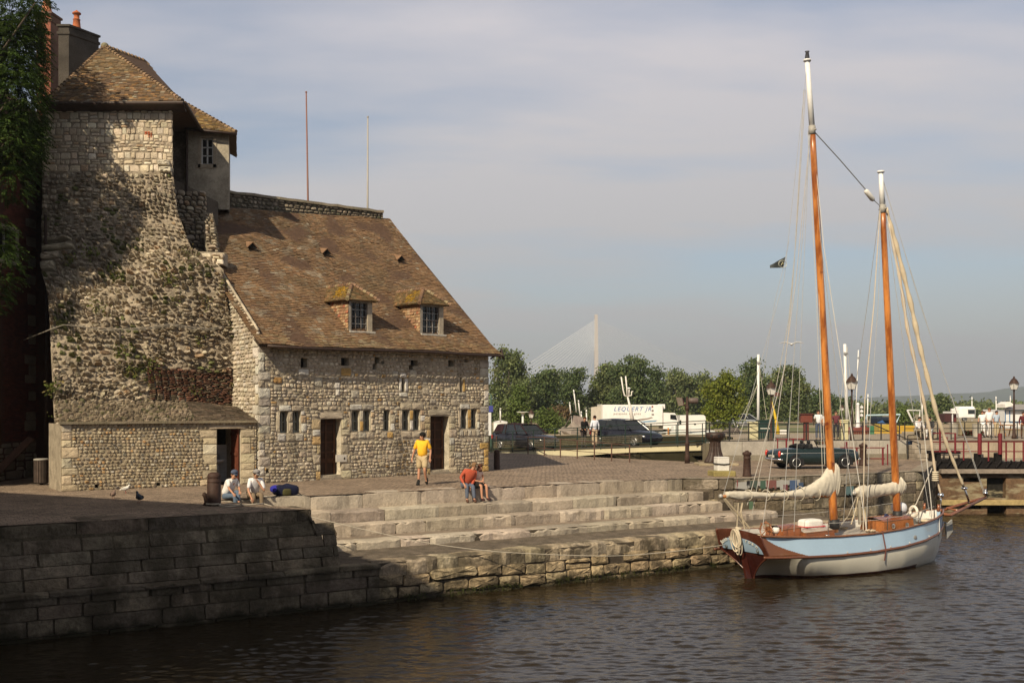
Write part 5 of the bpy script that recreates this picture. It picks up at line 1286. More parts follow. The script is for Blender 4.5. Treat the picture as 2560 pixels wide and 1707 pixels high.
for k in range(8):
    a=2*math.pi*k/8; m_.tube([(.62,0+.0,dk_(.6)+.33),(.62,.34*math.cos(a),dk_(.6)+.33+.30*math.sin(a))],.014,6,(.3,.12,.05))
m_.tube([(.62,.27*math.cos(2*math.pi*k/20),dk_(.6)+.33+.24*math.sin(2*math.pi*k/20)) for k in range(21)],.022,6,(.3,.12,.05)); lpart(m_,'steering_wheel',M['varnish'],boat,True)
# white lifebuoy / bell forward of mizzen, dome
m_=MB(); dc=cl(2262,1272); rounded(m_,dc+Vector((0,.25,.02)),.26,.24,.20,.8,(.72,.74,.80)); lpart(m_,'dome_hatch',M['plain'],boat,True)
m_=MB(); c=cl(2284,1278)+Vector((0,-.0,0)); m_.tube([(c.x+.02*math.cos(a),c.y+.17*math.cos(a),c.z+.17*math.sin(a)) for a in np.linspace(0,2*math.pi,19)],.05,8,(.78,.70,.60)); lpart(m_,'lifebuoy',M['plain'],boat,True)
m_=MB(); m_.prism([BI@P(2200,1313,36.2),BI@P(2216,1283,36.9),BI@P(2226,1290,37.0),BI@P(2220,1316,36.4)],(0,.05,0),(.03,.04,.10)); lpart(m_,'deck_board',M['plain'],boat); m_=MB(); m_.tube([(7.3,-.25,dk_(7)+.2),(7.3,.25,dk_(7)+.2)],.08,8,(.3,.3,.3)); m_.box(7.2,7.45,-.16,.16,dk_(7.3),dk_(7.3)+.22,(.12,.12,.12)); lpart(m_,'windlass',M['plain'],boat)
# masts
def mast(name,base,top,split,r0,r1,lab):
    b_,t_,s_=cl(*base),cl(*top),cl(*split); b_.z-=.15
    m_=MB(); pts=[b_.lerp(s_,k/14) for k in range(15)]; rr_=[r0+(r1-r0)*k/14*.8 for k in range(15)]
    vv=[]
    m_.tube(pts,rr_,14,(.62,.22,.045)); o=lpart(m_,name,M['mastwood'],boat,True); 
    m_=MB(); m_.tube([s_,t_],[r1*1.02+.003,r1*.82],12,(.80,.79,.77)); m_.tube([t_,t_+Vector((0,0,.06))],[r1*1.35,r1*1.35],12,(.7,.7,.7)); o2=m_.build('masthead',M['plain'],None,True); o2.parent=o
    m_=MB(); m_.tube([s_-Vector((0,0,.25)),s_+Vector((0,0,.02))],r1*1.25,12,(.35,.33,.3)); 
    for dy in (-1,1): m_.tube([s_+Vector((0,0,-.1)),s_+Vector((.02,dy*.16,-.12))],.03,6,(.3,.28,.25))
    o3=m_.build('mast_band',M['plain'],None,True); o3.parent=o
    m_=MB(); m_.tube([b_+Vector((0,0,.10)),b_+Vector((0,0,.42))],r0*1.22,14,(.02,.02,.022)); o4=m_.build('mast_boot',M['plain'],None,True); o4.parent=o
    return b_,s_,t_
m,nt,b=newmat('varnished_spruce'); at=nt.nodes.new('ShaderNodeAttribute'); at.attribute_name='Col'
g1=noise_t(nt,5,5,.65,sx=(1,1,.18)); g2=noise_t(nt,2.6,3,.6)
c1_=mixc(nt,(.25,.07,.014),(.60,.23,.055),ramp(nt,g1,.38,.62)); c2_=mixc(nt,c1_,(.16,.035,.01),ramp(nt,g2,.66,.72)); nt.links.new(c2_,b.inputs['Base Color']); b.inputs['Roughness'].default_value=.3; b.inputs['Coat Weight'].default_value=.5
M['mastwood']=m
mA=mast('mast',(2086,1318),(2018,154),(2030,317),.135,.092,'')
mB=mast('mast',(2244,1296),(2202,432),(2206,514),.132,.088,'')
m_=MB(); t_=mA[2]; m_.tube([t_+Vector((0,0,.05)),t_+Vector((0,0,.12)),t_+Vector((0,0,.28)),t_+Vector((0,0,.32))],[.05,.075,.05,.08],8,(.05,.05,.06)); lpart(m_,'masthead_light',M['plain'],boat,True)
# sails furled on booms
def sail(name,pts,seed,col=(.60,.55,.46)):
    "pts: (u,v_top,v_bottom) silhouettes from the clew to the mast; a bundle with folds"
    r=random.Random(seed); m_=MB(); vs=[];n=28;K=9*(len(pts)-1)
    us=[p[0] for p in pts]
    for i in range(K+1):
        t=i/K*(len(pts)-1); j=min(int(t),len(pts)-2); f=t-j
        u=pts[j][0]*(1-f)+pts[j+1][0]*f; vt=pts[j][1]*(1-f)+pts[j+1][1]*f; vb=pts[j][2]*(1-f)+pts[j+1][2]*f
        a,b_=cl(u,vt),cl(u,vb); c=(a+b_)/2; hz_=(a.z-b_.z)/2*.9; wy=min(.16,.08+hz_*.3)
        for k in range(n):
            th=2*math.pi*k/n; w=1+.14*nz(i*.3+seed,th*1.2)+.16*(1-abs(math.sin(i*.55+th*1.4+2*nz(i*.13,th+seed))))*(.6+.8*nz(i*.25,th*2))+.05*nz(i*1.1,th*4)
            vs.append((c.x,c.y+wy*math.cos(th)*w,c.z+hz_*math.sin(th)*w))
    fs=[]
    for i in range(K):
        for k in range(n): fs.append((i*n+k,i*n+(k+1)%n,(i+1)*n+(k+1)%n,(i+1)*n+k))
    fs.append(tuple(range(n-1,-1,-1))); fs.append(tuple(K*n+k for k in range(n)))
    m_.add(vs,fs,col); return lpart(m_,name,M['cloth'],boat,True)
s1_=sail('furled_sail',[(1814,1228,1244),(1850,1226,1252),(1875,1227,1247),(1920,1231,1246),(1960,1229,1246),(2000,1222,1246),(2030,1208,1243),(2055,1188,1243),(2072,1165,1244),(2086,1153,1246),(2092,1157,1244)],3)
s2_=sail('furled_sail',[(2138,1222,1232),(2150,1212,1250),(2175,1211,1247),(2205,1210,1240),(2230,1204,1238),(2243,1196,1238),(2252,1191,1238),(2258,1200,1232)],9)
for nm,A_,B_ in (('boom',cl(1802,1240),cl(2088,1238)),('boom',cl(2136,1232),cl(2246,1226))):
    m_=MB(); m_.tube([A_,B_],[.045,.06],10,(.45,.17,.04)); m_.ell(A_,(.07,.07,.07),8,6,(.5,.48,.45)); lpart(m_,nm,M['varnish'],boat,True)
for u in (1870,1915,1960,2000,2040): 
    m_=MB(); a=cl(u,1226 if u<1990 else 1218); b_=cl(u,1248); c=(a+b_)/2; m_.tube([(c.x,c.y+.2*math.cos(t),c.z+((a.z-b_.z)/2+.03)*math.sin(t)) for t in np.linspace(0,2*math.pi,15)],.012,5,(.6,.55,.45)); lpart(m_,'sail_tie',M['cloth'],boat)
# bowsprit A-frame
tip=cl(2464,1243); m_=MB()
bt=Vector((8.75,0,1.62)); m_.tube([(8.3,-.42,1.62),(8.75,-.34,1.55),tip],[.05,.06,.05],8,(.26,.10,.045)); m_.tube([(8.3,.42,1.66),(8.9,.32,1.62),tip],[.05,.06,.05],8,(.32,.11,.045))
m_.tube([(9.3,-.28,interp(9.3,[8.75,tip.x],[1.56,tip.z])),(9.3,.28,interp(9.3,[8.75,tip.x],[1.62,tip.z]))],.035,6,(.3,.11,.05)); m_.tube([(8.2,-.3,1.7),(8.2,-.3,1.95)],.05,6,(.3,.11,.05)); m_.tube([(8.2,.3,1.7),(8.2,.3,1.95)],.05,6,(.3,.11,.05)); lpart(m_,'bowsprit',M['varnish'],boat,True)
m_=MB(); m_.prism([(8.9,-.02,1.15),(9.25,-.02,1.35),(9.3,-.02,.95),(9.0,-.02,.7),(8.95,-.02,.9)],(0,.05,0),(.33,.33,.32)); m_.tube([(8.75,0,1.3),(9.25,0,1.15)],.03,6,(.3,.3,.3)); lpart(m_,'anchor',M['plain'],boat)
m_=MB(); m_.tube([cl(2464,1240),cl(2464,1222)],.04,8,(.5,.5,.48)); m_.ell(cl(2463,1232),(.09,.09,.08),10,6,(.5,.5,.48)); m_.ell(cl(2411,1220),(.12,.12,.06),10,6,(.55,.55,.53)); m_.tube([cl(2411,1220),cl(2422,1252)],.04,6,(.4,.36,.3)); m_.ell(cl(2352,1238),(.11,.11,.10),10,6,(.6,.58,.55)); m_.tube([cl(2352,1235),cl(2352,1270)],.03,6,(.5,.5,.5)); lpart(m_,'furling_drum',M['chrome'],boat,True)
# rigging: every line passes through its own points
LN=[]
BSD=Vector((-BH.y,BH.x,0))
def cls(u,v,side):
    O=BO+BSD*side; k=(u-CX)/F; x=(k*O.y-O.x)/(BH.x-k*BH.y); return BI@P(u,v,O.y+x*BH.y)
def line(name,pts,r0=.012,col=(.55,.52,.46),side=0.0,mat='rope_p'):
    v0,v1=pts[0][1],pts[-1][1]; m_=MB(); m_.tube([cls(u,v,side*(v-v0)/(v1-v0)) for u,v in pts],r0,5,col); lpart(m_,name,M['cloth'],boat)
wire=(.40,.40,.40); tan=(.56,.47,.33); dark=(.10,.10,.10)
line('topping_lift',[(2010,225),(1988,620),(1978,760),(1962,920),(1868,1262)],.012,(.45,.42,.38))
line('topping_lift',[(2014,225),(1990,600),(1972,800),(1880,1285)],.010,(.42,.40,.36))
line('backstay',[(2017,170),(1960,700),(1808,1238)],.007,wire)
line('shroud',[(2026,330),(1990,700),(1905,1330)],.012,(.45,.42,.4),-.5)
line('shroud',[(2026,330),(1998,700),(1955,1328)],.010,wire,-.7)
line('shroud',[(2024,335),(2008,700),(1985,1328)],.008,wire,-.8)
line('shroud',[(2032,335),(2060,620),(2096,860),(2166,1325)],.014,(.62,.60,.57),-.9)
line('shroud',[(2032,335),(2052,600),(2085,880),(2140,1320)],.010,wire,-.6)
line('halyard',[(2037,325),(2046,700),(2062,1160)],.010,(.6,.57,.5))
line('halyard',[(2020,330),(2042,760),(2058,1240)],.009,(.6,.57,.5))
line('triatic_stay',[(2038,332),(2100,400),(2164,474)],.018,(.25,.25,.25))
line('triatic_stay',[(2184,500),(2200,515)],.014,(.25,.25,.25))
m_=MB(); m_.tube([cl(2163,476),cl(2166,479),cl(2181,498),cl(2184,501)],[.05,.085,.085,.05],12,(.72,.70,.66)); lpart(m_,'radar_reflector',M['plain'],boat,True)
line('shroud',[(2199,525),(2170,750),(2128,1040),(2108,1310)],.010,(.25,.25,.25),-.3)
line('shroud',[(2200,525),(2185,760),(2162,1000),(2158,1325)],.018,(.56,.48,.38),-.8)
line('shroud',[(2202,525),(2196,750),(2175,1050),(2166,1325)],.010,wire,-.9)
line('halyard',[(2212,520),(2236,700),(2275,980),(2325,1290)],.010,wire,-.6)
line('halyard',[(2214,520),(2250,715),(2258,750),(2300,980),(2331,1290)],.016,(.62,.60,.56),-.5)
line('forestay',[(2207,470),(2246,680),(2330,1000),(2400,1190)],.007,wire)
line('forestay',[(2208,450),(2300,760),(2460,1235)],.009,(.5,.5,.5))
line('forestay',[(2208,455),(2330,850),(2463,1235)],.009,(.5,.5,.5))
def furl(pts,r0,col,seed):
    m_=MB(); P_=[];
    for i in range(len(pts)-1):
        n=10
        for k in range(n): f=k/n; P_.append(cl(pts[i][0]*(1-f)+pts[i+1][0]*f,pts[i][1]*(1-f)+pts[i+1][1]*f))
    P_.append(cl(*pts[-1])); rr_=[r0*(.55+.45*math.sin(math.pi*min(1,(i+2)/len(P_))**.8))*(1+.22*math.sin(i*1.3+seed)) for i in range(len(P_))]
    m_.tube(P_,rr_,9,col); lpart(m_,'furled_jib',M['cloth'],boat,True)
furl([(2215,520),(2240,610),(2277,760),(2303,880),(2340,1030),(2370,1120),(2409,1216)],.078,(.66,.56,.41),1)
furl([(2222,560),(2250,700),(2270,830),(2300,960),(2325,1080),(2338,1180),(2352,1236)],.058,(.64,.53,.40),2)
m_=MB(); 
for k in range(5): m_.tube([(cl(2338,1180+k*5)+Vector((.09*math.cos(t),.09*math.sin(t),0))) for t in np.linspace(0,2*math.pi,11)],.03,5,(.62,.55,.42))
lpart(m_,'lashing',M['cloth'],boat)
# sheet tackle, mizzen-side clutter, stanchions and lifelines
line('mainsheet',[(1812,1246),(1850,1290),(1874,1320)],.03,tan); line('mainsheet',[(1808,1246),(1842,1292),(1868,1322)],.02,(.45,.38,.28)); line('mainsheet',[(1856,1256),(1852,1280),(1862,1322)],.03,(.50,.42,.30)); line('mainsheet',[(1846,1256),(1842,1322)],.022,(.45,.38,.28))
line('mizzen_sheet',[(2146,1238),(2140,1270),(2128,1310)],.02,tan); line('mizzen_sheet',[(2150,1240),(2162,1280),(2166,1318)],.025,tan); line('mizzen_sheet',[(2142,1240),(2120,1290),(2098,1316)],.015,(.4,.35,.28)); line('mizzen_sheet',[(2148,1250),(2150,1310)],.06,(.30,.27,.22)); line('mizzen_sheet',[(2330,1170),(2290,1260),(2242,1312)],.018,(.5,.46,.4))
for x in (2.0,4.6,6.3,7.4):
    m_=MB(); h=interp(x,SX,SHZ); b_=interp(x,SX,BS); m_.tube([(x,-b_+.06,h),(x,-b_+.05,h+.42)],.014,6); m_.tube([(x,b_-.06,h),(x,b_-.05,h+.42)],.014,6); lpart(m_,'stanchion',M['chrome'],boat)
for s_ in (-1,1):
    m_=MB(); m_.tube([(x,s_*(interp(x,SX,BS)-.05),interp(x,SX,SHZ)+.41+.03*nz(x*3)) for x in np.linspace(2.0,7.4,16)],.008,5,(.5,.48,.45)); lpart(m_,'lifeline',M['cloth'],boat)
m_=MB(); 
for x in (2.6,3.6,4.55,5.55,6.8): m_.lathe([(.03,0),(.03,.02)],(0,0,0),8,(.6,.6,.6),M=Matrix.Translation((x,-interp(x,SX,BRL)-.01,interp(x,SX,RLZ)+.08))@Matrix.Rotation(math.radians(90),4,'X'))
m_.lathe([(.07,0),(.07,.02),(.04,.03)],(0,0,0),12,(.25,.25,.25),M=Matrix.Translation((5.9,-interp(5.9,SX,BRL)+.01,interp(5.9,SX,RLZ)+.2))@Matrix.Rotation(math.radians(90),4,'X'))
for x in (4.25,): m_.tube([(x,-interp(x,SX,BS)-.03,interp(x,SX,SHZ)+.05),(x,-interp(x,SX,BRL)-.07,interp(x,SX,RLZ)),(x-.02,-interp(x,SX,BRL)-.03,interp(x,SX,RLZ)-.32)],.022,6,(.14,.05,.04))
for x in (7.7,): m_.tube([(x,-interp(x,SX,BS)-.03,interp(x,SX,SHZ)),(x,-interp(x,SX,BRL)-.05,interp(x,SX,RLZ)),(x-.02,-interp(x,SX,BRL)-.0,interp(x,SX,RLZ)-.22)],.02,6,(.6,.6,.6))
lpart(m_,'chainplate',M['plain'],boat)
m_=MB()
for (x,y) in ((.2,.7),(.5,-.75),(1.0,.8),(7.3,.25),(7.6,-.2),(4.9,.9),(5.0,-.2),(-.1,.1)):
    m_=MB()
    for k in range(4): m_.tube([(x+(.10+.02*k)*math.cos(t),y+(.10+.02*k)*math.sin(t),dk_(x)+.07+.015*k) for t in np.linspace(0,6.28,11)],.018,5,jc((.55,.47,.35),.15))
    lpart(m_,'deck_rope',M['cloth'],boat)
# rope coil on the transom
t=thing('rope_coil','loose coil of pale rope hanging over the boat stern','rope',BM@Vector((-.5,-.05,1.45)),BR)
m_=MB(); r=random.Random(8)
for k in range(8):
    w=r.uniform(.10,.24); d_=r.uniform(.45,.80); ox=r.uniform(-.06,.06); px=-.10-.012*k
    pts=[]
    for a in np.linspace(0,2*math.pi,22): 
        z=-d_/2+d_/2*math.cos(a); pts.append((px-.10*(1-math.cos(a))*-.35*d_ -.02+.20*(-z)*.43-.10*0,ox+w*math.sin(a)*(.7+.3*math.sin(a/2)),z+.10))
    m_.tube(pts,.017,6,jc((.62,.54,.42),.12,r))
for k in range(3): m_.tube([(-.05,-.14,.10+.02*k),(-.14,0,.13+.02*k),(-.05,.14,.1+.02*k)],.02,6,(.6,.52,.4))
lpart(m_,'rope',M['cloth'],t,True)
for ch in list(t.children): ch.matrix_parent_inverse=Matrix.Identity(4)
# pennant
m_=MB(); a,b_,c=cl(1964,642),cl(1959,669),cl(1924,668); 
vs=[];K=8
for i in range(K+1):
    f=i/K; tp=a.lerp(c+Vector((0,0,.06)),f); bt_=b_.lerp(c-Vector((0,0,.03)),f); wv=.05*math.sin(f*6)*f
    vs+= [tp+Vector((0,wv,0)),bt_+Vector((0,wv,0))]
m_.add(vs,[(2*i,2*i+1,2*i+3,2*i+2) for i in range(K)],(.09,.10,.10)); mid=(a+b_+c)/3+Vector((.1,0,0)); m_.tube([mid+Vector((.17*math.cos(t_),-.03,.11*math.sin(t_))) for t_ in np.linspace(0,2*math.pi,17)],.01,4,(.5,.5,.42)); m_.tube([mid+Vector((-.06,-.03,-.04)),mid+Vector((0,-.03,.05)),mid+Vector((.07,-.03,-.02))],.014,4,(.45,.42,.25))
lpart(m_,'pennant',M['cloth'],boat); line('flag_halyard',[(1973,600),(1964,642),(1958,670),(1938,750),(1906,950)],.006,(.4,.4,.4))
# mooring lines
def rope(name,lab,A_,B_,pix,r0,col=(.50,.45,.37)):
    A_=Vector(A_);B_=Vector(B_); pts=[A_]
    dx,dy=B_.x-A_.x,B_.y-A_.y
    for (u,v) in pix:
        k=(u-CX)/F; t_=(k*A_.y-A_.x)/(dx-k*dy); Y=(A_.y+t_*dy)*(1-.028*math.sin(math.pi*min(1,max(0,t_)))); pts.append(P(u,v,Y))
    pts.append(B_); m_=MB()
    # smooth by Catmull-Rom
    out=[]
    for i in range(len(pts)-1):
        p0,p1,p2,p3=pts[max(i-1,0)],pts[i],pts[i+1],pts[min(i+2,len(pts)-1)]
        for k in range(6):
            s_=k/6; out.append(.5*((2*p1)+(p2-p0)*s_+(2*p0-5*p1+4*p2-p3)*s_*s_+(3*p1-p0-3*p2+p3)*s_**3))
    out.append(pts[-1]); m_.tube(out,r0,6,col); o=m_.build('mooring_line',M['cloth'],None,True); tag(o,lab,'rope'); return o
RA=Vector((-6.85,30.0,.06))
rope('mooring_line','long pale mooring line sagging across the steps to the stern',RA,BM@Vector((-.42,.72,.98)),[(780,1292),(905,1322),(1055,1354),(1180,1372),(1301,1382),(1523,1389),(1680,1378)],.012)
# ================================================================ bollards
def bollard_cap(name,label,loc,h,r0,style,lean=0,col=(.06,.035,.027),group='cast iron bollards on the quay'):
    t=thing(name,label,'bollard',loc,0,group); m_=MB(); R=Matrix.Rotation(lean,4,'Y')
    if style=='plain': pr_=[(r0*1.02,-.02),(r0,.0),(r0*.97,h*.78),(r0*.9,h*.80),(r0*.9,h*.82),(r0*.95,h*.84),(r0*.93,h*.9),(r0*.8,h*.96),(r0*.45,h),(.01,h*1.005)]
    else: pr_=[(r0*1.15,-.02),(r0*1.1,.06*h),(r0,.10*h),(r0*.86,h*.66),(r0*.95,h*.68),(r0*.95,h*.71),(r0*.86,h*.73),(r0*.86,h*.80),(r0*1.12,h*.84),(r0*1.14,h*.89),(r0*.95,h*.93),(r0*.5,h*.95),(r0*.42,h*.97),(r0*.4,h*.99),(.01,h)]
    m_.lathe(pr_,(0,0,0),24,col,M=R); lpart(m_,'post',M['rust'],t,True)
    m_=MB(); m_.lathe([(r0*1.02,h*.70),(r0*1.02,h*.73)] if style=='plain' else [(r0*.97,h*.40),(r0*.97,h*.43)],(0,0,0),20,M=R); lpart(m_,'collar',M['rust'],t,True); return t
g=G(535,1263); bollard_cap('bollard','stout brown bollard in front of the outbuilding doorway with rope at its foot',g,.92,.19,'plain')
g=G(1242,1173); bollard_cap('bollard','short dark bollard near the right corner of the stone house',g,.85,.135,'plain')
g=G(1867.5,1190.5); bollard_cap('bollard','upright dark bollard with rounded knob beside the white block',g,1.02,.155,'knob')
g=G(2157,1164); bollard_cap('bollard','ribbed bollard standing in front of the red railing behind the masts',g,1.06,.17,'knob',.02)
# coil of mooring rope on the left bollard
t=thing('rope_coil','pale rope looped on the coping round the brown bollard','rope',G(535,1263)); m_=MB()
c0=G(535,1263)
m_.tube([p-c0 for p in [Vector((c0.x+.2*math.cos(a),c0.y+.2*math.sin(a),.05)) for a in np.linspace(2.6,6.0,12)]+[G(548,1264,.04),G(570,1261,.05),G(600,1263,.04),Vector(RA)]],.025,6,(.50,.44,.35))
m_.tube([p-c0 for p in [G(553,1267,.02),G(575,1266,.02),G(596,1264,.03),G(606,1262,.05),G(603,1258,.10),G(599,1261,.04)]],.022,6,(.5,.44,.35)); lpart(m_,'rope',M['cloth'],t,True)
m_=MB(); m_.lathe([(.10,0),(.12,.03),(.06,.10),(.05,.22),(.07,.30),(.03,.36)],G(518,1262)-c0,10,(.05,.035,.03),M=Matrix.Rotation(-.25,4,'Y')); lpart(m_,'cleat',M['rust'],t,True)
# big fluted capstan
g=G(1788,1162); t=thing('capstan','large fluted dark iron capstan on a stone slab by the bridge','capstan',g)
m_=MB(); m_.lathe([(.50,0),(.52,.06),(.47,.14),(.38,.30),(.31,.50),(.26,.75),(.255,.95),(.28,1.05)],(0,0,.1),32,(.075,.045,.035),flute=.10); lpart(m_,'barrel',M['iron'],t)
m_=MB(); m_.lathe([(.30,1.12),(.34,1.15),(.40,1.22),(.44,1.24),(.44,1.45),(.40,1.48),(.1,1.5)],(0,0,.03),24,(.06,.035,.028)); lpart(m_,'drumhead',M['iron'],t,True)
for k in range(8):
    a=2*math.pi*k/8+.2; m_=MB(); m_.box(-.05,.05,-.05,.05,-.05,.05,M=Matrix.Translation((.42*math.cos(a),.42*math.sin(a),1.37))@Matrix.Rotation(a,4,'Z')); lpart(m_,'bar_socket',M['black'],t)
m_=MB(); m_.bbox(-.85,1.0,-.6,.8,-.1,.10,.03,(.34,.28,.19)); lpart(m_,'plinth',M['stone'],t)
# white mooring block on a stone base
g=G(1804,1189); t=thing('mooring_block','white painted square block wrapped with black cable on a mossy stone','mooring block',g,.15)
m_=MB(); m_.bbox(-.24,.24,-.24,.24,.20,.68,.02,(.72,.70,.66)); m_.bbox(-.24,.24,-.24,.24,.685,.745,.015,(.72,.70,.66)); lpart(m_,'block',M['plain'],t)
m_=MB(); m_.bbox(-.45,.45,-.40,.40,-.02,.205,.03,(.30,.25,.10)); lpart(m_,'base_stone',M['stone'],t)
m_=MB(); 
for z in (.47,.49): m_.tube([(-.26,-.26,z),(0,-.27,z-.02),(.26,-.26,z),(.27,0,z),(.26,.26,z),(-.26,.26,z),(-.27,0,z),(-.26,-.26,z)],.014,5,(.02,.02,.02))
lpart(m_,'cable',M['plain'],t)
# litter bin, plank
g=G(104,1211); t=thing('litter_bin','brown slatted litter bin beside the drainpipe at the tower corner','bin',(X_at(104,38.0),38.0,0))
m_=MB(); 
for k in range(18):
    a=2*math.pi*k/18; m_.box(-.035,.035,-.012,.012,.08,.86,jc((.075,.055,.045),.15),M=Matrix.Translation((.24*math.cos(a),.24*math.sin(a),0))@Matrix.Rotation(a+math.pi/2,4,'Z'))
lpart(m_,'slats',M['wood'],t); m_=MB(); m_.lathe([(.21,.05),(.22,.84)],(0,0,0),16); m_.lathe([(.07,-.02),(.07,.06)],(0,0,0),8); lpart(m_,'liner',M['black'],t); m_=MB(); m_.lathe([(.26,.85),(.27,.9),(.2,.92)],(0,0,0),18,(.3,.28,.25)); lpart(m_,'rim',M['plain'],t,True)
m_=MB(); m_.prism([Vector(x) for x in ((-18.9,38.6,0),(-18.5,38.6,0),(-17.15,39.0,1.55),(-17.35,39.0,1.65))],(0,.12,0),(.12,.07,.05)); tag(m_.build('timber_plank',M['wood']),'old dark timber propped against the brick wall behind the litter bin','plank')
# ---- pigeons
def pigeon(lab,loc,rot,col,sc=1.0):
    t=thing('pigeon',lab,'bird',loc,rot,'pigeons on the quay'); m_=MB()
    prof=[(-.17,0,.10,.012),(-.12,0,.115,.03),(-.04,0,.13,.062),(.03,0,.145,.066),(.08,0,.175,.045),(.105,0,.215,.026),(.12,0,.245,.027),(.14,0,.25,.018),(.16,0,.243,.006)]
    m_.tube([(a*sc,b*sc,c*sc) for a,b,c,_ in prof],[p[3]*sc for p in prof],10,col); lpart(m_,'body',M['cloth'],t,True)
    for s_ in (-1,1):
        m_=MB(); m_.ell((-.03*sc,s_*.055*sc,.135*sc),(.10*sc,.018*sc,.045*sc),8,6,tuple(c*.7 for c in col)); lpart(m_,'wing',M['cloth'],t,True)
        m_=MB(); m_.tube([(.01,s_*.025,.09*sc),(.015,s_*.027,.0)],.006,4,(.4,.12,.1)); m_.tube([(.0,s_*.027,.004),(.04*sc,s_*.03,.003)],.005,4,(.4,.12,.1)); lpart(m_,'leg',M['cloth'],t)
pigeon('dark grey pigeon standing in the shade on the paving',G(348,1257),2.3,(.06,.07,.09),1.25)
pigeon('small brown pigeon walking near the edge of the shade',G(283,1246),1.6,(.22,.15,.12),1.0)
pigeon('white pigeon pecking in the sunlight before the flint wall',G(313,1232),.2,(.75,.72,.68),1.0)
# ================================================================ seagull in flight
gp=P(1979,861,60); t=thing('seagull','white seagull gliding with wings spread in the sky above the trees','bird',gp,.2)
m_=MB(); m_.tube([(-.24,0,0),(-.12,0,.0),(0,0,.0),(.12,0,.01),(.2,0,.03),(.25,0,.02)],[.01,.05,.075,.06,.035,.008],10,(.75,.75,.74)); lpart(m_,'body',M['cloth'],t,True)
for s_ in (-1,1):
    m_=MB(); m_.tube([(0,s_*.03,.03),(.01,s_*.30,.13),(-.03,s_*.50,.10),(-.05,s_*.66,.06)],[.05,.045,.035,.012],6,(.40,.41,.43)); lpart(m_,'wing',M['cloth'],t)
t.rotation_euler=(0,0,math.radians(75))
# ================================================================ street lamps
def lantern(t,z,s=1.0,roofc=(.12,.05,.035),lit=(.70,.68,.63)):
    m_=MB(); w0,w1,h=.11*s,.19*s,.36*s
    m_.add([(a*w0,b*w0,z) for a,b in ((-1,-1),(1,-1),(1,1),(-1,1))]+[(a*w1,b*w1,z+h) for a,b in ((-1,-1),(1,-1),(1,1),(-1,1))],[(0,1,5,4),(1,2,6,5),(2,3,7,6),(3,0,4,7)]); lpart(m_,'lantern_glass',M['lampglass'],t)
    m_=MB()
    for a,b in ((-1,-1),(1,-1),(1,1),(-1,1)): m_.tube([(a*w0,b*w0,z),(a*w1,b*w1,z+h)],.013*s,5,roofc)
    m_.tube([(0,0,z-.14*s),(0,0,z)],[.035*s,.05*s],8,roofc); m_.bbox(-w0*1.1,w0*1.1,-w0*1.1,w0*1.1,z-.02,z+.01,.005,roofc)
    m_.lathe([(w1*1.45,z+h),(w1*1.35,z+h+.04*s),(w1*1.0,z+h+.17*s),(w1*.55,z+h+.27*s),(w1*.28,z+h+.30*s),(w1*.3,z+h+.36*s),(.01,z+h+.42*s)],(0,0,0),12,roofc); lpart(m_,'lantern_frame',M['rust'],t)
def lamp(u,vtop,vbase,Y,label,col=(.09,.04,.03),s=1.0,zbase=None):
    z0=P(u,vbase,Y).z if zbase is None else zbase; zt=P(u,vtop,Y).z; t=thing('street_lamp',label,'street lamp',(X_at(u,Y),Y,z0),.3,'lantern street lamps'); H=zt-z0; s=s
    top=H-.78*s-.14*s
    m_=MB(); m_.lathe([(.13,0),(.13,.12),(.09,.2),(.085,.5),(.065,.6),(.055,top*.6),(.04,top),(.06,top+.05),(.03,top+.14*s)],(0,0,0),12,col); lpart(m_,'post',M['rust'],t,True); lantern(t,top+.14*s,s,col); return t
lamp(1928,950,1104,58,'brown lantern lamp with loudspeaker box left of the main mast')
ls=bpy.context.scene.objects; t=[o for o in bpy.data.objects if o.name.startswith('street_lamp')][-1]; m_=MB(); zz_=P(1938,985,58).z-t.location.z; m_.bbox(.06,.45,-.1,.1,zz_-.12,zz_+.1,.02,(.16,.07,.06)); lpart(m_,'loudspeaker',M['plain'],t)
lamp(2129.6,933,1100,57,'tall brown lantern lamp between the two masts of the ketch',s=1.08)
lamp(2535,940,1096,60,'black lantern lamp on the far right near the low white building',(.02,.02,.025),.95)
lamp(1328,1022,1082,90,'distant lantern lamp in front of the dark trees near the house',(.2,.15,.1),.95)
lamp(2105,1010,1060,125,'small distant lantern lamp just left of the white mast',(.2,.2,.2),.95)
def tlamp(u,v0,v1,Y,label):
    z0,z1=P(u,v1,Y).z,P(u,v0,Y).z; t=thing('lamp_post',label,'lamp post',(X_at(u,Y),Y,z0),0,'white flat topped lamp posts'); m_=MB(); m_.tube([(0,0,0),(0,0,z1-z0-.1)],[.11,.09],8,(.62,.62,.58)); lpart(m_,'post',M['plain'],t,True); m_=MB(); m_.lathe([(.15,z1-z0-.2),(.18,z1-z0-.1),(.55,z1-z0-.03),(.5,z1-z0)],(0,0,0),14,(.65,.65,.6)); lpart(m_,'lamp_head',M['plain'],t,True)
tlamp(1307,1029,1100,95,'white flat topped lamp post beside the distant lantern lamp')
tlamp(1826.5,1019,1075,125,'left white flat topped lamp post under the round green tree')
tlamp(1846,1016,1075,125,'right white flat topped lamp post under the round green tree')
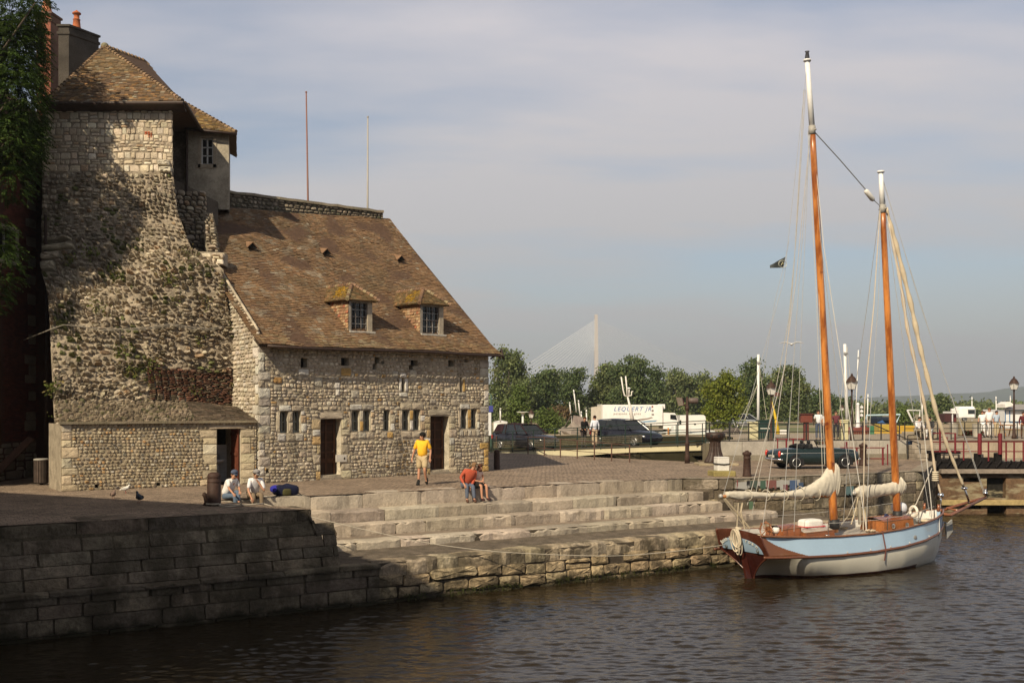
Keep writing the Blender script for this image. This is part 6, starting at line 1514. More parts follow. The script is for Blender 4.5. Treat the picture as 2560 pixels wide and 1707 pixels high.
# floodlight mast on the quay
g=G(1718,1157.5); H=P(1716,992,g.y).z; t=thing('floodlight_mast','dark red iron post carrying a square floodlight and a spotlight','floodlight',g)
m_=MB(); m_.lathe([(.13,0),(.12,.35),(.10,.4),(.10,.9),(.12,.95),(.075,1.0),(.07,1.5),(.055,H)],(0,0,0),14,(.09,.035,.03)); m_.ell((0,0,H-.55),(.11,.11,.14),10,7,(.03,.02,.02)); lpart(m_,'post',M['rust'],t,True)
m_=MB(); a=Vector((-.50,-.12,H-.08)); fr_=[(-.58,-.28,H-.02),(-.30,-.34,H-.02),(-.22,-.30,H-.38),(-.46,-.24,H-.42)]; bkp=[(-.42,-.02,H-.08),(-.20,-.05,H-.10),(-.14,-.05,H-.40),(-.34,-.02,H-.42)]
m_.add(fr_+bkp,[(0,1,5,4),(1,2,6,5),(2,3,7,6),(3,0,4,7),(4,5,6,7)],(.28,.07,.05)); m_.tube([(-.2,-.1,H-.38),(0,0,H-.42)],.03,6,(.1,.04,.03)); lpart(m_,'floodlight',M['plain'],t)
m_=MB(); m_.poly([Vector(x)+Vector((0,.03,0)) for x in fr_],(.45,.45,.42)); lpart(m_,'floodlight_glass',M['chrome'],t)
m_=MB(); m_.lathe([(.02,0),(.12,.02),(.14,.2),(.14,.42),(.11,.46)],(0,0,0),14,(.12,.09,.08),M=Matrix.Translation((.06,0,H-.17))@Matrix.Rotation(math.radians(92),4,'Y')); lpart(m_,'spotlight',M['plain'],t,True)
# ================================================================ road bridge
BA=Vector((X_at(1232,65.6),65.6,.04)); BBp=Vector((9.62,54.0,.90)); bd=(BBp-BA); bd2=Vector((bd.x,bd.y,0)); BLen=bd2.length; bd2.normalize(); bw_=Vector((-bd2.y,bd2.x,0))  # away from the viewer
bridge=thing('road_bridge','low cream steel road bridge with dark green railings over the lock channel','bridge',BA)
def BP(s,w=0,z=0): return BA+bd*(s/BLen)+bw_*w+Vector((0,0,z))
m_=MB(); n=12
for i in range(n):
    a,b_=BLen*i/n,BLen*(i+1)/n; h=lambda s:.30+.05*s/BLen+.30*math.exp(-((s-BLen*.35)/3.2)**2)*.6
    m_.quad(BP(a,0,-h(a)),BP(b_,0,-h(b_)),BP(b_,0,-.03),BP(a,0,-.03),(.60,.54,.36)); m_.quad(BP(a,0,-h(a)),BP(a,.4,-h(a)),BP(b_,.4,-h(b_)),BP(b_,0,-h(b_)),(.25,.22,.15))
m_.quad(BP(0,-.06,-.03),BP(BLen,-.06,-.03),BP(BLen,.1,-.03),BP(0,.1,-.03),(.2,.2,.15)); m_.quad(BP(0,.4,-.45),BP(BLen,.4,-.45),BP(BLen,5.2,-.45),BP(0,5.2,-.45),(.08,.07,.05)); m_.build('girder',M['plain'],bridge)
m_=MB(); m_.quad(BP(0,-.06,0),BP(BLen,-.06,0),BP(BLen,6.2,0),BP(0,6.2,0),(.12,.11,.10)); m_.quad(BP(0,-.06,0),BP(0,-.06,-.06),BP(BLen,-.06,-.06),BP(BLen,-.06,0),(.07,.07,.06)); m_.build('deck',M['concrete'],bridge)
gn=(.012,.028,.024)
def railing(name,parent,pts,h,npost,rails,rpost=.028,rrail=.018,col=gn,infill=None,ext0=0,curl=False):
    "pts: foot points; posts and rails each a mesh"
    L=[0]
    for a,b_ in zip(pts[:-1],pts[1:]): L.append(L[-1]+(b_-a).length)
    def at(s):
        for i in range(len(pts)-1):
            if s<=L[i+1]+1e-6: return pts[i].lerp(pts[i+1],(s-L[i])/(L[i+1]-L[i]))
        return pts[-1]
    for i in range(npost+1):
        p=at(L[-1]*i/npost); m_=MB(); m_.tube([p-Vector((0,0,ext0)),p+Vector((0,0,h+.01))],rpost,6,col)
        if curl: m_.tube([p+Vector((0,0,-.28)),p+Vector((.12,-.05,-.30)),p+Vector((.12,-.05,-.18))],.012,4,(.3,.3,.25))
        m_.build('post',M['plain'],parent)
    for z in rails:
        m_=MB(); m_.tube([at(L[-1]*i/(4*len(pts)))+Vector((0,0,z)) for i in range(4*len(pts)+1)],rrail,6,col); m_.build('rail',M['plain'],parent)
    if infill:
        z0,z1,dx,dz,s0,s1=infill; m_=MB(); k=s0
        while k<s1: p=at(k); m_.tube([p+Vector((0,0,z0)),p+Vector((0,0,z1))],.0036,4,(.42,.38,.25),cap=False); k+=dx
        z=z0
        while z<=z1 and dz: m_.tube([at(s0+(s1-s0)*i/6)+Vector((0,0,z)) for i in range(7)],.0036,4,(.42,.38,.25),cap=False); z+=dz
        m_.build('wire_mesh',M['plain'],parent)
fr_=bridge
railing('railing',bridge,[BP(0,0,.0),BP(BLen,0,.0)],1.12,9,(.12,.60,1.12),.035,.024,gn,(.12,.60,.09,.10,0,BLen*.74),.12,True)
railing('railing',bridge,[BP(0,5.8,.0),BP(BLen+1,5.8,.0)],1.12,9,(.15,.45,.8,1.12),.03,.02,gn)
# guard rail along the plaza edge in front of the bridge
gr=thing('railing','thin rusty brown guard rail sloping along the paved edge before the bridge','railing',G(1359,1137))
ft=[(1241,1117),(1280,1127),(1320,1135),(1361,1139),(1401,1143),(1443,1146),(1486,1149.5),(1529,1152.5),(1574,1155.5)]
tp=[(1241,1090),(1280,1091),(1320,1092),(1361,1093),(1401,1097),(1443,1101),(1486,1105),(1529,1109),(1574,1112)]
F_=[];T_=[]
for (u,v),(u2,v2) in zip(ft,tp):
    p=G(u,max(v,1130.)) if v>1128 else P(u,v,66.3); F_.append(p); T_.append(P(u2,v2,p.y))
for p,q_ in zip(F_,T_): m_=MB(); m_.tube([p,q_],.035,6,(.10,.05,.035)); m_.build('post',M['plain'],gr)
m_=MB(); m_.tube(T_,.022,6,(.10,.05,.035)); m_.build('rail',M['plain'],gr); m_=MB(); m_.tube([a.lerp(b_,.42) for a,b_ in zip(F_,T_)],.018,6,(.10,.05,.035)); m_.build('rail',M['plain'],gr)
# street railings above the retaining wall
sr=thing('railing','long black metal railing on the concrete wall above the roadster','railing',(14,55.6,ZS))
pa=[Vector((9.9,54.55,ZS)),Vector((20.2,56.75,ZS))]
railing('r',sr,pa,.92,10,(.06,.50,.92),.035,.024,(.018,.017,.017),(.06,.50,.13,0,0,10.3))
m_=MB(); a=pa[1]; 
m_.tube([a+Vector((-1.6,-.3,.92)),a+Vector((.2,-.6,.1)),a+Vector((.6,-1.2,-.1))],.03,6,(.018,.017,.017)); m_.build('handrail',M['plain'],sr)
for k,(x,y) in enumerate(((.2,-.62),(.62,-1.22))): m_=MB(); m_.tube([a+Vector((x,y,-.93)),a+Vector((x,y,.1-.2*k))],.03,6,(.018,.017,.017)); m_.build('post',M['plain'],sr)
sr2=thing('railing','black metal railing along the raised pavement behind the red rails','railing',(26,58,ZS))
railing('r',sr2,[Vector((X_at(2262,57.9),57.9,ZS)),Vector((X_at(2330,58),58,ZS)),Vector((X_at(2575,60.5),60.5,ZS))],.95,9,(.62,.95),.03,.02,(.018,.017,.017))
# ================================================================ lock gate on the right
lg=thing('lock_gate','stained brown lock gate with dark timber beam and open bays at the waterline','lock gate',(24,55,WATER))
GY=54.0; ga,gb=X_at(2338,GY),X_at(2600,GY)+.5
def gx(u): return X_at(u,GY)
def gzv(v): return P(0,v,GY).z
m_=MB(); gpl=Plane(Vector((ga,GY,-5)),(1,0,0),(0,0,1)); zt=gzv(1183)+5
gh=[(gx(2408)-ga,gx(2452)-ga,gzv(1205)+5,gzv(1193)+5,.6),(gx(2467)-ga,gx(2515)-ga,gzv(1245)+5,gzv(1194)+5,.35),(gx(2418)-ga,gx(2453)-ga,gzv(1272)+5,gzv(1263)+5,.8),(gx(2468)-ga,gx(2516)-ga,gzv(1290)+5,gzv(1263)+5,.8)]
holed(m_,gpl,0,gb-ga,0,zt,gh,(.16,.10,.06)); M['gate']=vmat('stained_gate',.9,.4,.9,8,.6,.03,stain=(1.2,.5,(.30,.26,.17),(.6,1,2.2),.9)); m_.build('gate_wall',M['gate'],lg)
m_=MB(); m_.bbox(0,.0+gb-ga,-.22,.0,gzv(1262),gzv(1249),.02,(.42,.32,.15),M=Matrix.Translation((ga,GY,0))); m_.build('waler',M['wood'],lg)
m_=MB(); m_.bbox(0,gb-ga,-.30,.9,gzv(1183)+.0,gzv(1172),.02,(.28,.23,.19),M=Matrix.Translation((ga+.2,GY,0))); m_.build('walkway',M['wood'],lg)
bk2=(.012,.010,.010)
m_=MB(); m_.bbox(0,gb-ga,-.05,.5,gzv(1171),gzv(1154),.03,bk2,M=Matrix.Translation((ga,GY,0))); m_.build('balance_beam',M['wood'],lg)
m_=MB(); m_.bbox(gx(2323),gx(2400),GY-.1,GY+.5,gzv(1134),gzv(1126),.02,bk2); m_.build('crossbeam',M['wood'],lg)
for (u0,u1,v0,v1) in ((2326,2336,1134,1180),(2342,2352,1134,1160),(2378,2384,1138,1165),(2440,2452,1133,1156),(2490,2505,1132,1156),(2452,2484,1143,1156),(2350,2372,1148,1158),(2395,2430,1146,1157)):
    m_=MB(); m_.bbox(gx(u0),gx(u1),GY-.05,GY+.3,gzv(v1),gzv(v0),.02,bk2); m_.build('gear_box',M['wood'],lg)
for k in range(9):
    u=2338+k*25; m_=MB(); m_.tube([(gx(u),GY-.1,gzv(1168)),(gx(u+14),GY-.1,gzv(1150))],.05,6,bk2); m_.build('brace',M['wood'],lg)
# quay surface behind the gate
m_=MB(); m_.quad((ga-1,GY+.5,-.02),(40,GY+.5,-.02),(40,59.5,.0),(ga-1,59.5,0),(.30,.26,.2)); m_.quad((22.8,57.5,-.1),(60,60.55,-.1),(60,60.55,ZS-.01),(22.8,57.5,ZS-.01),(.40,.33,.25)); struct(m_.build('pavement',M['concrete']))
# red railings of the gate
rr=thing('railing','dark red iron railing on top of the lock gate','railing',(gx(2440),GY,0))
rc=(.16,.012,.018)
for (u,v0,v1,w_) in ((2348,1058,1130,.05),(2365,1092,1130,.04),(2386,1083,1132,.05),(2407,1104,1150,.04),(2447,1083,1135,.10),(2469,1104,1152,.04),(2498,1083,1135,.10),(2513,1104,1152,.04),(2533,1104,1152,.04),(2556,1104,1152,.04)):
    m_=MB(); m_.tube([(gx(u),GY-.1,gzv(v1)),(gx(u),GY-.1,gzv(v0))],w_,6,rc); m_.build('post',M['plain'],rr)
for (u0,u1,v) in ((2325,2575,1104),(2325,2575,1128),(2330,2388,1083)):
    m_=MB(); m_.tube([(gx(u0),GY-.1,gzv(v)),(gx(u1),GY-.1,gzv(v))],.028,6,rc); m_.build('rail',M['plain'],rr)
# red gate post / barrier rails by the roadster
rb=thing('railing','low dark red barrier rail behind the front of the green roadster','railing',(16,50.5,0))
YB=50.6
def zb_(v,Y=YB): return P(0,v,Y).z
for (u,v0,v1,w_) in ((2115,1104,1150,.07),(2142,1118,1158,.04),(2207,1118,1160,.045),(2219,1110,1160,.03)): m_=MB(); m_.tube([(X_at(u,YB),YB,0),(X_at(u,YB),YB,zb_(v0))],w_,6,rc); m_.build('post',M['plain'],rb)
for (u0,u1,v) in ((2100,2212,1119),(2160,2212,1146)): m_=MB(); m_.tube([(X_at(u0,YB),YB,zb_(v)),(X_at(u1,YB),YB,zb_(v))],.028,6,rc); m_.build('rail',M['plain'],rb)
rb=thing('railing','thin dark red barrier frame standing behind the roadster boot','railing',(12,53.2,0)); YB2=53.3
for (u,w_) in ((1944,.03),(1966,.045),(1983,.04),(2007,.04)): m_=MB(); m_.tube([(X_at(u,YB2),YB2,0),(X_at(u,YB2),YB2,P(0,1097,YB2).z)],w_,6,rc); m_.build('post',M['plain'],rb)
m_=MB(); m_.tube([(X_at(1940,YB2),YB2,P(0,1097,YB2).z),(X_at(2010,YB2),YB2,P(0,1097,YB2).z)],.03,6,rc); m_.build('rail',M['plain'],rb)
m_=MB(); m_.tube([(X_at(1983,YB2),YB2,.85),(X_at(2007,YB2),YB2,.3)],.025,6,rc); m_.build('brace',M['plain'],rb)
# cream pillars, red box, green cabinet, concrete posts
def pillar(u0,u1,v0,Y,lab,col=(.58,.54,.34),dep=.5,name='pillar',cat='pillar'):
    a,b_=X_at(u0,Y),X_at(u1,Y); z1=P(0,v0,Y).z; t=thing(name,lab,cat,((a+b_)/2,Y,ZS-.02)); m_=MB(); w_=(b_-a)/2; m_.bbox(-w_,w_,0,dep,0,z1-ZS-.05,.02,col); lpart(m_,'shaft',M['plain'],t); m_=MB(); m_.bbox(-w_-.03,w_+.03,-.03,dep+.03,z1-ZS-.045,z1-ZS+.02,.01,tuple(c*1.05 for c in col)); lpart(m_,'cap',M['plain'],t); return t
pillar(1874,1897,1054,59,'cream square pillar behind the railing left of the green cabinet')
pillar(2096,2121,1049,58.5,'cream square pillar behind the railing right of the main mast')
t=pillar(1896,1936,1050,61,'dark green utility cabinet between the cream pillar and the lamp',(.01,.035,.032),.7,'utility_cabinet','cabinet'); m_=MB(); m_.bbox(-.35,.25,-.03,-.005,.55,.60,.005,(.6,.6,.55)); lpart(m_,'handle',M['plain'],t)
t=thing('control_box','rust red box on a post with a flat roof behind the roadster','box',(X_at(2015,57),57,ZS)); zz=P(0,1034,57).z-ZS; zl=P(0,1056,57).z-ZS
m_=MB(); m_.bbox(-.30,.30,-.2,.2,zl,zz-.03,.02,(.16,.045,.03)); lpart(m_,'cabinet',M['plain'],t); m_=MB(); m_.bbox(-.36,.36,-.26,.26,zz-.035,zz+.01,.01,(.12,.035,.03)); lpart(m_,'lid',M['plain'],t); m_=MB(); m_.bbox(-.13,.13,-.1,.1,-.6,zl,.01,(.12,.03,.025)); lpart(m_,'stand',M['plain'],t)
# ================================================================ vehicles
M['carpaint']=vmat('car_paint',.18,.04,2,9,.0,.001,spec=.6)
M['rimgrey']=pm('wheel_rim',(.30,.30,.31),.35,.6,.1)
def wheel(root,x,y,r0,side,w=.2,spokes=5,rimc=(.55,.55,.55)):
    Rm=Matrix.Translation((x,y,r0))@Matrix.Rotation(math.radians(90)*side,4,'X')
    m_=MB(); m_.lathe([(r0*.62,-w*.5),(r0*.96,-w*.5),(r0,-w*.3),(r0,w*.3),(r0*.96,w*.5),(r0*.62,w*.5)],(0,0,0),20,(.015,.015,.016),M=Rm); wo=lpart(m_,'wheel',M['black'],root,True)
    m_=MB(); 
    m_.tube([Rm@Vector((r0*.62*math.cos(t),r0*.62*math.sin(t),-w*.5-.005)) for t in np.linspace(0,2*math.pi,19)],.02,5,rimc)
    for k in range(spokes):
        a=2*math.pi*k/spokes; m_.tube([Rm@Vector((0,0,-w*.42)),Rm@Vector((r0*.6*math.cos(a),r0*.6*math.sin(a),-w*.46))],.035 if spokes<8 else .012,4,rimc)
    m_.lathe([(.05,-w*.5),(.06,-w*.42),(.02,-w*.4)],(0,0,0),8,rimc,M=Rm); ri=m_.build('rim',M['rimgrey']); ri.parent=wo; return wo
def loftbody(m_,st,col):
    "st: list of (x, half_w, z_low, z_top) -> rounded lower body"
    rows=[]
    for (x,w,zl,zt) in st:
        h=zt-zl; rows.append([(x,-w*.80,zl),(x,-w*.97,zl+h*.12),(x,-w,zl+h*.45),(x,-w*.985,zl+h*.72),(x,-w*.92,zl+h*.93),(x,-w*.80,zt),(x,0,zt+.025),(x,w*.80,zt),(x,w*.92,zl+h*.93),(x,w*.985,zl+h*.72),(x,w,zl+h*.45),(x,w*.97,zl+h*.12),(x,w*.80,zl)])
    k=len(rows[0]); vs=[p for r_ in rows for p in r_]; fs=[]
    for i in range(len(rows)-1):
        for j in range(k): fs.append((i*k+j,i*k+(j+1)%k,(i+1)*k+(j+1)%k,(i+1)*k+j))
    fs.append(tuple(range(k))[::-1]); fs.append(tuple((len(rows)-1)*k+j for j in range(k))); m_.add(vs,fs,col)
def arches(m_,xw,w,r0,sides=(-1,1)):
    for x in xw:
        for s_ in sides:
            pts=[(x+r0*1.22*math.cos(a),s_*(w+.004),r0+r0*1.22*math.sin(a)) for a in np.linspace(0,math.pi,13)]
            if s_<0: pts=pts
            m_.poly([(x+r0*1.22,s_*(w+.004),r0*.55)]+pts+[(x-r0*1.22,s_*(w+.004),r0*.55)],(.008,.008,.009))
def car(name,label,loc,rot,L,Wd,col,body,cabin,wx,r0=.30,cat='car',tail=True,soft=None):
    t=thing(name,label,cat,loc,rot,'cars on the bridge and yard'); m_=MB(); loftbody(m_,body,col); lpart(m_,'body',M['carpaint'],t,True)
    for x_ in wx:
        for s_ in (-1,1): m_=MB(); arches(m_,(x_,),Wd/2*.985,r0,(s_,)); lpart(m_,'wheel_arch',M['black'],t)
    for x in wx:
        for s_ in (-1,1): wheel(t,x,s_*(Wd/2-.10),r0,s_)
    if cabin:
        # cabin: list of (x, z, half width) bottom and roof polylines
        (xb0,xb1,zb,wb),(xr0,xr1,zr,wr)=cabin
        m_=MB(); b_=[(xb0,-wb,zb),(xb1,-wb,zb-.02),(xb1,wb,zb-.02),(xb0,wb,zb)]; r_=[(xr0,-wr,zr),(xr1,-wr,zr),(xr1,wr,zr),(xr0,wr,zr)]
        m_.add(b_+r_,[(0,1,5,4),(1,2,6,5),(2,3,7,6),(3,0,4,7)]); lpart(m_,'window',M['glass'],t)
        m_=MB(); rc_=soft or col
        nn=8; vs=[];fs=[]
        for i in range(nn+1):
            f=i/nn; x=xr0-.05+(xr1-xr0+.1)*f; z=zr+.05*math.sin(math.pi*f)
            vs+=[(x,-wr-.02,z-.02),(x,-wr*.8,z+.03),(x,0,z+.05),(x,wr*.8,z+.03),(x,wr+.02,z-.02)]
        for i in range(nn):
            for j in range(4): fs.append((i*5+j,(i+1)*5+j,(i+1)*5+j+1,i*5+j+1))
        m_.add(vs,fs,rc_)
        for s_ in (-1,1):
            for (fx) in (0,.36,.70,1):
                a=Vector((xb0+(xb1-xb0)*fx,s_*(wb+.01),zb)); c=Vector((xr0+(xr1-xr0)*fx,s_*(wr+.015),zr)); m_.tube([a,c],.045 if fx in(0,1) else .03,5,rc_)
            if soft: m_.add([(xb0,s_*(wb+.01),zb),(xb0+.75,s_*(wb+.012),zb),(xr0+.55,s_*(wr+.02),zr),(xr0,s_*(wr+.02),zr)],[(0,1,2,3)],rc_)
        lpart(m_,'roof',M['carpaint'] if not soft else M['cloth'],t)
    if tail:
        for s_ in (-1,1):
            x=body[0][0]; m_=MB(); m_.bbox(x-.03,x+.14,s_*Wd/2*.84-.10,s_*Wd/2*.84+.12*(1 if s_>0 else 1),.62,.86,.02,(.5,.02,.02)); lpart(m_,'tail_light',M['gloss'],t)
        m_=MB(); m_.bbox(body[0][0]-.025,body[0][0]+.02,-.26,.26,.46,.57,.005,(.60,.45,.05)); lpart(m_,'number_plate',M['plain'],t)
    return t
navy=(.010,.011,.020)
brot=math.atan2(bd2.y,bd2.x)
def on_deck(s,w): p=BP(s,w,.01); return p
hb=[(-2.02,.78,.28,.78),(-1.95,.84,.24,.92),(-1.4,.87,.2,.95),(0,.88,.2,.93),(.9,.87,.2,.90),(1.6,.84,.22,.78),(1.95,.74,.26,.66),(2.06,.62,.30,.56)]
hc=((-1.95,.98,.93,.80),(-1.55,.30,1.42,.60))
pd_=on_deck(9.1,1.75)
car('parked_car','dark navy hatchback driving over the bridge behind the two standing people',pd_,brot,4.1,1.76,navy,hb,hc,(-1.3,1.3))
eb=[(-2.2,.76,.30,.80),(-2.1,.84,.26,.98),(-1.4,.88,.22,.99),(0,.88,.22,.97),(1.0,.86,.22,.92),(1.8,.82,.24,.84),(2.1,.72,.28,.70),(2.2,.62,.32,.60)]
ec=((-2.0,.95,.97,.80),(-1.75,.25,1.50,.62))
pe=on_deck(1.3,1.5)
car('parked_car','black soft top car with red tail light half hidden by the stone house corner',pe,brot,4.3,1.78,(.013,.013,.02),eb,ec,(-1.35,1.35),soft=(.03,.014,.018))
# classic open roadster
Rl=G(1925,1172); 
rd=thing('roadster','dark green classic open roadster with chrome bumper and red tail lights on the quay','car',(0,0,0),0)
ra=math.radians(12); rx=12.75; ry=48.2
rd.location=(X_at(2032,ry),ry,0); rd.rotation_euler=(0,0,ra)
grn=(.010,.022,.024)
st_=[(-1.94,.60,.40,.66),(-1.90,.70,.34,.76),(-1.6,.745,.24,.84),(-1.0,.76,.20,.89),(-.5,.76,.18,.88),(.3,.76,.18,.88),(.55,.76,.18,.885),(1.1,.75,.20,.875),(1.6,.72,.24,.83),(1.85,.66,.34,.74),(1.93,.55,.42,.62)]
m_=MB(); loftbody(m_,st_,grn); m_.tube([(x,-.765,.70) for x in (-1.8,-1,0,1,1.8)],.006,4,(.5,.5,.5)); lpart(m_,'body',M['carpaint'],rd,True)
for x_,q_ in ((-1.15,-1),(1.17,-1),(-1.15,1),(1.17,1)): m_=MB(); arches(m_,(x_,),.752,.295,(q_,)); lpart(m_,'wheel_arch',M['black'],rd)
for x in (-1.15,1.17):
    for s_ in (-1,1): wheel(rd,x,s_*.66,.295,s_,.16,18,(.6,.6,.6))
m_=MB(); m_.prism([(-.62,-.60,.90),(.42,-.60,.90),(.42,.60,.90),(-.62,.60,.90)],(0,0,.014),(.012,.01,.01)); lpart(m_,'cockpit',M['black'],rd)
for s_ in (-1,1): m_=MB(); m_.bbox(-.45,-.25,s_*.32-.22,s_*.32+.22,.86,1.10,.06,(.012,.012,.013)); m_.bbox(-.42,-.32,s_*.32-.13,s_*.32+.13,1.09,1.24,.05,(.01,.01,.01)); lpart(m_,'seat',M['black'],rd,False)
m_=MB(); m_.tube([(-.78,-.60,.92),(-.80,0,1.02),(-.78,.60,.92)],.09,8,(.012,.012,.014)); lpart(m_,'folded_hood',M['cloth'],rd,True)
m_=MB(); m_.tube([(.55,-.60,.90),(.36,-.57,1.20),(.34,0,1.235),(.36,.57,1.20),(.55,.60,.90)],.022,6,(.03,.03,.03)); lpart(m_,'windscreen_frame',M['black'],rd,True)
m_=MB(); m_.add([(.55,-.58,.90),(.36,-.55,1.19),(.36,.55,1.19),(.55,.58,.90)],[(0,1,2,3)]); g2=bpy.data.materials.new('clear_glass'); g2.use_nodes=True; gb_=g2.node_tree.nodes['Principled BSDF']; gb_.inputs['Transmission Weight'].default_value=1; gb_.inputs['Roughness'].default_value=.02; gb_.inputs['IOR'].default_value=1.02; M['clear']=g2; lpart(m_,'windscreen',g2,rd)
m_=MB(); m_.tube([(-1.80,-.76,.42),(-1.97,-.60,.42),(-2.0,0,.42),(-1.97,.60,.42),(-1.80,.76,.42)],.045,8); lpart(m_,'bumper',M['chrome'],rd,True)
m_=MB(); m_.tube([(1.82,-.74,.42),(1.97,-.55,.42),(2.0,0,.42),(1.97,.55,.42),(1.82,.74,.42)],.045,8); lpart(m_,'bumper',M['chrome'],rd,True)
for s_ in (-1,1):
    m_=MB(); m_.ell((-1.90,s_*.64,.66),(.07,.065,.15),10,8,(.50,.03,.02)); lpart(m_,'tail_light',M['gloss'],rd,True)
m_=MB(); m_.bbox(-1.99,-1.965,-.27,.27,.50,.60,.005,(.68,.67,.62)); pl_=lpart(m_,'number_plate',M['plain'],rd)
m_=MB(); text_mesh(m_,'155 MFZ',.095,Matrix.Translation((-1.994,.22,.515))@Matrix(((0,0,-1,0),(-1,0,0,0),(0,1,0,0),(0,0,0,1))),(.05,.05,.05),.001,1.0,0,.002); lt_=m_.build('plate_lettering',M['plain']); lt_.parent=pl_
m_=MB(); m_.ell((.50,-.72,.98),(.03,.06,.045),8,6); lpart(m_,'door_mirror',M['chrome'],rd,True)
# white box truck
TY=97.0; tz=-.39
tx0,tx1=X_at(1503,TY),X_at(1722,TY)
tr_=thing('box_truck','white box lorry with blue lettering parked beyond the bridge','truck',(tx0,TY,tz),math.radians(3))
def tu(u): return X_at(u,TY)-tx0
def tv(v): return P(0,v,TY).z-tz
wht=(.80,.79,.77)
m_=MB(); m_.bbox(tu(1503),tu(1659),0,2.5,tv(1064),tv(1011.5),.05,wht); m_.bbox(tu(1503)-.03,tu(1506),-.02,2.52,tv(1066),tv(1010.5),.02,(.55,.53,.48)); lpart(m_,'box_body',M['plain'],tr_)
m_=MB(); m_.add([(tu(1503),0,tv(1058)),(tu(1484),1.9,tv(1057)),(tu(1484),1.9,tv(1018)),(tu(1503),0,tv(1014))],[(0,1,2,3)],(.55,.50,.42)); lpart(m_,'rear_door',M['plain'],tr_)
m_=MB(); m_.bbox(tu(1657),tu(1666),.3,2.2,tv(1022),tv(1010),.03,wht); lpart(m_,'cooling_unit',M['plain'],tr_)
m_=MB(); m_.prism([(tu(1660),.05,tv(1072)),(tu(1697),.05,tv(1072)),(tu(1697),.05,tv(1052)),(tu(1693),.05,tv(1038)),(tu(1689),.05,tv(1032)),(tu(1660),.05,tv(1031))],(0,2.3,0),wht); lpart(m_,'cab',M['gloss'],tr_)
m_=MB(); m_.prism([(tu(1677.5),.035,tv(1047.5)),(tu(1695),.035,tv(1050)),(tu(1691.5),.035,tv(1037)),(tu(1677.5),.035,tv(1036))],(0,.02,0)); m_.prism([(tu(1697)+.02,.3,tv(1052)),(tu(1693.5)+.02,.3,tv(1039)),(tu(1693.5)+.02,2.1,tv(1039)),(tu(1697)+.02,2.1,tv(1052))],(.02,0,0)); lpart(m_,'cab_window',M['glass'],tr_)
m_=MB(); m_.bbox(tu(1700),tu(1704),-.25,.0,tv(1061),tv(1050),.02,(.02,.02,.02)); lpart(m_,'wing_mirror',M['black'],tr_)
for u in (1613,1630,1675): wheel(tr_,tu(u),.16,.50,-1,.3,5,(.5,.5,.5)); 
for u in (1613,1675): wheel(tr_,tu(u),2.2,.50,1,.3,5,(.5,.5,.5))
m_=MB(); m_.bbox(tu(1510),tu(1690),.3,2.1,.45,.95,.03,(.04,.035,.035)); lpart(m_,'chassis',M['plain'],tr_)
m_=MB()
Mt=lambda u,v:Matrix.Translation((tu(u),-.012,tv(v)))@Matrix(((1,0,0,0),(0,0,-1,0),(0,1,0,0),(0,0,0,1)))
text_mesh(m_,'LEQUERT JR',.52,Mt(1534,1027),(.12,.22,.45),.004,1.25,.3,.004); o=lpart(m_,'lettering',M['plain'],tr_)
m_=MB(); text_mesh(m_,'poissons en gros',.26,Mt(1534,1036),(.30,.25,.22),.004,1.35,0,.006); lpart(m_,'lettering',M['plain'],tr_)
m_=MB()
for (pts,c) in (([(1590,1050),(1600,1047),(1618,1045),(1630,1042),(1634,1044),(1622,1048),(1604,1051)],(.28,.24,.22)),([(1600,1053),(1625,1051),(1645,1050),(1640,1054),(1612,1056)],(.20,.34,.48)),([(1592,1056),(1612,1056),(1616,1060),(1598,1060)],(.3,.26,.25)),([(1630,1014),(1634,1014),(1634,1019),(1630,1019)],(.25,.1,.08)),([(1630,1024),(1635,1024),(1635,1029),(1630,1029)],(.22,.18,.18)),([(1630,1034),(1636,1034),(1636,1038),(1630,1038)],(.22,.18,.18))):
    m_.poly([(tu(u),-.008-.001*len(m_.f),tv(v)) for u,v in pts][::-1],c)
lpart(m_,'painted_picture',M['plain'],tr_)
# white van right of the truck
VY=101.0; vx0=X_at(1700,VY)
vn=thing('van','white delivery van parked right of the lorry behind the floodlight mast','van',(vx0,VY,-.39)); vu=lambda u:X_at(u,VY)-vx0; vv=lambda v:P(0,v,VY).z+.39
m_=MB(); m_.prism([(vu(1697),0,vv(1085)),(vu(1766),0,vv(1085)),(vu(1766),0,vv(1055)),(vu(1763),0,vv(1040)),(vu(1759),0,vv(1037)),(vu(1700),0,vv(1038))],(0,1.95,0),(.76,.75,.72)); lpart(m_,'body',M['gloss'],vn)
for u in (1712,1752): wheel(vn,vu(u),.1,.36,-1,.25)
m_=MB(); m_.bbox(vu(1735),vu(1740),-.02,.0,vv(1062),vv(1058),.01,(.05,.05,.05)); lpart(m_,'handle',M['black'],vn)
# distant small cars, caravan, stall, kiosk
def smallcar(label,u,v,Y,col,rot=0,L=4.0):
    z=P(0,v,Y).z
    return car('parked_car',label,(X_at(u,Y),Y,z),rot,L,1.7,col,hb,hc,(-1.3,1.3),tail=False)
smallcar('silver hatchback parked under the round green tree',1836,1066,118,(.62,.63,.65),.1)
smallcar('silver estate car beside the fishing nets right of the round tree',1862,1070,112,(.35,.37,.40),.2)
cv=thing('caravan','white caravan with long side window parked on the far right grass','caravan',(X_at(2400,135),135,P(0,1055,135).z))
m_=MB(); cu_=lambda u:X_at(u,135)-X_at(2400,135); m_.bbox(cu_(2399),cu_(2441),0,2.1,.35,1.95,.25,(.78,.78,.78)); lpart(m_,'body',M['plain'],cv); m_=MB(); m_.bbox(cu_(2420),cu_(2437),-.02,.02,1.0,1.55,.05,(.05,.06,.08)); lpart(m_,'window',M['glass'],cv); wheel(cv,cu_(2412),.1,.3,-1); 
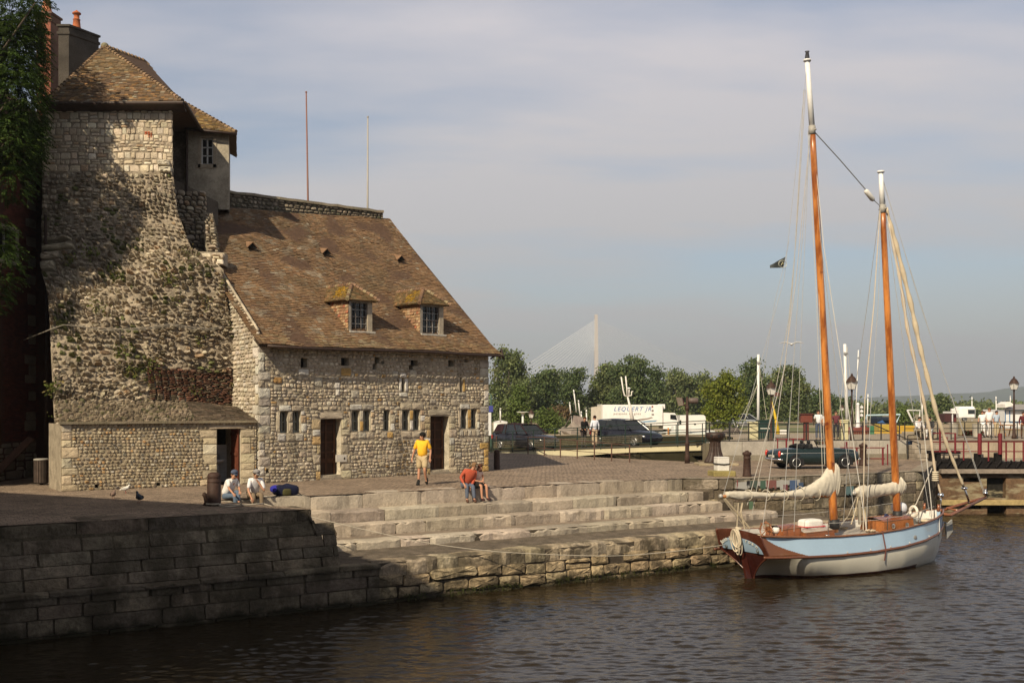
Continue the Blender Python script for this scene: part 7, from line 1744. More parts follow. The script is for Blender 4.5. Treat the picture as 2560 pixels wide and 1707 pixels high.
ks=thing('kiosk','dark red and black stall with a white roof sign near the caravan','kiosk',(X_at(2385,125),125,P(0,1056,125).z)); ku=lambda u:X_at(u,125)-X_at(2385,125)
m_=MB(); m_.bbox(ku(2362),ku(2379),0,2,0,1.0,.02,(.05,.015,.015)); m_.bbox(ku(2381),ku(2394),.3,2,0,1.0,.02,(.10,.02,.02)); lpart(m_,'counter',M['plain'],ks); m_=MB(); m_.bbox(ku(2376),ku(2396),-.3,2.2,1.05,1.25,.02,(.8,.78,.76)); m_.bbox(ku(2378),ku(2397),-.2,.2,1.3,1.6,.02,(.8,.75,.74)); m_.bbox(ku(2379),ku(2381),-.2,0,-.1,1.2,.01,(.7,.7,.7)); lpart(m_,'roof_sign',M['plain'],ks)
wh=thing('low_building','low white harbour building with blue trim and grey roof at the far right','building',(X_at(2530,85),85,P(0,1062,85).z)); bu=lambda u:X_at(u,85)-X_at(2530,85); bvz=lambda v:P(0,v,85).z-P(0,1062,85).z
m_=MB(); m_.bbox(bu(2512),bu(2620),0,4,-.3,bvz(1024),.02,(.70,.71,.72)); lpart(m_,'wall',M['plain'],wh); m_=MB(); m_.prism([(bu(2507),-.4,bvz(1024)),(bu(2620),-.4,bvz(1024)),(bu(2620),2,bvz(1010)),(bu(2530),2,bvz(1010))],(0,.1,.0),(.28,.26,.25)); m_.prism([(bu(2507),-.42,bvz(1019)),(bu(2532),-.42,bvz(1012)),(bu(2518),-.42,bvz(1004)),(bu(2507),-.42,bvz(1010))],(0,1.5,0),(.76,.74,.70)); lpart(m_,'roof',M['plain'],wh)
m_=MB()
for (u0,u1,v0,v1) in ((2512,2514,1024,1056),(2523,2525,1026,1056),(2512,2620,1024,1026.5),(2524,2620,1053,1056)): m_.bbox(bu(u0),bu(u1),-.04,.0,bvz(v1),bvz(v0),.005,(.06,.16,.34))
lpart(m_,'blue_trim',M['plain'],wh)
gz=thing('gazebo','small white ridge tent far beyond the black soft top car','tent',(X_at(1251,110),110,-.3)); m_=MB(); q0=X_at(1234,110)-X_at(1251,110); z1,z2=P(0,1055,110).z+.3,P(0,1051,110).z+.3
m_.box(q0,-q0,0,2.5,.3,z1,(.80,.79,.76)); m_.add([(q0-.05,-.05,z1),(-q0+.05,-.05,z1),(-q0+.05,2.5,z1),(q0-.05,2.5,z1),(0,1.2,z2+.02)],[(0,1,4),(1,2,4),(2,3,4),(3,0,4)],(.8,.79,.76)); lpart(m_,'canopy',M['plain'],gz)
# sign post beside the house corner
sg=thing('signpost','blue and white sign on a tall thin pole beside the house corner','sign',(X_at(1227.5,64),64,0)); m_=MB(); m_.tube([(0,0,0),(0,0,P(0,985,64).z)],.035,6,(.05,.12,.10)); lpart(m_,'pole',M['plain'],sg); m_=MB(); m_.bbox(-.13,.13,-.05,-.02,P(0,1030,64).z,P(0,1014,64).z,.03,(.05,.06,.28)); lpart(m_,'sign_panel',M['plain'],sg); m_=MB(); m_.bbox(-.16,.02,-.06,0,1.0,P(0,1031,64).z,.02,(.7,.7,.7)); lpart(m_,'banner',M['plain'],sg)
# ================================================================ boats and yard clutter behind the bridge
def mastpole(u0,v0,u1,v1,Y,r0,label,col=(.76,.75,.73)):
    a,b_=P(u1,v1,Y),P(u0,v0,Y); t=thing('boat_mast',label,'mast',a); m_=MB(); m_.tube([(0,0,0),b_-a],[r0,r0*.9],8,col); lpart(m_,'spar',M['plain'],t,True); m_=MB(); m_.tube([(b_-a)*.88+Vector((-.02,-r0,0)),(b_-a)*.9+Vector((.02,-r0*1.3,0))],r0*1.2,8,(.3,.3,.3)); lpart(m_,'fitting',M['plain'],t); return t,a,b_
t,a,b_=mastpole(1896,886,1895.5,1075,74,.095,'thick white mast rising behind the cream pillar')
for (u,v) in ((1850,1080),(1828,1095),(1922,1085)): m_=MB(); m_.tube([Vector((0,0,(b_-a).z*(.62 if u<1900 else .97))),P(u,v,72)-a],.012,4,(.5,.46,.38)); lpart(m_,'stay',M['plain'],t)
t,a,b_=mastpole(2112,860,2118,1072,74,.115,'thick white mast just left of the lamp between the ketch masts')
for (u,v) in ((2095,1060),(2138,1078)): m_=MB(); m_.tube([Vector((0,0,(b_-a).z*.97)),P(u,v,72)-a],.012,4,(.5,.46,.38)); lpart(m_,'stay',M['plain'],t)
mastpole(2146,875,2139,1050,80,.04,'thin pale leaning mast right of the tall brown lantern lamp')
for i,(u0,v0,u1,v1,Y) in enumerate(((1434,974,1441,1030,120),(1424,1005,1427,1035,120),(1446,1000,1450,1040,120),(1453,1028,1454,1070,110),(1466,1024,1467,1072,110),(1251,1020,1251,1055,100),(2430,992,2430,1060,140),(2490,991,2491,1056,140),(2526,989,2526,1010,140),(2306,1000,2306,1040,130),(2170,985,2168,1060,120),(1776,1036,1778,1062,120))):
    mastpole(u0,v0,u1,v1,Y,.07,['slim white mast above the grey nets left of the lorry','short slim mast left of the grey nets','slim pale mast right of the grey net mast','white post beside the person in black','white post right of the person in black','thin green pole above the white tent','white pole near the caravan','white pole right of the group in white','white pole above the low white building','thin pale pole above the white shirted men','thin pole over the yellow fishing boat','small white post right of the white van'][i])
# radar mast of a workboat in front of the lorry
rm=P(1582,1062,72); t=thing('workboat_mast','white radar mast with two whip aerials leaning left in front of the lorry','mast',rm)
m_=MB(); W=lambda u,v:P(u,v,72)-rm
m_.tube([W(1583,1064),W(1576,1020),W(1569,992)],[.16,.09,.05],8,(.72,.68,.64)); lpart(m_,'column',M['plain'],t,True)
for pts,r0 in (([(1569,992),(1561,988),(1558,975),(1553,942)],.05),([(1568,990),(1567,970),(1564,940)],.05),([(1569,990),(1579,988),(1579,979),(1583,978)],.045),([(1572,990),(1573,972)],.04)): m_=MB(); m_.tube([W(*p) for p in pts],r0,6,(.72,.68,.64)); lpart(m_,'aerial',M['plain'],t,True)
m_=MB(); m_.ell(W(1572.5,970.5),(.11,.11,.06),10,6,(.8,.8,.78)); lpart(m_,'radar_dome',M['plain'],t,True)
# white workboat behind the bridge railings
def hullbox(name,label,u0,u1,v0,v1,Y,c1,c2,dep=3.0,z0=None):
    a=P(u0,v1,Y); t=thing(name,label,'boat',a); L_=X_at(u1,Y)-a.x; H_=P(0,v0,Y).z-a.z; m_=MB()
    n=10; vs=[];fs=[];cs=[]
    for i in range(n+1):
        f=i/n; x=L_*f; tap=1-(max(0,abs(f-.45)-.25)/.55)**2; w=dep/2*max(.08,tap); sh=H_*(1+.35*(f-.4)**2*2)
        vs+=[(x,dep/2-w*.7,-.6),(x,dep/2-w,sh*.55),(x,dep/2-w*1.03,sh),(x,dep/2+w*1.03,sh),(x,dep/2+w,sh*.55),(x,dep/2+w*.7,-.6)]
    for i in range(n):
        for j in range(5): fs.append((i*6+j,(i+1)*6+j,(i+1)*6+j+1,i*6+j+1)); cs.append(c2 if j in(1,) else c1)
    m_.add(vs,fs,cs); lpart(m_,'hull',M['plain'],t,True); return t,L_,H_
t,L_,H_=hullbox('workboat','white workboat with gangway rails moored behind the dark hatchback',1655,1790,1084,1112,72,(.62,.64,.60),(.55,.60,.56))
m_=MB(); m_.bbox(.9,2.0,.8,2.0,H_,H_+.5,.03,(.74,.74,.70)); lpart(m_,'wheelhouse',M['plain'],t); m_=MB(); m_.prism([(-.8,.0,H_-.1),(2.6,.0,H_+.35),(2.6,.0,H_+.43),(-.8,.0,H_-.02)],(0,.5,0),(.75,.75,.73)); lpart(m_,'gangway',M['plain'],t); m_=MB(); m_.bbox(.35,.43,-.2,-.1,-.4,H_+.4,.01,(.55,.22,.05)); lpart(m_,'samson_post',M['plain'],t)
t,L_,H_=hullbox('fishing_boat','blue and yellow fishing boat moored behind the railing beside the green cabinet',1906,1976,1088,1102,70,(.05,.13,.30),(.60,.42,.03))
m_=MB(); a0=Vector(t.location); W=lambda u,v:P(u,v,70.5)-a0
m_.tube([W(1947,1094),W(1940,1050),W(1934,1020),W(1929,1002)],[.16,.10,.05,.03],8,(.65,.45,.03)); lpart(m_,'yellow_derrick',M['plain'],t,True); m_=MB(); m_.bbox(W(1948,1094).x,W(1966,1094).x,.2,1.2,H_,H_+.35,.03,(.70,.68,.64)); lpart(m_,'wheelhouse',M['plain'],t)
t,L_,H_=hullbox('fishing_boat','yellow hulled fishing boat with blue steel gantry behind the mizzen mast',2186,2290,1078,1096,72,(.05,.10,.2),(.45,.27,.03))
a0=Vector(t.location); W=lambda u,v:P(u,v,72.5)-a0
for pts,c,r0 in (([(2164,1060),(2166,1038),(2250,1036),(2240,1058)],(.45,.60,.68),.06),([(2268,1025),(2282,1054)],(.7,.7,.68),.06),([(2268,1025),(2300,1026),(2298,1050)],(.7,.7,.68),.05)): m_=MB(); m_.tube([W(*p) for p in pts],r0,6,c); lpart(m_,'gantry',M['plain'],t)
m_=MB(); m_.bbox(W(2193,1060).x,W(2218,1060).x,0,1.5,W(0,1094).z,W(0,1060).z,.04,(.45,.31,.05)); lpart(m_,'yellow_locker',M['plain'],t)
m_=MB(); m_.bbox(W(2240,1060).x,W(2284,1060).x,.1,1.5,W(0,1094).z,W(0,1064).z,.04,(.48,.29,.03)); lpart(m_,'yellow_locker',M['plain'],t)
m_=MB(); m_.bbox(W(2200,1060).x,W(2236,1060).x,1,2.5,W(0,1062).z,W(0,1042).z,.1,(.02,.03,.05)); lpart(m_,'tarpaulin',M['cloth'],t)
m_=MB(); m_.poly([W(2192,1056),W(2206,1050),W(2218,1062),W(2208,1064)],(.05,.12,.32)); lpart(m_,'blue_net',M['cloth'],t)
t,L_,H_=hullbox('fishing_boat','dark red boat with a green bin behind the second cream pillar',2122,2190,1070,1096,70,(.14,.03,.02),(.13,.03,.02))
m_=MB(); m_.bbox(L_*.75,L_*.92,-.1,.5,.2,H_+.15,.03,(.04,.16,.08)); lpart(m_,'green_bin',M['plain'],t)
a0=P(2145,1095,71.5); t=thing('beacon','white lattice navigation beacon standing behind the railing','beacon',a0); W=lambda u,v:P(u,v,71.5)-a0
m_=MB(); m_.lathe([(.26,0),(.14,W(0,1060).z),(.08,W(0,1012).z),(.11,W(0,1010).z),(.03,W(0,1006).z)],(0,0,0),12,(.75,.76,.78)); lpart(m_,'column',M['plain'],t,True); m_=MB()
for v in (1018,1028,1038): m_.bbox(.15,.32,-.1,.1,W(0,v).z-.08,W(0,v).z+.08,.02,(.7,.7,.7))
m_.tube([(.24,0,W(0,1045).z),(.24,0,W(0,1012).z)],.02,5,(.7,.7,.7)); lpart(m_,'ladder',M['plain'],t)
# fishing nets heap, boulders, anchors
def heap(name,label,cat,u,v,Y,w,h,col,seed,mat='cloth'):
    p=P(u,v,Y); t=thing(name,label,cat,p); m_=MB(); m_.ell((0,0,0),(w,w*.6,h),24,14,col,jit=.5); 
    m_.v=[(x*(1+.18*nz(x*3+seed,z*4,y)),y,max(-.3,z*(1+.3*nz(x*4,seed,z*2)))) for x,y,z in m_.v]; lpart(m_,'pile',M[mat],t); return t
t=heap('fishing_net_pile','heap of grey fishing nets beside the person in black','nets',1438,1085,78,1.1,.75,(.26,.22,.19),3)
m_=MB(); m_.prism([(-.3,0,.5),(-.1,0,1.35),(.45,0,1.25),(1.3,0,.6)],(0,.3,0),(.27,.22,.20)); m_.tube([(-.9,0,.3),(-.3,0,1.3)],.035,5,(.12,.1,.09)); m_.tube([(-.25,.1,.3),(-.25,.1,1.3)],.03,5,(.6,.58,.55)); lpart(m_,'boom',M['wood'],t)
heap('fishing_net_pile','heap of dark trawl gear in front of the parked silver cars','nets',1830,1082,75,.6,.35,(.12,.10,.09),5)
t=thing('planter','stone planter of dark red flowers in front of the group in white','planter',P(2423,1090,62.5)); m_=MB(); m_.bbox(-.5,.55,0,.8,0,.85,.08,(.30,.25,.16)); lpart(m_,'trough',M['stone'],t); m_=MB(); r=random.Random(77)
for _ in range(500): p=Vector((r.uniform(-.4,.75),r.uniform(-.25,.1),r.uniform(.05,.32))); d_=Vector((r.gauss(0,1),r.gauss(0,1),r.gauss(0,1))).normalized()*.05; e_=d_.orthogonal(); m_.quad(p-e_,p-d_,p+e_,p+d_,jc((.12,.02,.02) if r.random()<.4 else (.05,.07,.03),.3,r))
lpart(m_,'flowers',M['leaf'],t)
t=thing('picnic_bench','brown wooden picnic bench beside the black lantern lamp','bench',P(2517,1090,64)); m_=MB(); m_.bbox(-.4,.4,-.3,.3,.62,.68,.01,(.33,.17,.07)); m_.bbox(-.45,.45,-.65,-.4,.38,.43,.01,(.33,.17,.07)); lpart(m_,'seat',M['wood'],t)
for x in (-.3,.3): m_=MB(); m_.tube([(x,-.55,0),(x,-.1,.64)],.035,5,(.3,.15,.06)); m_.tube([(x,.4,0),(x,.1,.64)],.035,5,(.3,.15,.06)); lpart(m_,'leg',M['wood'],t)
t=thing('planter','pair of grey stone tubs between the railings','planter',P(2398,1092,61)); 
for x in (-.3,.98): m_=MB(); m_.lathe([(.20,0),(.24,.7),(.26,.75),(.2,.75)],(x,0,0),14,(.38,.35,.30)); lpart(m_,'tub',M['stone'],t)
# ================================================================ cable-stayed bridge far away
PY=2540.0; t=thing('suspension_bridge','tall cable stayed bridge pylon with fans of cables far in the haze','bridge',(X_at(1490.5,PY),PY,0)); px0=X_at(1490.5,PY)
def w2(u,v): return Vector((X_at(u,PY)-px0,0,P(0,v,PY).z))
m_=MB(); zt=w2(0,786).z
m_.prism([(-4.2,0,w2(0,925).z),(5.5,0,w2(0,925).z),(3.6,0,zt),(-3.6,0,zt)],(0,8,0),(.50,.45,.41)); m_.prism([(-9,0,0),(-3,0,0),(-0.5,0,w2(0,925).z),(-4.2,0,w2(0,925).z)],(0,8,0),(.50,.45,.41)); m_.prism([(4,0,0),(10,0,0),(5.5,0,w2(0,925).z),(1.5,0,w2(0,925).z)],(0,8,0),(.50,.45,.41)); lpart(m_,'pylon',M['concrete'],t)
for sgn,ue in ((-1,1235),(1,1760)):
    for k in range(17):
        f=k/16; ue_=1490+(ue-1490)*(1-f*.92); vt=800+f*62; vb=966 if sgn<0 else 966
        if sgn>0: vb=948-12*f if False else 962
        m_=MB(); m_.tube([w2(1490+2*sgn,vt),w2(ue_ if sgn<0 else 1490+(1840-1490)*(1-f*.92),vb if sgn<0 else 955+8*f)],.38,3,(.80,.80,.80),cap=False); lpart(m_,'cable',M['plain'],t)
m_=MB(); m_.prism([w2(1150,988),w2(1250,991),w2(1360,993),w2(1490,992),w2(1640,985),w2(1800,970),w2(1800,973),w2(1640,988.5),w2(1490,996),w2(1360,997),w2(1250,995),w2(1150,992)][::-1],(0,20,0),(.62,.63,.66)); lpart(m_,'deck',M['concrete'],t)
for u in (1448,1455,1462,1240): m_=MB(); m_.prism([w2(u,1010),w2(u+1.6,1010),w2(u+1.6,994),w2(u,994)],(0,6,0),(.6,.6,.62)); lpart(m_,'pier',M['concrete'],t)
# wooded hills on the right horizon
hp=[(2040,1006),(2090,1004),(2130,1000),(2180,993),(2240,990),(2280,989),(2336,985.5),(2390,983),(2437,982),(2475,979),(2495,974),(2512,971),(2535,968),(2560,966),(2640,958),(2800,950)]
m_=MB(); HY=5200.
vs=[];fs=[]
K=7
for i,(u,v) in enumerate(hp):
    for k in range(K):
        f=k/(K-1); Y=HY-1100+1100*f; top=P(u,v,HY); z=-.4+(top.z+.4)*(math.sin(f*math.pi/2))+ (20*nz(u*.02,f*3) if 0<k<K-1 else 0); vs.append((X_at(u,HY),Y,z))
for i in range(len(hp)-1):
    for k in range(K-1): fs.append((i*K+k,(i+1)*K+k,(i+1)*K+k+1,i*K+k+1))
m_.add(vs,fs,(.06,.085,.04)); struct(m_.build('hills',vmat('wooded_hill',.95,.5,.02,.15,0,.1),None,True))

# ================================================================ trees
def crown(m_,blobs,n,leaf,pal,r,flat=1.0):
    "leaf clumps on the shells of several overlapping blobs"
    V=[];Fc=[];Cc=[]
    tot=sum(b_[3]*b_[4] for b_ in blobs)
    k=0
    for (cx,cy,cz,rx,rz) in blobs:
        nb=int(n*rx*rz/tot); ncl=max(5,nb//22)
        for c in range(ncl):
            th=r.uniform(0,2*math.pi); z_=r.uniform(-.75,1); rr_=math.sqrt(max(0,1-z_*z_)); q_=r.uniform(.72,1.03)
            p=Vector((cx+rx*rr_*math.cos(th)*q_,cy+rx*rr_*math.sin(th)*q_,cz+rz*z_*q_))
            base=jc(pick(pal,r),.22,r); cr=leaf*r.uniform(1.8,3.2)
            for _ in range(22):
                d_=Vector((r.gauss(0,1),r.gauss(0,1),r.gauss(0,.7)))*cr*.55; o_=p+d_; a=Vector((r.gauss(0,1),r.gauss(0,1),r.gauss(0,.8))).normalized(); e_=a.orthogonal().normalized()*leaf*.5*r.uniform(.7,1.3); f_=a.cross(e_).normalized()*leaf*.42
                V+= [o_-e_,o_+f_,o_+e_,o_-f_]; Fc.append((k,k+1,k+2,k+3)); Cc.append(jc(base,.12,r)); k+=4
    m_.add(V,Fc,Cc)
def tree(label,u,vtop,vbase,Y,wpx,pal,seed,n=2600,kind='round',group='trees beyond the bridge',leaf=None):
    r=random.Random(seed); x=X_at(u,Y); z0=max(-.4,P(0,vbase,Y).z-1) if Y>69 else 0; zt=P(0,vtop,Y).z; H=zt-z0; W=wpx/F*Y/2*.93; t=thing('tree',label,'tree',(x,Y,z0),0,group)
    th=H*.28 if kind!='poplar' else H*.1
    m_=MB(); m_.tube([(0,0,0),(.1*W*r.uniform(-1,1),0,th),(.2*W*r.uniform(-1,1),0,H*.7)],[max(.1,H*.022),H*.016,H*.006],8,(.10,.08,.06))
    for k in range(6):
        a=r.uniform(0,6.28); m_.tube([(0,0,th*r.uniform(.8,1.6)),(W*.35*math.cos(a),W*.3*math.sin(a),H*r.uniform(.45,.6)),(W*.7*math.cos(a),W*.5*math.sin(a),H*r.uniform(.6,.85))],[H*.009,H*.006,H*.003],5,(.10,.08,.06))
    lpart(m_,'trunk',M['wood'],t,True)
    bl=[]
    if kind=='poplar':
        for k in range(7): f=(k+.5)/7; bl.append((0,0,H*(.12+.84*f),W*(.95-.65*f**2.2)*r.uniform(.85,1.1),H*.11))
    elif kind=='bush':
        for k in range(6): bl.append((W*r.uniform(-.6,.6),W*r.uniform(-.3,.3),H*r.uniform(.2,.6),W*.5,H*.38))
    else:
        nb=24 if kind=='round' else 17
        for k in range(nb):
            a=r.uniform(0,6.28); f=r.uniform(0,1)
            rad=W*(.80 if kind=='round' else .86)*r.random()**.4; zz=H*(.34+.50*f); lim=math.sqrt(max(.08,1-((zz/H-.55)/.5)**2)); s_=r.uniform(.19,.31)
            bl.append((rad*math.cos(a)*lim,rad*math.sin(a)*lim*.7,zz,W*s_,H*s_*.42))
        bl.append((W*r.uniform(-.2,.2),0,H*.88,W*.3,H*.12)); bl.append((-W*.6,0,H*.36,W*.34,H*.16)); bl.append((W*.6,0,H*.33,W*.34,H*.16)); bl.append((0,W*.2,H*.5,W*.5,H*.3)); bl.append((W*.1,0,H*.24,W*.6,H*.2))
    m_=MB(); crown(m_,bl,int(n*2.9),leaf or max(.12,Y*.0021),pal,r); lpart(m_,'crown',M['leaf'],t); return t
PG=[(3,(.12,.15,.06)),(2,(.09,.12,.045)),(2,(.16,.19,.075)),(1,(.20,.22,.09))]
PD=[(3,(.08,.115,.045)),(2,(.105,.14,.055)),(1,(.15,.18,.07))]
PB=[(3,(.17,.20,.03)),(2,(.12,.15,.022)),(1,(.22,.24,.04))]
PP=[(3,(.11,.15,.038)),(1,(.085,.12,.03))]
tree('tall feathery willow rising right beside the stone house',1272,868,1070,165,120,PG,201,3600,'open')
tree('narrow light green poplar in front of the willow by the house',1298,968,1072,120,52,PP,202,1500,'poplar')
tree('dark rounded tree behind the distant lantern lamp',1362,920,1066,175,96,PD,203,3200)
tree('dark tree with open crown left of the far pylon',1432,917,1062,185,70,PD,204,2400,'open')
tree('small light green round bush below the dark tree',1366,1020,1072,118,48,PP,205,1000,'bush')
tree('low bushy shrub left of the net heap',1400,1040,1072,125,46,PD,206,700,'bush')
tree('broad dark tree behind the lettered lorry, left half',1518,905,1062,190,110,PG,207,3600)
tree('tallest broad tree behind the lettered lorry, right half',1580,886,1062,180,120,PD,208,4200)
tree('slender dark poplar right of the broad tree behind the lorry',1641,917,1060,195,38,PD,209,1500,'poplar')
tree('wide grey green tree behind the floodlight mast',1690,924,1062,230,110,PG,210,3000)
tree('grey green tree behind the white van',1752,932,1062,240,90,PG,211,2600)
tree('bright yellow green round tree in the yard',1810,932,1078,112,114,PB,212,4400)
tree('tall dark tree behind the white mast and lantern lamp',1890,898,1064,190,96,PD,213,3400,'open')
tree('leaning open tree with gaps right of the lantern lamp',1972,912,1066,185,100,PG,214,3000,'open')
tree('dark tree just left of the main mast of the ketch',2048,975,1062,210,90,PD,215,1800)
tree('distant dark tree left of the brown lantern lamp between masts',2106,997,1058,260,60,PD,216,1200)
tree('low dark tree behind the white mast and beacon',2160,1018,1058,240,70,PD,217,900,'bush')
tree('green bush behind the yellow fishing boat gantry',2255,1020,1060,160,60,PP,218,900,'bush')
tree('dark pine like tree behind the furled jib',2352,990,1058,190,44,PD,219,1200,'open')
tree('brown leaved small tree among the dark trees',1408,1010,1066,170,40,[(1,(.16,.11,.055))],220,600,'bush')
# tree belts that read as one mass
def belt(name,u0,u1,vtop,vbase,Y,pal,seed,n,dep=60):
    r=random.Random(seed); m_=MB(); bl=[]; W=X_at(u1,Y)-X_at(u0,Y)
    for k in range(max(8,int((u1-u0)/14))):
        u=r.uniform(u0,u1); yy=Y+r.uniform(-dep,dep)*.5; zt=P(0,vtop+r.uniform(-2,8),yy).z; bl.append((X_at(u,yy),yy,zt*.45,abs(zt)*.5+2.0,abs(zt)*.5))
    crown(m_,bl,int(n*1.6),Y*.003,pal,r); o=m_.build(name,M['leaf']); o['kind']='stuff'; return o
belt('far_wood',1225,2140,1030,1060,230,PG,301,6000)
belt('far_wood',200,1235,985,1050,260,PG,304,6000)
belt('far_wood',2120,2600,1016,1050,420,PG,302,6000,120)
belt('far_wood',2330,2620,1018,1052,300,PG,303,3000,60)
# ================================================================ people
def skin_obj(name,nodes,edges,mat,parent,sub=1,root=None,col=None):
    me=bpy.data.meshes.new(name); names=list(nodes); root=0; ix={n:i for i,n in enumerate(names)}
    me.from_pydata([nodes[n][0] for n in names],[(ix[a],ix[b]) for a,b in edges],[])
    o=bpy.data.objects.new(name,me); COL.objects.link(o); me.materials.append(mat)
    md=o.modifiers.new('skin','SKIN'); md.use_smooth_shade=True
    if not me.skin_vertices: 
        bpy.context.view_layer.objects.active=o
    sv=me.skin_vertices[0].data
    for n in names:
        rr_=nodes[n][1]; sv[ix[n]].radius=(rr_,rr_) if isinstance(rr_,(int,float)) else rr_; sv[ix[n]].use_root=(ix[n]==root)
    s_=o.modifiers.new('sub','SUBSURF'); s_.levels=sub; s_.render_levels=sub
    o.parent=parent; return o
def colmat(name,col,rough=.85,kind='cloth'):
    key='pm_'+name
    if key not in M: M[key]=pm(name,col,rough,0,.10,14,.2 if kind=='cloth' else 0,.004,.25)
    return M[key]
SK=colmat('tanned_skin',(.48,.25,.16),.55,'skin')
def V3(*a): return Vector(a)
def person(label,loc,rot,J,shirt,trouser,hair,hat=None,shorts=False,sleeve=.5,shoe=(.02,.02,.02),fingers=True,cat='person',group=None,skirt=None,barefoot=False,trouser_to=1.0,bulk=1.0,capc=None,shirtname='shirt',s=1.0):
    t=thing('person',label,cat,loc,rot,group)
    j={k:V3(*v)*s for k,v in J.items()}
    n={};e=[]
    def add(k,p,r0,link=None): n[k]=(tuple(p),r0*s); (e.append((link,k)) if link else None)
    add('pelvis',j['pelvis'],.105*bulk); add('spine',j['pelvis'].lerp(j['chest'],.5),.095*bulk,'pelvis'); add('chest',j['chest'],.095*bulk,'spine')
    add('neck',j['neck'],.05,'chest'); 
    hd=(j['head']-j['neck']); add('jaw',j['neck']+hd*.45,.062,'neck'); add('head',j['neck']+hd*.85,.082,'jaw'); add('crown',j['neck']+hd*1.2,.072,'head')
    fw=j['face'].normalized() if 'face' in j else V3(0,1,0)
    add('nose',j['neck']+hd*.68+fw*.098*s,.012,'jaw')
    for sd in 'LR':
        S=j['sh'+sd]; E_=j['el'+sd]; W=j['wr'+sd]; add('sh'+sd,S,.055*bulk,'chest'); add('el'+sd,E_,.038,'sh'+sd); add('wr'+sd,W,.026,'el'+sd)
        d_=(W-E_).normalized(); pm_=W+d_*.06*s; add('palm'+sd,pm_,.032,'wr'+sd)
        sv=d_.cross(V3(0,0,1)); sv=sv.normalized() if sv.length>.2 else V3(1,0,0)
        up=sv.cross(d_)
        if fingers:
            for k in range(4):
                o_=pm_+sv*(k-1.5)*.019*s+d_*.03*s; cur=up*-.012*s; add(f'f{sd}{k}a',o_,.0095,'palm'+sd); add(f'f{sd}{k}b',o_+d_*(.04-.004*abs(k-1.2))*s+cur*(1+k*.3),.0085,f'f{sd}{k}a'); add(f'f{sd}{k}c',o_+d_*(.066-.008*abs(k-1.3))*s+cur*(3+k*.5),.0075,f'f{sd}{k}b')
            add(f't{sd}a',pm_-sv*.036*s-d_*.005*s,.011,'palm'+sd); add(f't{sd}b',pm_-sv*.05*s+d_*.035*s,.009,f't{sd}a')
        H=j['hip'+sd]; K=j['kn'+sd]; A=j['an'+sd]; add('hip'+sd,H,.078*bulk,'pelvis'); add('kn'+sd,K,.052,'hip'+sd); add('calf'+sd,K.lerp(A,.35),.052,'kn'+sd); add('an'+sd,A,.036,'calf'+sd); add('toe'+sd,j['to'+sd],.03,'an'+sd)
    skin_obj('body',n,e,SK,t,1)
    # eyes, ears, mouth as small marks on the head are part of one face mesh
    m_=MB(); hc=j['neck']+hd*.82; rt=fw.cross(V3(0,0,1)).normalized(); upv=rt.cross(fw)
    for q_ in (-1,1): m_.ell(hc+fw*.078*s+rt*q_*.032*s,(.010*s,)*3,6,5,(.03,.02,.02)); m_.ell(hc+rt*q_*.086*s-upv*.01*s,(.016*s,.016*s,.028*s),6,5,(.45,.22,.14))
    m_.ell(hc+fw*.076*s-upv*.062*s,(.022*s,.012*s,.007*s),6,5,(.28,.08,.06)); lpart(m_,'face',M['skin'],t,True)
    # hair
    hn={};he=[]
    hcr=j['neck']+hd*1.05-fw*.015*s
    m_=MB(); m_.ell(hcr+upv*.02*s,(.102*s,.102*s,.092*s),14,10,hair['c'],jit=.10)
    if hair.get('long'): m_.ell(hcr-fw*.04*s-upv*.10*s,(.10*s,.07*s,.13*s),12,8,hair['c'],jit=.25)
    m_.v=[tuple(Vector(p)-fw*max(0,(Vector(p)-hc).dot(fw)-.045*s)*1.0 if (Vector(p)-hc).dot(upv)<.055*s else Vector(p)) for p in m_.v]
    lpart(m_,'hair',M['cloth'],t,True)
    if capc:
        m_=MB(); m_.ell(hcr+upv*.045*s,(.108*s,.108*s,.082*s),14,8,capc)
        c0=hcr+upv*.03*s+fw*.09*s; pts=[c0-rt*.075*s,c0+fw*.05*s-rt*.06*s-upv*.01*s,c0+fw*.085*s-upv*.015*s,c0+fw*.05*s+rt*.06*s-upv*.01*s,c0+rt*.075*s]; m_.prism(pts,upv*.012*s,tuple(x*.8 for x in capc)); lpart(m_,'cap',M['cloth'],t,True)
    # shirt
    n={};e=[]; k_=1.16*bulk
    def add2(k,p,r0,link=None): n[k]=(tuple(p),r0*s); (e.append((link,k)) if link else None)
    hem=j['pelvis']+(j['pelvis']-j['chest']).normalized()*((.02 if J['pelvis'][2]<.5 else .07)*s)
    add2('hem',hem,.150*bulk); add2('mid',j['pelvis'].lerp(j['chest'],.55),.138*bulk,'hem'); add2('chest',j['chest'],.15*bulk,'mid'); add2('collar',j['chest'].lerp(j['neck'],.86),.072,'chest')
    for sd in 'LR':
        add2('sh'+sd,j['sh'+sd],.075*bulk,'chest')
        if sleeve<=1: add2('sl'+sd,j['sh'+sd].lerp(j['el'+sd],max(.35,sleeve*1.2)),.062,'sh'+sd)
        if sleeve>1: add2('el'+sd,j['el'+sd],.055,'sh'+sd); add2('cu'+sd,j['el'+sd].lerp(j['wr'+sd],.9),.042,'el'+sd)
    skin_obj(shirtname,n,e,colmat('fabric_%02x%02x%02x'%tuple(int(min(1,c)*255) for c in shirt),shirt),t,1)
    # trousers / shorts / skirt
    n={};e=[]
    w0=.118*bulk
    add2('waist',j['pelvis']+(j['chest']-j['pelvis']).normalized()*.03*s,w0)
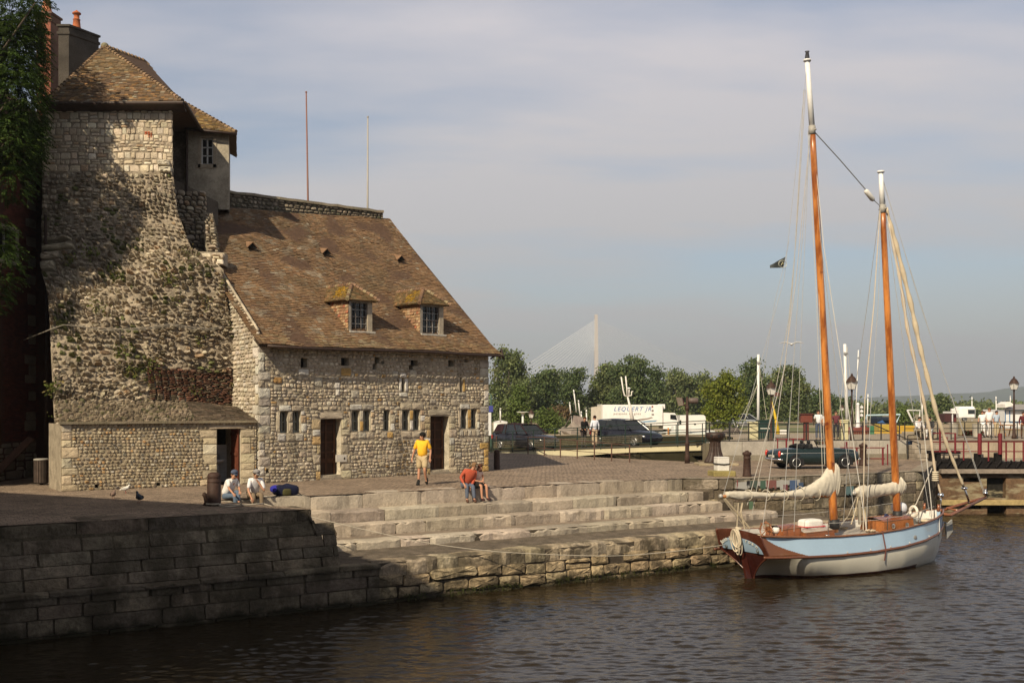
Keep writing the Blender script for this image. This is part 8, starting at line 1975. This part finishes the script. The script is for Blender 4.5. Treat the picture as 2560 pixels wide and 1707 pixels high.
    for sd in 'LR':
        add2('hip'+sd,j['hip'+sd],.10*bulk,'waist')
        if shorts: add2('kn'+sd,j['hip'+sd].lerp(j['kn'+sd],.96),.105,'hip'+sd)
        elif skirt: add2('kn'+sd,j['hip'+sd].lerp(j['kn'+sd],.9),.095,'hip'+sd)
        else: add2('kn'+sd,j['kn'+sd],.072,'hip'+sd); add2('cf'+sd,j['kn'+sd].lerp(j['an'+sd],.5),.066,'kn'+sd); add2('an'+sd,j['kn'+sd].lerp(j['an'+sd],.97*trouser_to),.056,'cf'+sd)
    skin_obj('shorts' if shorts else ('skirt' if skirt else 'trousers'),n,e,colmat('fabric_%02x%02x%02x'%tuple(int(min(1,c)*255) for c in trouser),trouser),t,1)
    for sd in 'LR':
        A,T=j['an'+sd],j['to'+sd]; d_=(T-A); n={'heel':(tuple(A+V3(0,0,-.03)*s-d_.normalized()*.03*s),.058*s),'mid':(tuple(A.lerp(T,.5)+V3(0,0,-.02)*s),.055*s),'toe':(tuple(T+d_.normalized()*.03*s),.048*s)}
        ed=[('heel','mid'),('mid','toe')]
        if shorts: n['sock']=(tuple(A+V3(0,0,.13)*s),.045*s); n['heel2']=(tuple(A),.045*s); ed+=[('heel','heel2'),('heel2','sock')]
        skin_obj('shoe',n,ed,colmat('fabric_%02x%02x%02x'%tuple(int(min(1,c)*255) for c in shoe),shoe),t,1)
    return t
def stand(H=1.75,arm=(0,0),stride=0,lean=0,armL=None,armR=None,turn=None):
    k=H/1.75; J=dict(pelvis=(0,0,.96),chest=(0,lean*.6,1.33),neck=(0,lean+.01,1.49),head=(0,lean+.03,1.63),shL=(-.17,lean*.8,1.42),shR=(.17,lean*.8,1.42),hipL=(-.09,0,.90),hipR=(.09,0,.90),
      elL=(-.24,lean*.6-.02,1.13),elR=(.24,lean*.6-.02,1.13),wrL=(-.26,lean*.6+.08,.90),wrR=(.26,lean*.6+.08,.90),
      knL=(-.10,.02+stride*.5,.50),knR=(.10,.02-stride*.35,.50),anL=(-.10,stride,.085),anR=(.10,-stride,.085+.04*(stride>0)),toL=(-.11,stride+.14,.04),toR=(.11,-stride+.13,.04),face=(0,1,0))
    if armL: J['elL'],J['wrL']=armL
    if armR: J['elR'],J['wrR']=armR
    if turn: J['face']=turn
    return J,k
dk1={'c':(.03,.02,.015)}
# 1 man in the yellow T-shirt, walking towards the viewer's left, looking left
J,k=stand(1.8,stride=.0)
J.update(face=(1,.25,0),knL=(-.12,.20,.52),anL=(-.13,.02,.18),toL=(-.14,.06,.06),knR=(.10,.06,.50),anR=(.11,.10,.085),toR=(.13,.24,.04),elL=(-.28,-.03,1.14),wrL=(-.27,.05,.90),elR=(.28,.0,1.14),wrR=(.33,.05,.90))
J['toL']=(-.16,.0,.045)
person('man in a bright yellow t-shirt and khaki shorts walking past the house',G(1056,1212),math.radians(180-8),J,(.92,.50,.035),(.46,.36,.22),dk1,shorts=True,sleeve=.75,capc=(.012,.012,.012),s=k*1.02,bulk=1.3)
# seated pose helper: seat height 0 at the pelvis, legs down
def seated(fwd=.15,arms='knees'):
    return dict(pelvis=(0,0,.10),chest=(0,fwd,.46),neck=(0,fwd+.06,.61),head=(0,fwd+.10,.75),shL=(-.17,fwd+.02,.55),shR=(.17,fwd+.02,.55),hipL=(-.09,.04,.09),hipR=(.09,.04,.09),elL=(-.24,fwd+.14,.32),elR=(.24,fwd+.14,.32),wrL=(-.12,fwd+.34,.20),wrR=(.12,fwd+.34,.20),
      knL=(-.12,.46,.12),knR=(.12,.46,.12),anL=(-.12,.50,-.33),anR=(.12,.50,-.33),toL=(-.13,.64,-.38),toR=(.13,.64,-.38),face=(0,1,-.25))
fq=math.atan2(nq.y,nq.x)-math.pi/2    # local +y faces the water (down the steps)
J=seated(.22); J.update(pelvis=(0,-.08,.10),face=(.35,1,-.5),wrL=(.02,.55,.24),elL=(-.2,.33,.30),elR=(.2,.3,.33),wrR=(.28,.52,.22),knL=(-.02,.44,.24),anL=(.14,.62,-.05),toL=(.2,.74,-.1))
person('seated man in white shirt and jeans with dark blue cap beside the bollard',Q(-.95,4.30,0),fq+.50,J,(.78,.77,.76),(.10,.14,.20),{'c':(.05,.04,.04)},sleeve=.7,capc=(.08,.10,.16),bulk=1.05,s=1.0)
J=seated(.25); J.update(face=(-.25,1,-.6),wrL=(-.05,.36,.50),elL=(-.22,.42,.22),elR=(.24,.34,.25),wrR=(.20,.50,.06))
person('seated man in white shirt with grey cap and hand on chin beside the backpack',Q(-.15,4.25,0),fq-.05,J,(.76,.75,.78),(.20,.15,.10),{'c':(.03,.025,.02)},sleeve=.7,capc=(.30,.28,.28),bulk=1.1,s=1.0)
# couple on the top step
J=seated(.20); J.update(face=(-.95,.4,.0),chest=(-.06,.20,.46),neck=(-.13,.25,.61),head=(-.20,.29,.73),shL=(-.24,.22,.53),shR=(.11,.20,.56),wrL=(-.02,.36,.02),elL=(-.22,.16,.28),elR=(.26,.22,.36),wrR=(.20,.44,.16),knL=(-.10,.42,.08),knR=(.12,.46,.12))
pc=Q(4.02,4.24,0)
def at_q(u,m_): # point on the step edge seen at pixel u
    best=None
    for s_ in np.linspace(-2,17,2000):
        p=Q(s_,m_); d_=abs(CX+p.x/p.y*F-u)
        if best is None or d_<best[0]: best=(d_,s_)
    return Q(best[1],m_,0)
person('seated man in a rust red shirt leaning to kiss the woman on the steps',at_q(1166,4.24),fq-.25,J,(.42,.085,.045),(.10,.12,.17),{'c':(.22,.13,.07)},sleeve=1.5,s=1.04,bulk=1.12,shoe=(.10,.05,.035))
J=seated(.12); J.update(face=(-.35,1,0),head=(-.06,.22,.73),wrL=(-.10,.30,.28),elL=(-.24,.16,.30),elR=(.22,.12,.28),wrR=(.04,.30,.24))
person('seated woman in a pale pink top and black skirt beside the man in red',at_q(1188,4.18),fq+.18,J,(.74,.55,.48),(.012,.012,.012),{'c':(.09,.035,.02),'long':True},sleeve=.4,skirt=True,s=.96,bulk=.86,shoe=(.05,.02,.02))
# backpack
bp_=at_q(714,4.45); t=thing('backpack','bulging blue and olive backpack lying on the top step','backpack',bp_,fq)
m_=MB(); rounded(m_,(0,0,.17),.40,.20,.17,.6,(.012,.015,.04)); m_.v=[(x*(1+.1*nz(x*5,z*5)),y,z*(1+.25*nz(x*4,y*4,2))) for x,y,z in m_.v]; lpart(m_,'main_bag',M['cloth'],t,True)
m_=MB(); rounded(m_,(.28,-.02,.22),.20,.17,.12,.8,(.03,.03,.30)); lpart(m_,'blue_cover',M['cloth'],t,True); m_=MB(); rounded(m_,(.03,.14,.13),.15,.09,.11,.6,(.07,.065,.025)); lpart(m_,'front_pocket',M['cloth'],t,True)
m_=MB(); m_.tube([(-.35,.1,.1),(-.46,.18,.0),(-.3,.22,.01)],.014,5,(.01,.01,.01)); m_.tube([(.3,.1,.02),(.5,.15,.01),(.62,.1,.01)],.012,5,(.01,.01,.01)); lpart(m_,'strap',M['cloth'],t,True)
m_=MB(); 
# people on the bridge
def deck_u(u,w):
    b_=min((abs(CX+BP(x,w).x/BP(x,w).y*F-u),x) for x in np.linspace(0,BLen,600)); return BP(b_[1],w,.01)
pb1=deck_u(1459,.42)
J,k=stand(1.68,lean=.10,armL=((-.24,.12,1.15),(-.12,.32,1.02)),armR=((.22,.14,1.15),(.12,.34,1.02))); J['face']=(.6,.8,-.2)
person('person in black coat leaning on the bridge railing',pb1,math.radians(-150),J,(.012,.012,.013),(.06,.05,.05),{'c':(.06,.025,.015)},sleeve=1.5,fingers=False,s=.98,bulk=1.12)
pb2=deck_u(1487,.45)
J,k=stand(1.75); J['face']=(-.3,1,0)
person('woman in white blouse and beige trousers standing on the bridge',pb2,math.radians(20),J,(.70,.72,.82),(.50,.38,.27),{'c':(.03,.012,.012)},sleeve=1.5,fingers=False,s=1.0)
# people on the upper street
def pst(label,u,vf,Y,rot,shirt,trs_,hair,s_=1.0,**kw):
    J,k=stand(1.7); return person(label,(X_at(u,Y),Y,P(0,vf,Y).z if vf else ZS+.01),rot,J,shirt,trs_,hair,fingers=False,s=s_,group='people on the upper street',**kw)
pst('man in white t-shirt and jeans left of the main mast',2046,None,57.3,2.8,(.68,.70,.74),(.07,.09,.14),dk1,.92,sleeve=.6)
pst('person in a white top half hidden right behind the main mast',2062,None,58.3,3.3,(.68,.66,.64),(.08,.09,.13),{'c':(.1,.05,.04)},.86,sleeve=.6)
pst('person in a maroon top with dark trousers by the cream pillar',2090,None,58.0,3.0,(.12,.035,.045),(.03,.03,.04),{'c':(.08,.05,.04)},.88,sleeve=.6)
J,k=stand(1.7,lean=.2); 
J2=seated(.1); 
zseat=ZS+.45
for (lab,u,Y,sh,tr3,rot,hc_) in (('large man in white shirt sitting on the wall behind the furled jib',2293,58.6,(.78,.74,.74),(.30,.26,.20),math.pi+.3,(.04,.03,.02)),('man in a dark grey jacket sitting beside the man in white',2325,58.7,(.05,.05,.055),(.55,.55,.55),math.pi-.5,(.02,.015,.01))):
    person(lab,(X_at(u,Y),Y,ZS+.42),rot,seated(.12),sh,tr3,{'c':hc_},sleeve=1.5,fingers=False,s=.95,bulk=1.25 if u<2300 else 1.05,group='people on the upper street')
t=thing('wall_bench','low stone bench carrying the two seated men','bench',(X_at(2308,58.9),58.9,ZS)); m_=MB(); m_.bbox(-1.0,1.0,-.15,.5,.0,.42,.03,(.35,.3,.24)); lpart(m_,'slab',M['stone'],t); m_=MB(); m_.bbox(-.9,.9,-.2,-.155,.05,.3,.02,(.3,.26,.2)); lpart(m_,'front',M['stone'],t)
pst('woman in a white dress with blue stripes left in the far group',2456,None,62.5,2.9,(.75,.75,.76),(.74,.74,.74),{'c':(.07,.025,.02)},.88,sleeve=.5,bulk=1.15)
pst('tall person in white clothes in the middle of the far group',2473,None,62.9,3.2,(.80,.78,.78),(.78,.76,.75),{'c':(.15,.08,.05)},.98,sleeve=1.5,bulk=1.3)
pst('man in a light blue shirt right in the far group',2491,None,62.6,3.4,(.42,.50,.60),(.42,.34,.22),{'c':(.03,.02,.02)},.88,sleeve=.6,bulk=1.05)
pst('person half hidden between the two in white in the far group',2463,None,63.8,3.1,(.5,.4,.4),(.3,.3,.3),{'c':(.12,.06,.04)},.86,sleeve=.6)
pst('person in dark red clothes cut off by the right frame edge',2558,None,60.8,3.0,(.10,.02,.025),(.10,.06,.04),{'c':(.03,.02,.02)},.85,sleeve=1.5)
# mooring rings hanging at the lower wall
mr=thing('mooring_ring','rusty mooring ring with hanging rope on the lower wall near the stern','mooring ring',G(1731,1405,-1.8)); 
b0=Q(15.1,-.72,-1.95); mr.location=b0
m_=MB()
for k in range(3): m_.tube([q*(.13+.03*k)*math.cos(a)+nq*(.03*k)+Vector((0,0,.20*math.sin(a)*(1+.2*k)-.1)) for a in np.linspace(0,2*math.pi,17)],.018,5,(.42,.34,.22))
m_.tube([q*.05,q*.05+Vector((0,0,-.6))],.02,5,(.35,.28,.18)); lpart(m_,'rope',M['cloth'],mr,True); m_=MB(); m_.tube([Vector((0,0,.12)),Vector((0,0,.12))-nq*.2],.03,6); lpart(m_,'pin',M['rust'],mr)

# ================================================================ big tree at the left edge and the tall house whose shade falls on the quay
def bigtree(label,x,y,H,R,seed,n,leaf,zc,blobs):
    r=random.Random(seed); t=thing('tree',label,'tree',(x,y,0),0); m_=MB()
    m_.tube([(0,0,0),(.1,.1,3),(.3,0,6),(.2,.2,H*.75)],[.35,.28,.2,.06],12,(.09,.07,.05))
    for (bx,by,bz,rr_,rz) in blobs: m_.tube([(0.2,0,min(6,bz*.6)),((bx)*.5,by*.5,bz*.8),(bx,by,bz)],[.12,.07,.02],6,(.09,.07,.05))
    lpart(m_,'trunk',M['wood'],t,True)
    V=[];Fc=[];Cc=[];k=0; tot=sum(b_[3]**2 for b_ in blobs)
    for (bx,by,bz,rr_,rz) in blobs:
        ns=int(n*rr_**2/tot*1.15)
        for _ in range(ns):
            th=r.uniform(0,6.283); z_=r.uniform(-.9,1); q_=r.uniform(.55,1.05)**.6; c=math.sqrt(1-z_*z_)
            p=Vector((bx+rr_*c*math.cos(th)*q_,by+rr_*c*math.sin(th)*q_,bz+rz*z_*q_))
            d_=Vector((math.cos(th),math.sin(th),r.uniform(-.7,.15))).normalized(); sd_=d_.cross(Vector((0,0,1))).normalized(); up=sd_.cross(d_)
            base=jc(pick([(3,(.045,.08,.014)),(2,(.033,.06,.011)),(1,(.075,.115,.022))],r),.2,r); L_=r.uniform(.16,.36)
            m9=6
            for i in range(m9):   # pinnate spray of leaflets
                f=i/m9; o_=p+d_*L_*f+Vector((0,0,-.12*f*f))
                for s_ in (-1,1):
                    tipv=sd_*s_*leaf*(.9-.3*f)+d_*leaf*.3+Vector((0,0,r.uniform(-.4,.2)*leaf)); w_=d_*leaf*.42+Vector((0,0,r.uniform(-.2,.2)*leaf)); V+=[o_,o_+tipv*.5+w_*.7,o_+tipv+Vector((0,0,-.02)),o_+tipv*.5-w_*.7]; Fc.append((k,k+1,k+2,k+3)); Cc.append(jc(base,.1,r)); k+=4
    m_=MB(); m_.add(V,Fc,Cc); lpart(m_,'crown',M['leaf'],t); return t
def BT(u,v,Y,ox,oy): p=P(u,v,Y); return (p.x-ox,p.y-oy,p.z)
TX,TY_=-20.6,37.0
vis=[(45,35,38.9,.9,.8),(20,120,38.5,1.3,1.1),(62,165,38.7,.75,.6),(30,235,37,1.1,1.0),(60,300,37.2,.75,.7),(20,360,37,1.2,1.0),(55,400,37.4,.7,.6),(20,455,37,.9,.7),(50,90,38.9,.95,.9),(5,660,36.8,.75,.9),(-10,590,36.8,.7,.8),(88,8,37.8,.5,.4),(30,200,37.6,1.0,1.0),(10,130,39.6,1.5,1.5),(5,40,39.6,1.4,1.3),(30,250,39.5,1.3,1.4),(40,345,37.3,1.0,.8),(-20,740,37,.6,.6)]
bl=[(*BT(u,v,Y,TX,TY_),a,b_) for u,v,Y,a,b_ in vis]
bl+=[(x-TX,y-TY_,z,a,b_) for x,y,z,a,b_ in ((-20,36.4,15.5,1.7,1.6),(-20.5,35.5,12.5,2.2,2.2),(-21,36,9.5,2.2,2.0),(-22,35.5,18,2.2,1.6),(-22.5,36,15.5,2.4,2.2),(-21.5,34.5,7,2.0,1.6),(-21.5,38,14.5,2.0,1.8),(-20.6,38.6,11.5,1.6,1.6))]
bigtree('large leafy green tree overhanging the upper left corner',TX,TY_,17,5,401,13500,.10,12,bl)
bigtree('second leafy tree added outside the left frame to shade the brick building',-24.0,33.0,15,5,402,5200,.14,12,  # unseen tree added to keep the sun off the brick wall
  [(0,0,12.5,2.7,2.6),(1.8,.0,14.5,2.2,2.0),(2.2,0,11.0,2.0,1.8),(1.5,.5,16.8,2.0,1.5),(-2,0,14,2.4,2.4),(0,-1,9.0,2.3,2.0),(2.6,0,8.2,1.8,1.5),(2.2,.3,5.6,1.9,1.4),(0,0,5.5,2.0,1.6),(3.6,.6,6.6,1.2,1.0)])
# tall quay house, out of frame to the left: its straight eaves cast the long shadow
oh=thing('town_house','tall slate fronted quay house standing outside the left edge of the view','building',(-18,10,0))
hh_=12.0; lsh=hh_/math.tan(SUNEL); off=Vector((SUNAZ.x,SUNAZ.y,0))*lsh
e0=G(0,1230,0)+Vector((-22*.876,22*.48,0)); e1=Vector((.35,25.6,0))+Vector((0,0,0))
ga_,gb_=G(0,1230,0),G(523,1260,0)
dirv=(gb_-ga_).normalized(); far=ga_-dirv*26; near=gb_+dirv*9.6
A_=far-off; B_=near-off; A_.z=B_.z=0
nb=Vector((dirv.y,-dirv.x,0)); nb=nb if nb.y<0 else -nb
hpl=Plane(Vector((B_.x,B_.y,-3.2)),(A_-B_),(0,0,1))
m_=MB(); Lh=(A_-B_).length
wn_=[(1.2+2.6*i,2.3+2.6*i,z,z+1.5,.2) for i in range(int((Lh-2)/2.6)) for z in (4.4,7.2,10.0,12.8)]
holed(m_,hpl,0,Lh,0,hh_+3.2,wn_,(.16,.15,.15))
c0,c1=B_+nb*9,A_+nb*9
for a,b_ in ((B_,c0),(c0,c1),(c1,A_)): m_.quad(Vector((a.x,a.y,-3.2)),Vector((b_.x,b_.y,-3.2)),Vector((b_.x,b_.y,hh_)),Vector((a.x,a.y,hh_)),(.16,.15,.15))
m_.poly([Vector((p.x,p.y,hh_)) for p in (A_,B_,c0,c1)],(.12,.12,.13)); m_.build('wall',M['concrete'],oh); m_=MB(); up_=Vector((0,0,hh_)); a_,b_,c_,d_=[Vector((p.x,p.y,0))+up_ for p in (A_,B_,B_+nb*9,A_+nb*9)]; e_=(b_+c_)/2+Vector((0,0,3.2)); f_=(a_+d_)/2+Vector((0,0,3.2)); m_.poly([a_,b_,e_,f_],(.07,.07,.08)); m_.poly([c_,d_,f_,e_],(.07,.07,.08)); m_.poly([b_,c_,e_],(.1,.09,.09)); m_.poly([a_,f_,d_],(.1,.09,.09)); m_.build('roof',M['tile'],oh)

# houses of the quay behind the viewer: they keep much of the low sky off the basin
for k,(x0,x1,h_,c) in enumerate(((-48,-34,16,(.20,.17,.14)),(-33.9,-22,18,(.15,.14,.14)),(-21.9,-9,17,(.24,.20,.16)),(-8.9,5,19,(.16,.15,.15)),(5.1,18,16.5,(.22,.18,.15)),(18.1,33,18,(.14,.14,.15)),(33.1,50,16,(.21,.18,.15)))):
    t=thing('town_house',['narrow tan quay house at the far left end of the row behind the viewer','second slate house of the row behind the viewer','third house, plastered, of the row behind the viewer','tallest slate house of the row directly behind the viewer','fifth house, brownish, of the row behind the viewer','sixth house, dark slate, of the row behind the viewer','last tan house of the row behind the viewer'][k],'building',(x0,-26,0),0,'quay houses behind the viewer')
    hp_=Plane(Vector((x1,-26,-3)),(-1,0,0),(0,0,1)); m_=MB(); L_=x1-x0
    holed(m_,hp_,0,L_,0,h_+3,[(1+2.6*i,2.2+2.6*i,z,z+1.6,.2) for i in range(int((L_-1)/2.6)) for z in np.arange(4,h_,2.9)],c)
    for (a,b_) in (((x0,-26),(x0,-36)),((x0,-36),(x1,-36)),((x1,-36),(x1,-26))): m_.quad((*a,-3),(*b_,-3),(*b_,h_),(*a,h_),c)
    m_.build('wall',M['concrete'],t); m_=MB(); m_.prism([(x0,-25.6,h_),(x0,-31,h_+4),(x0,-36.4,h_)],(L_,0,0),(.07,.07,.08)); m_.build('roof',M['tile'],t)
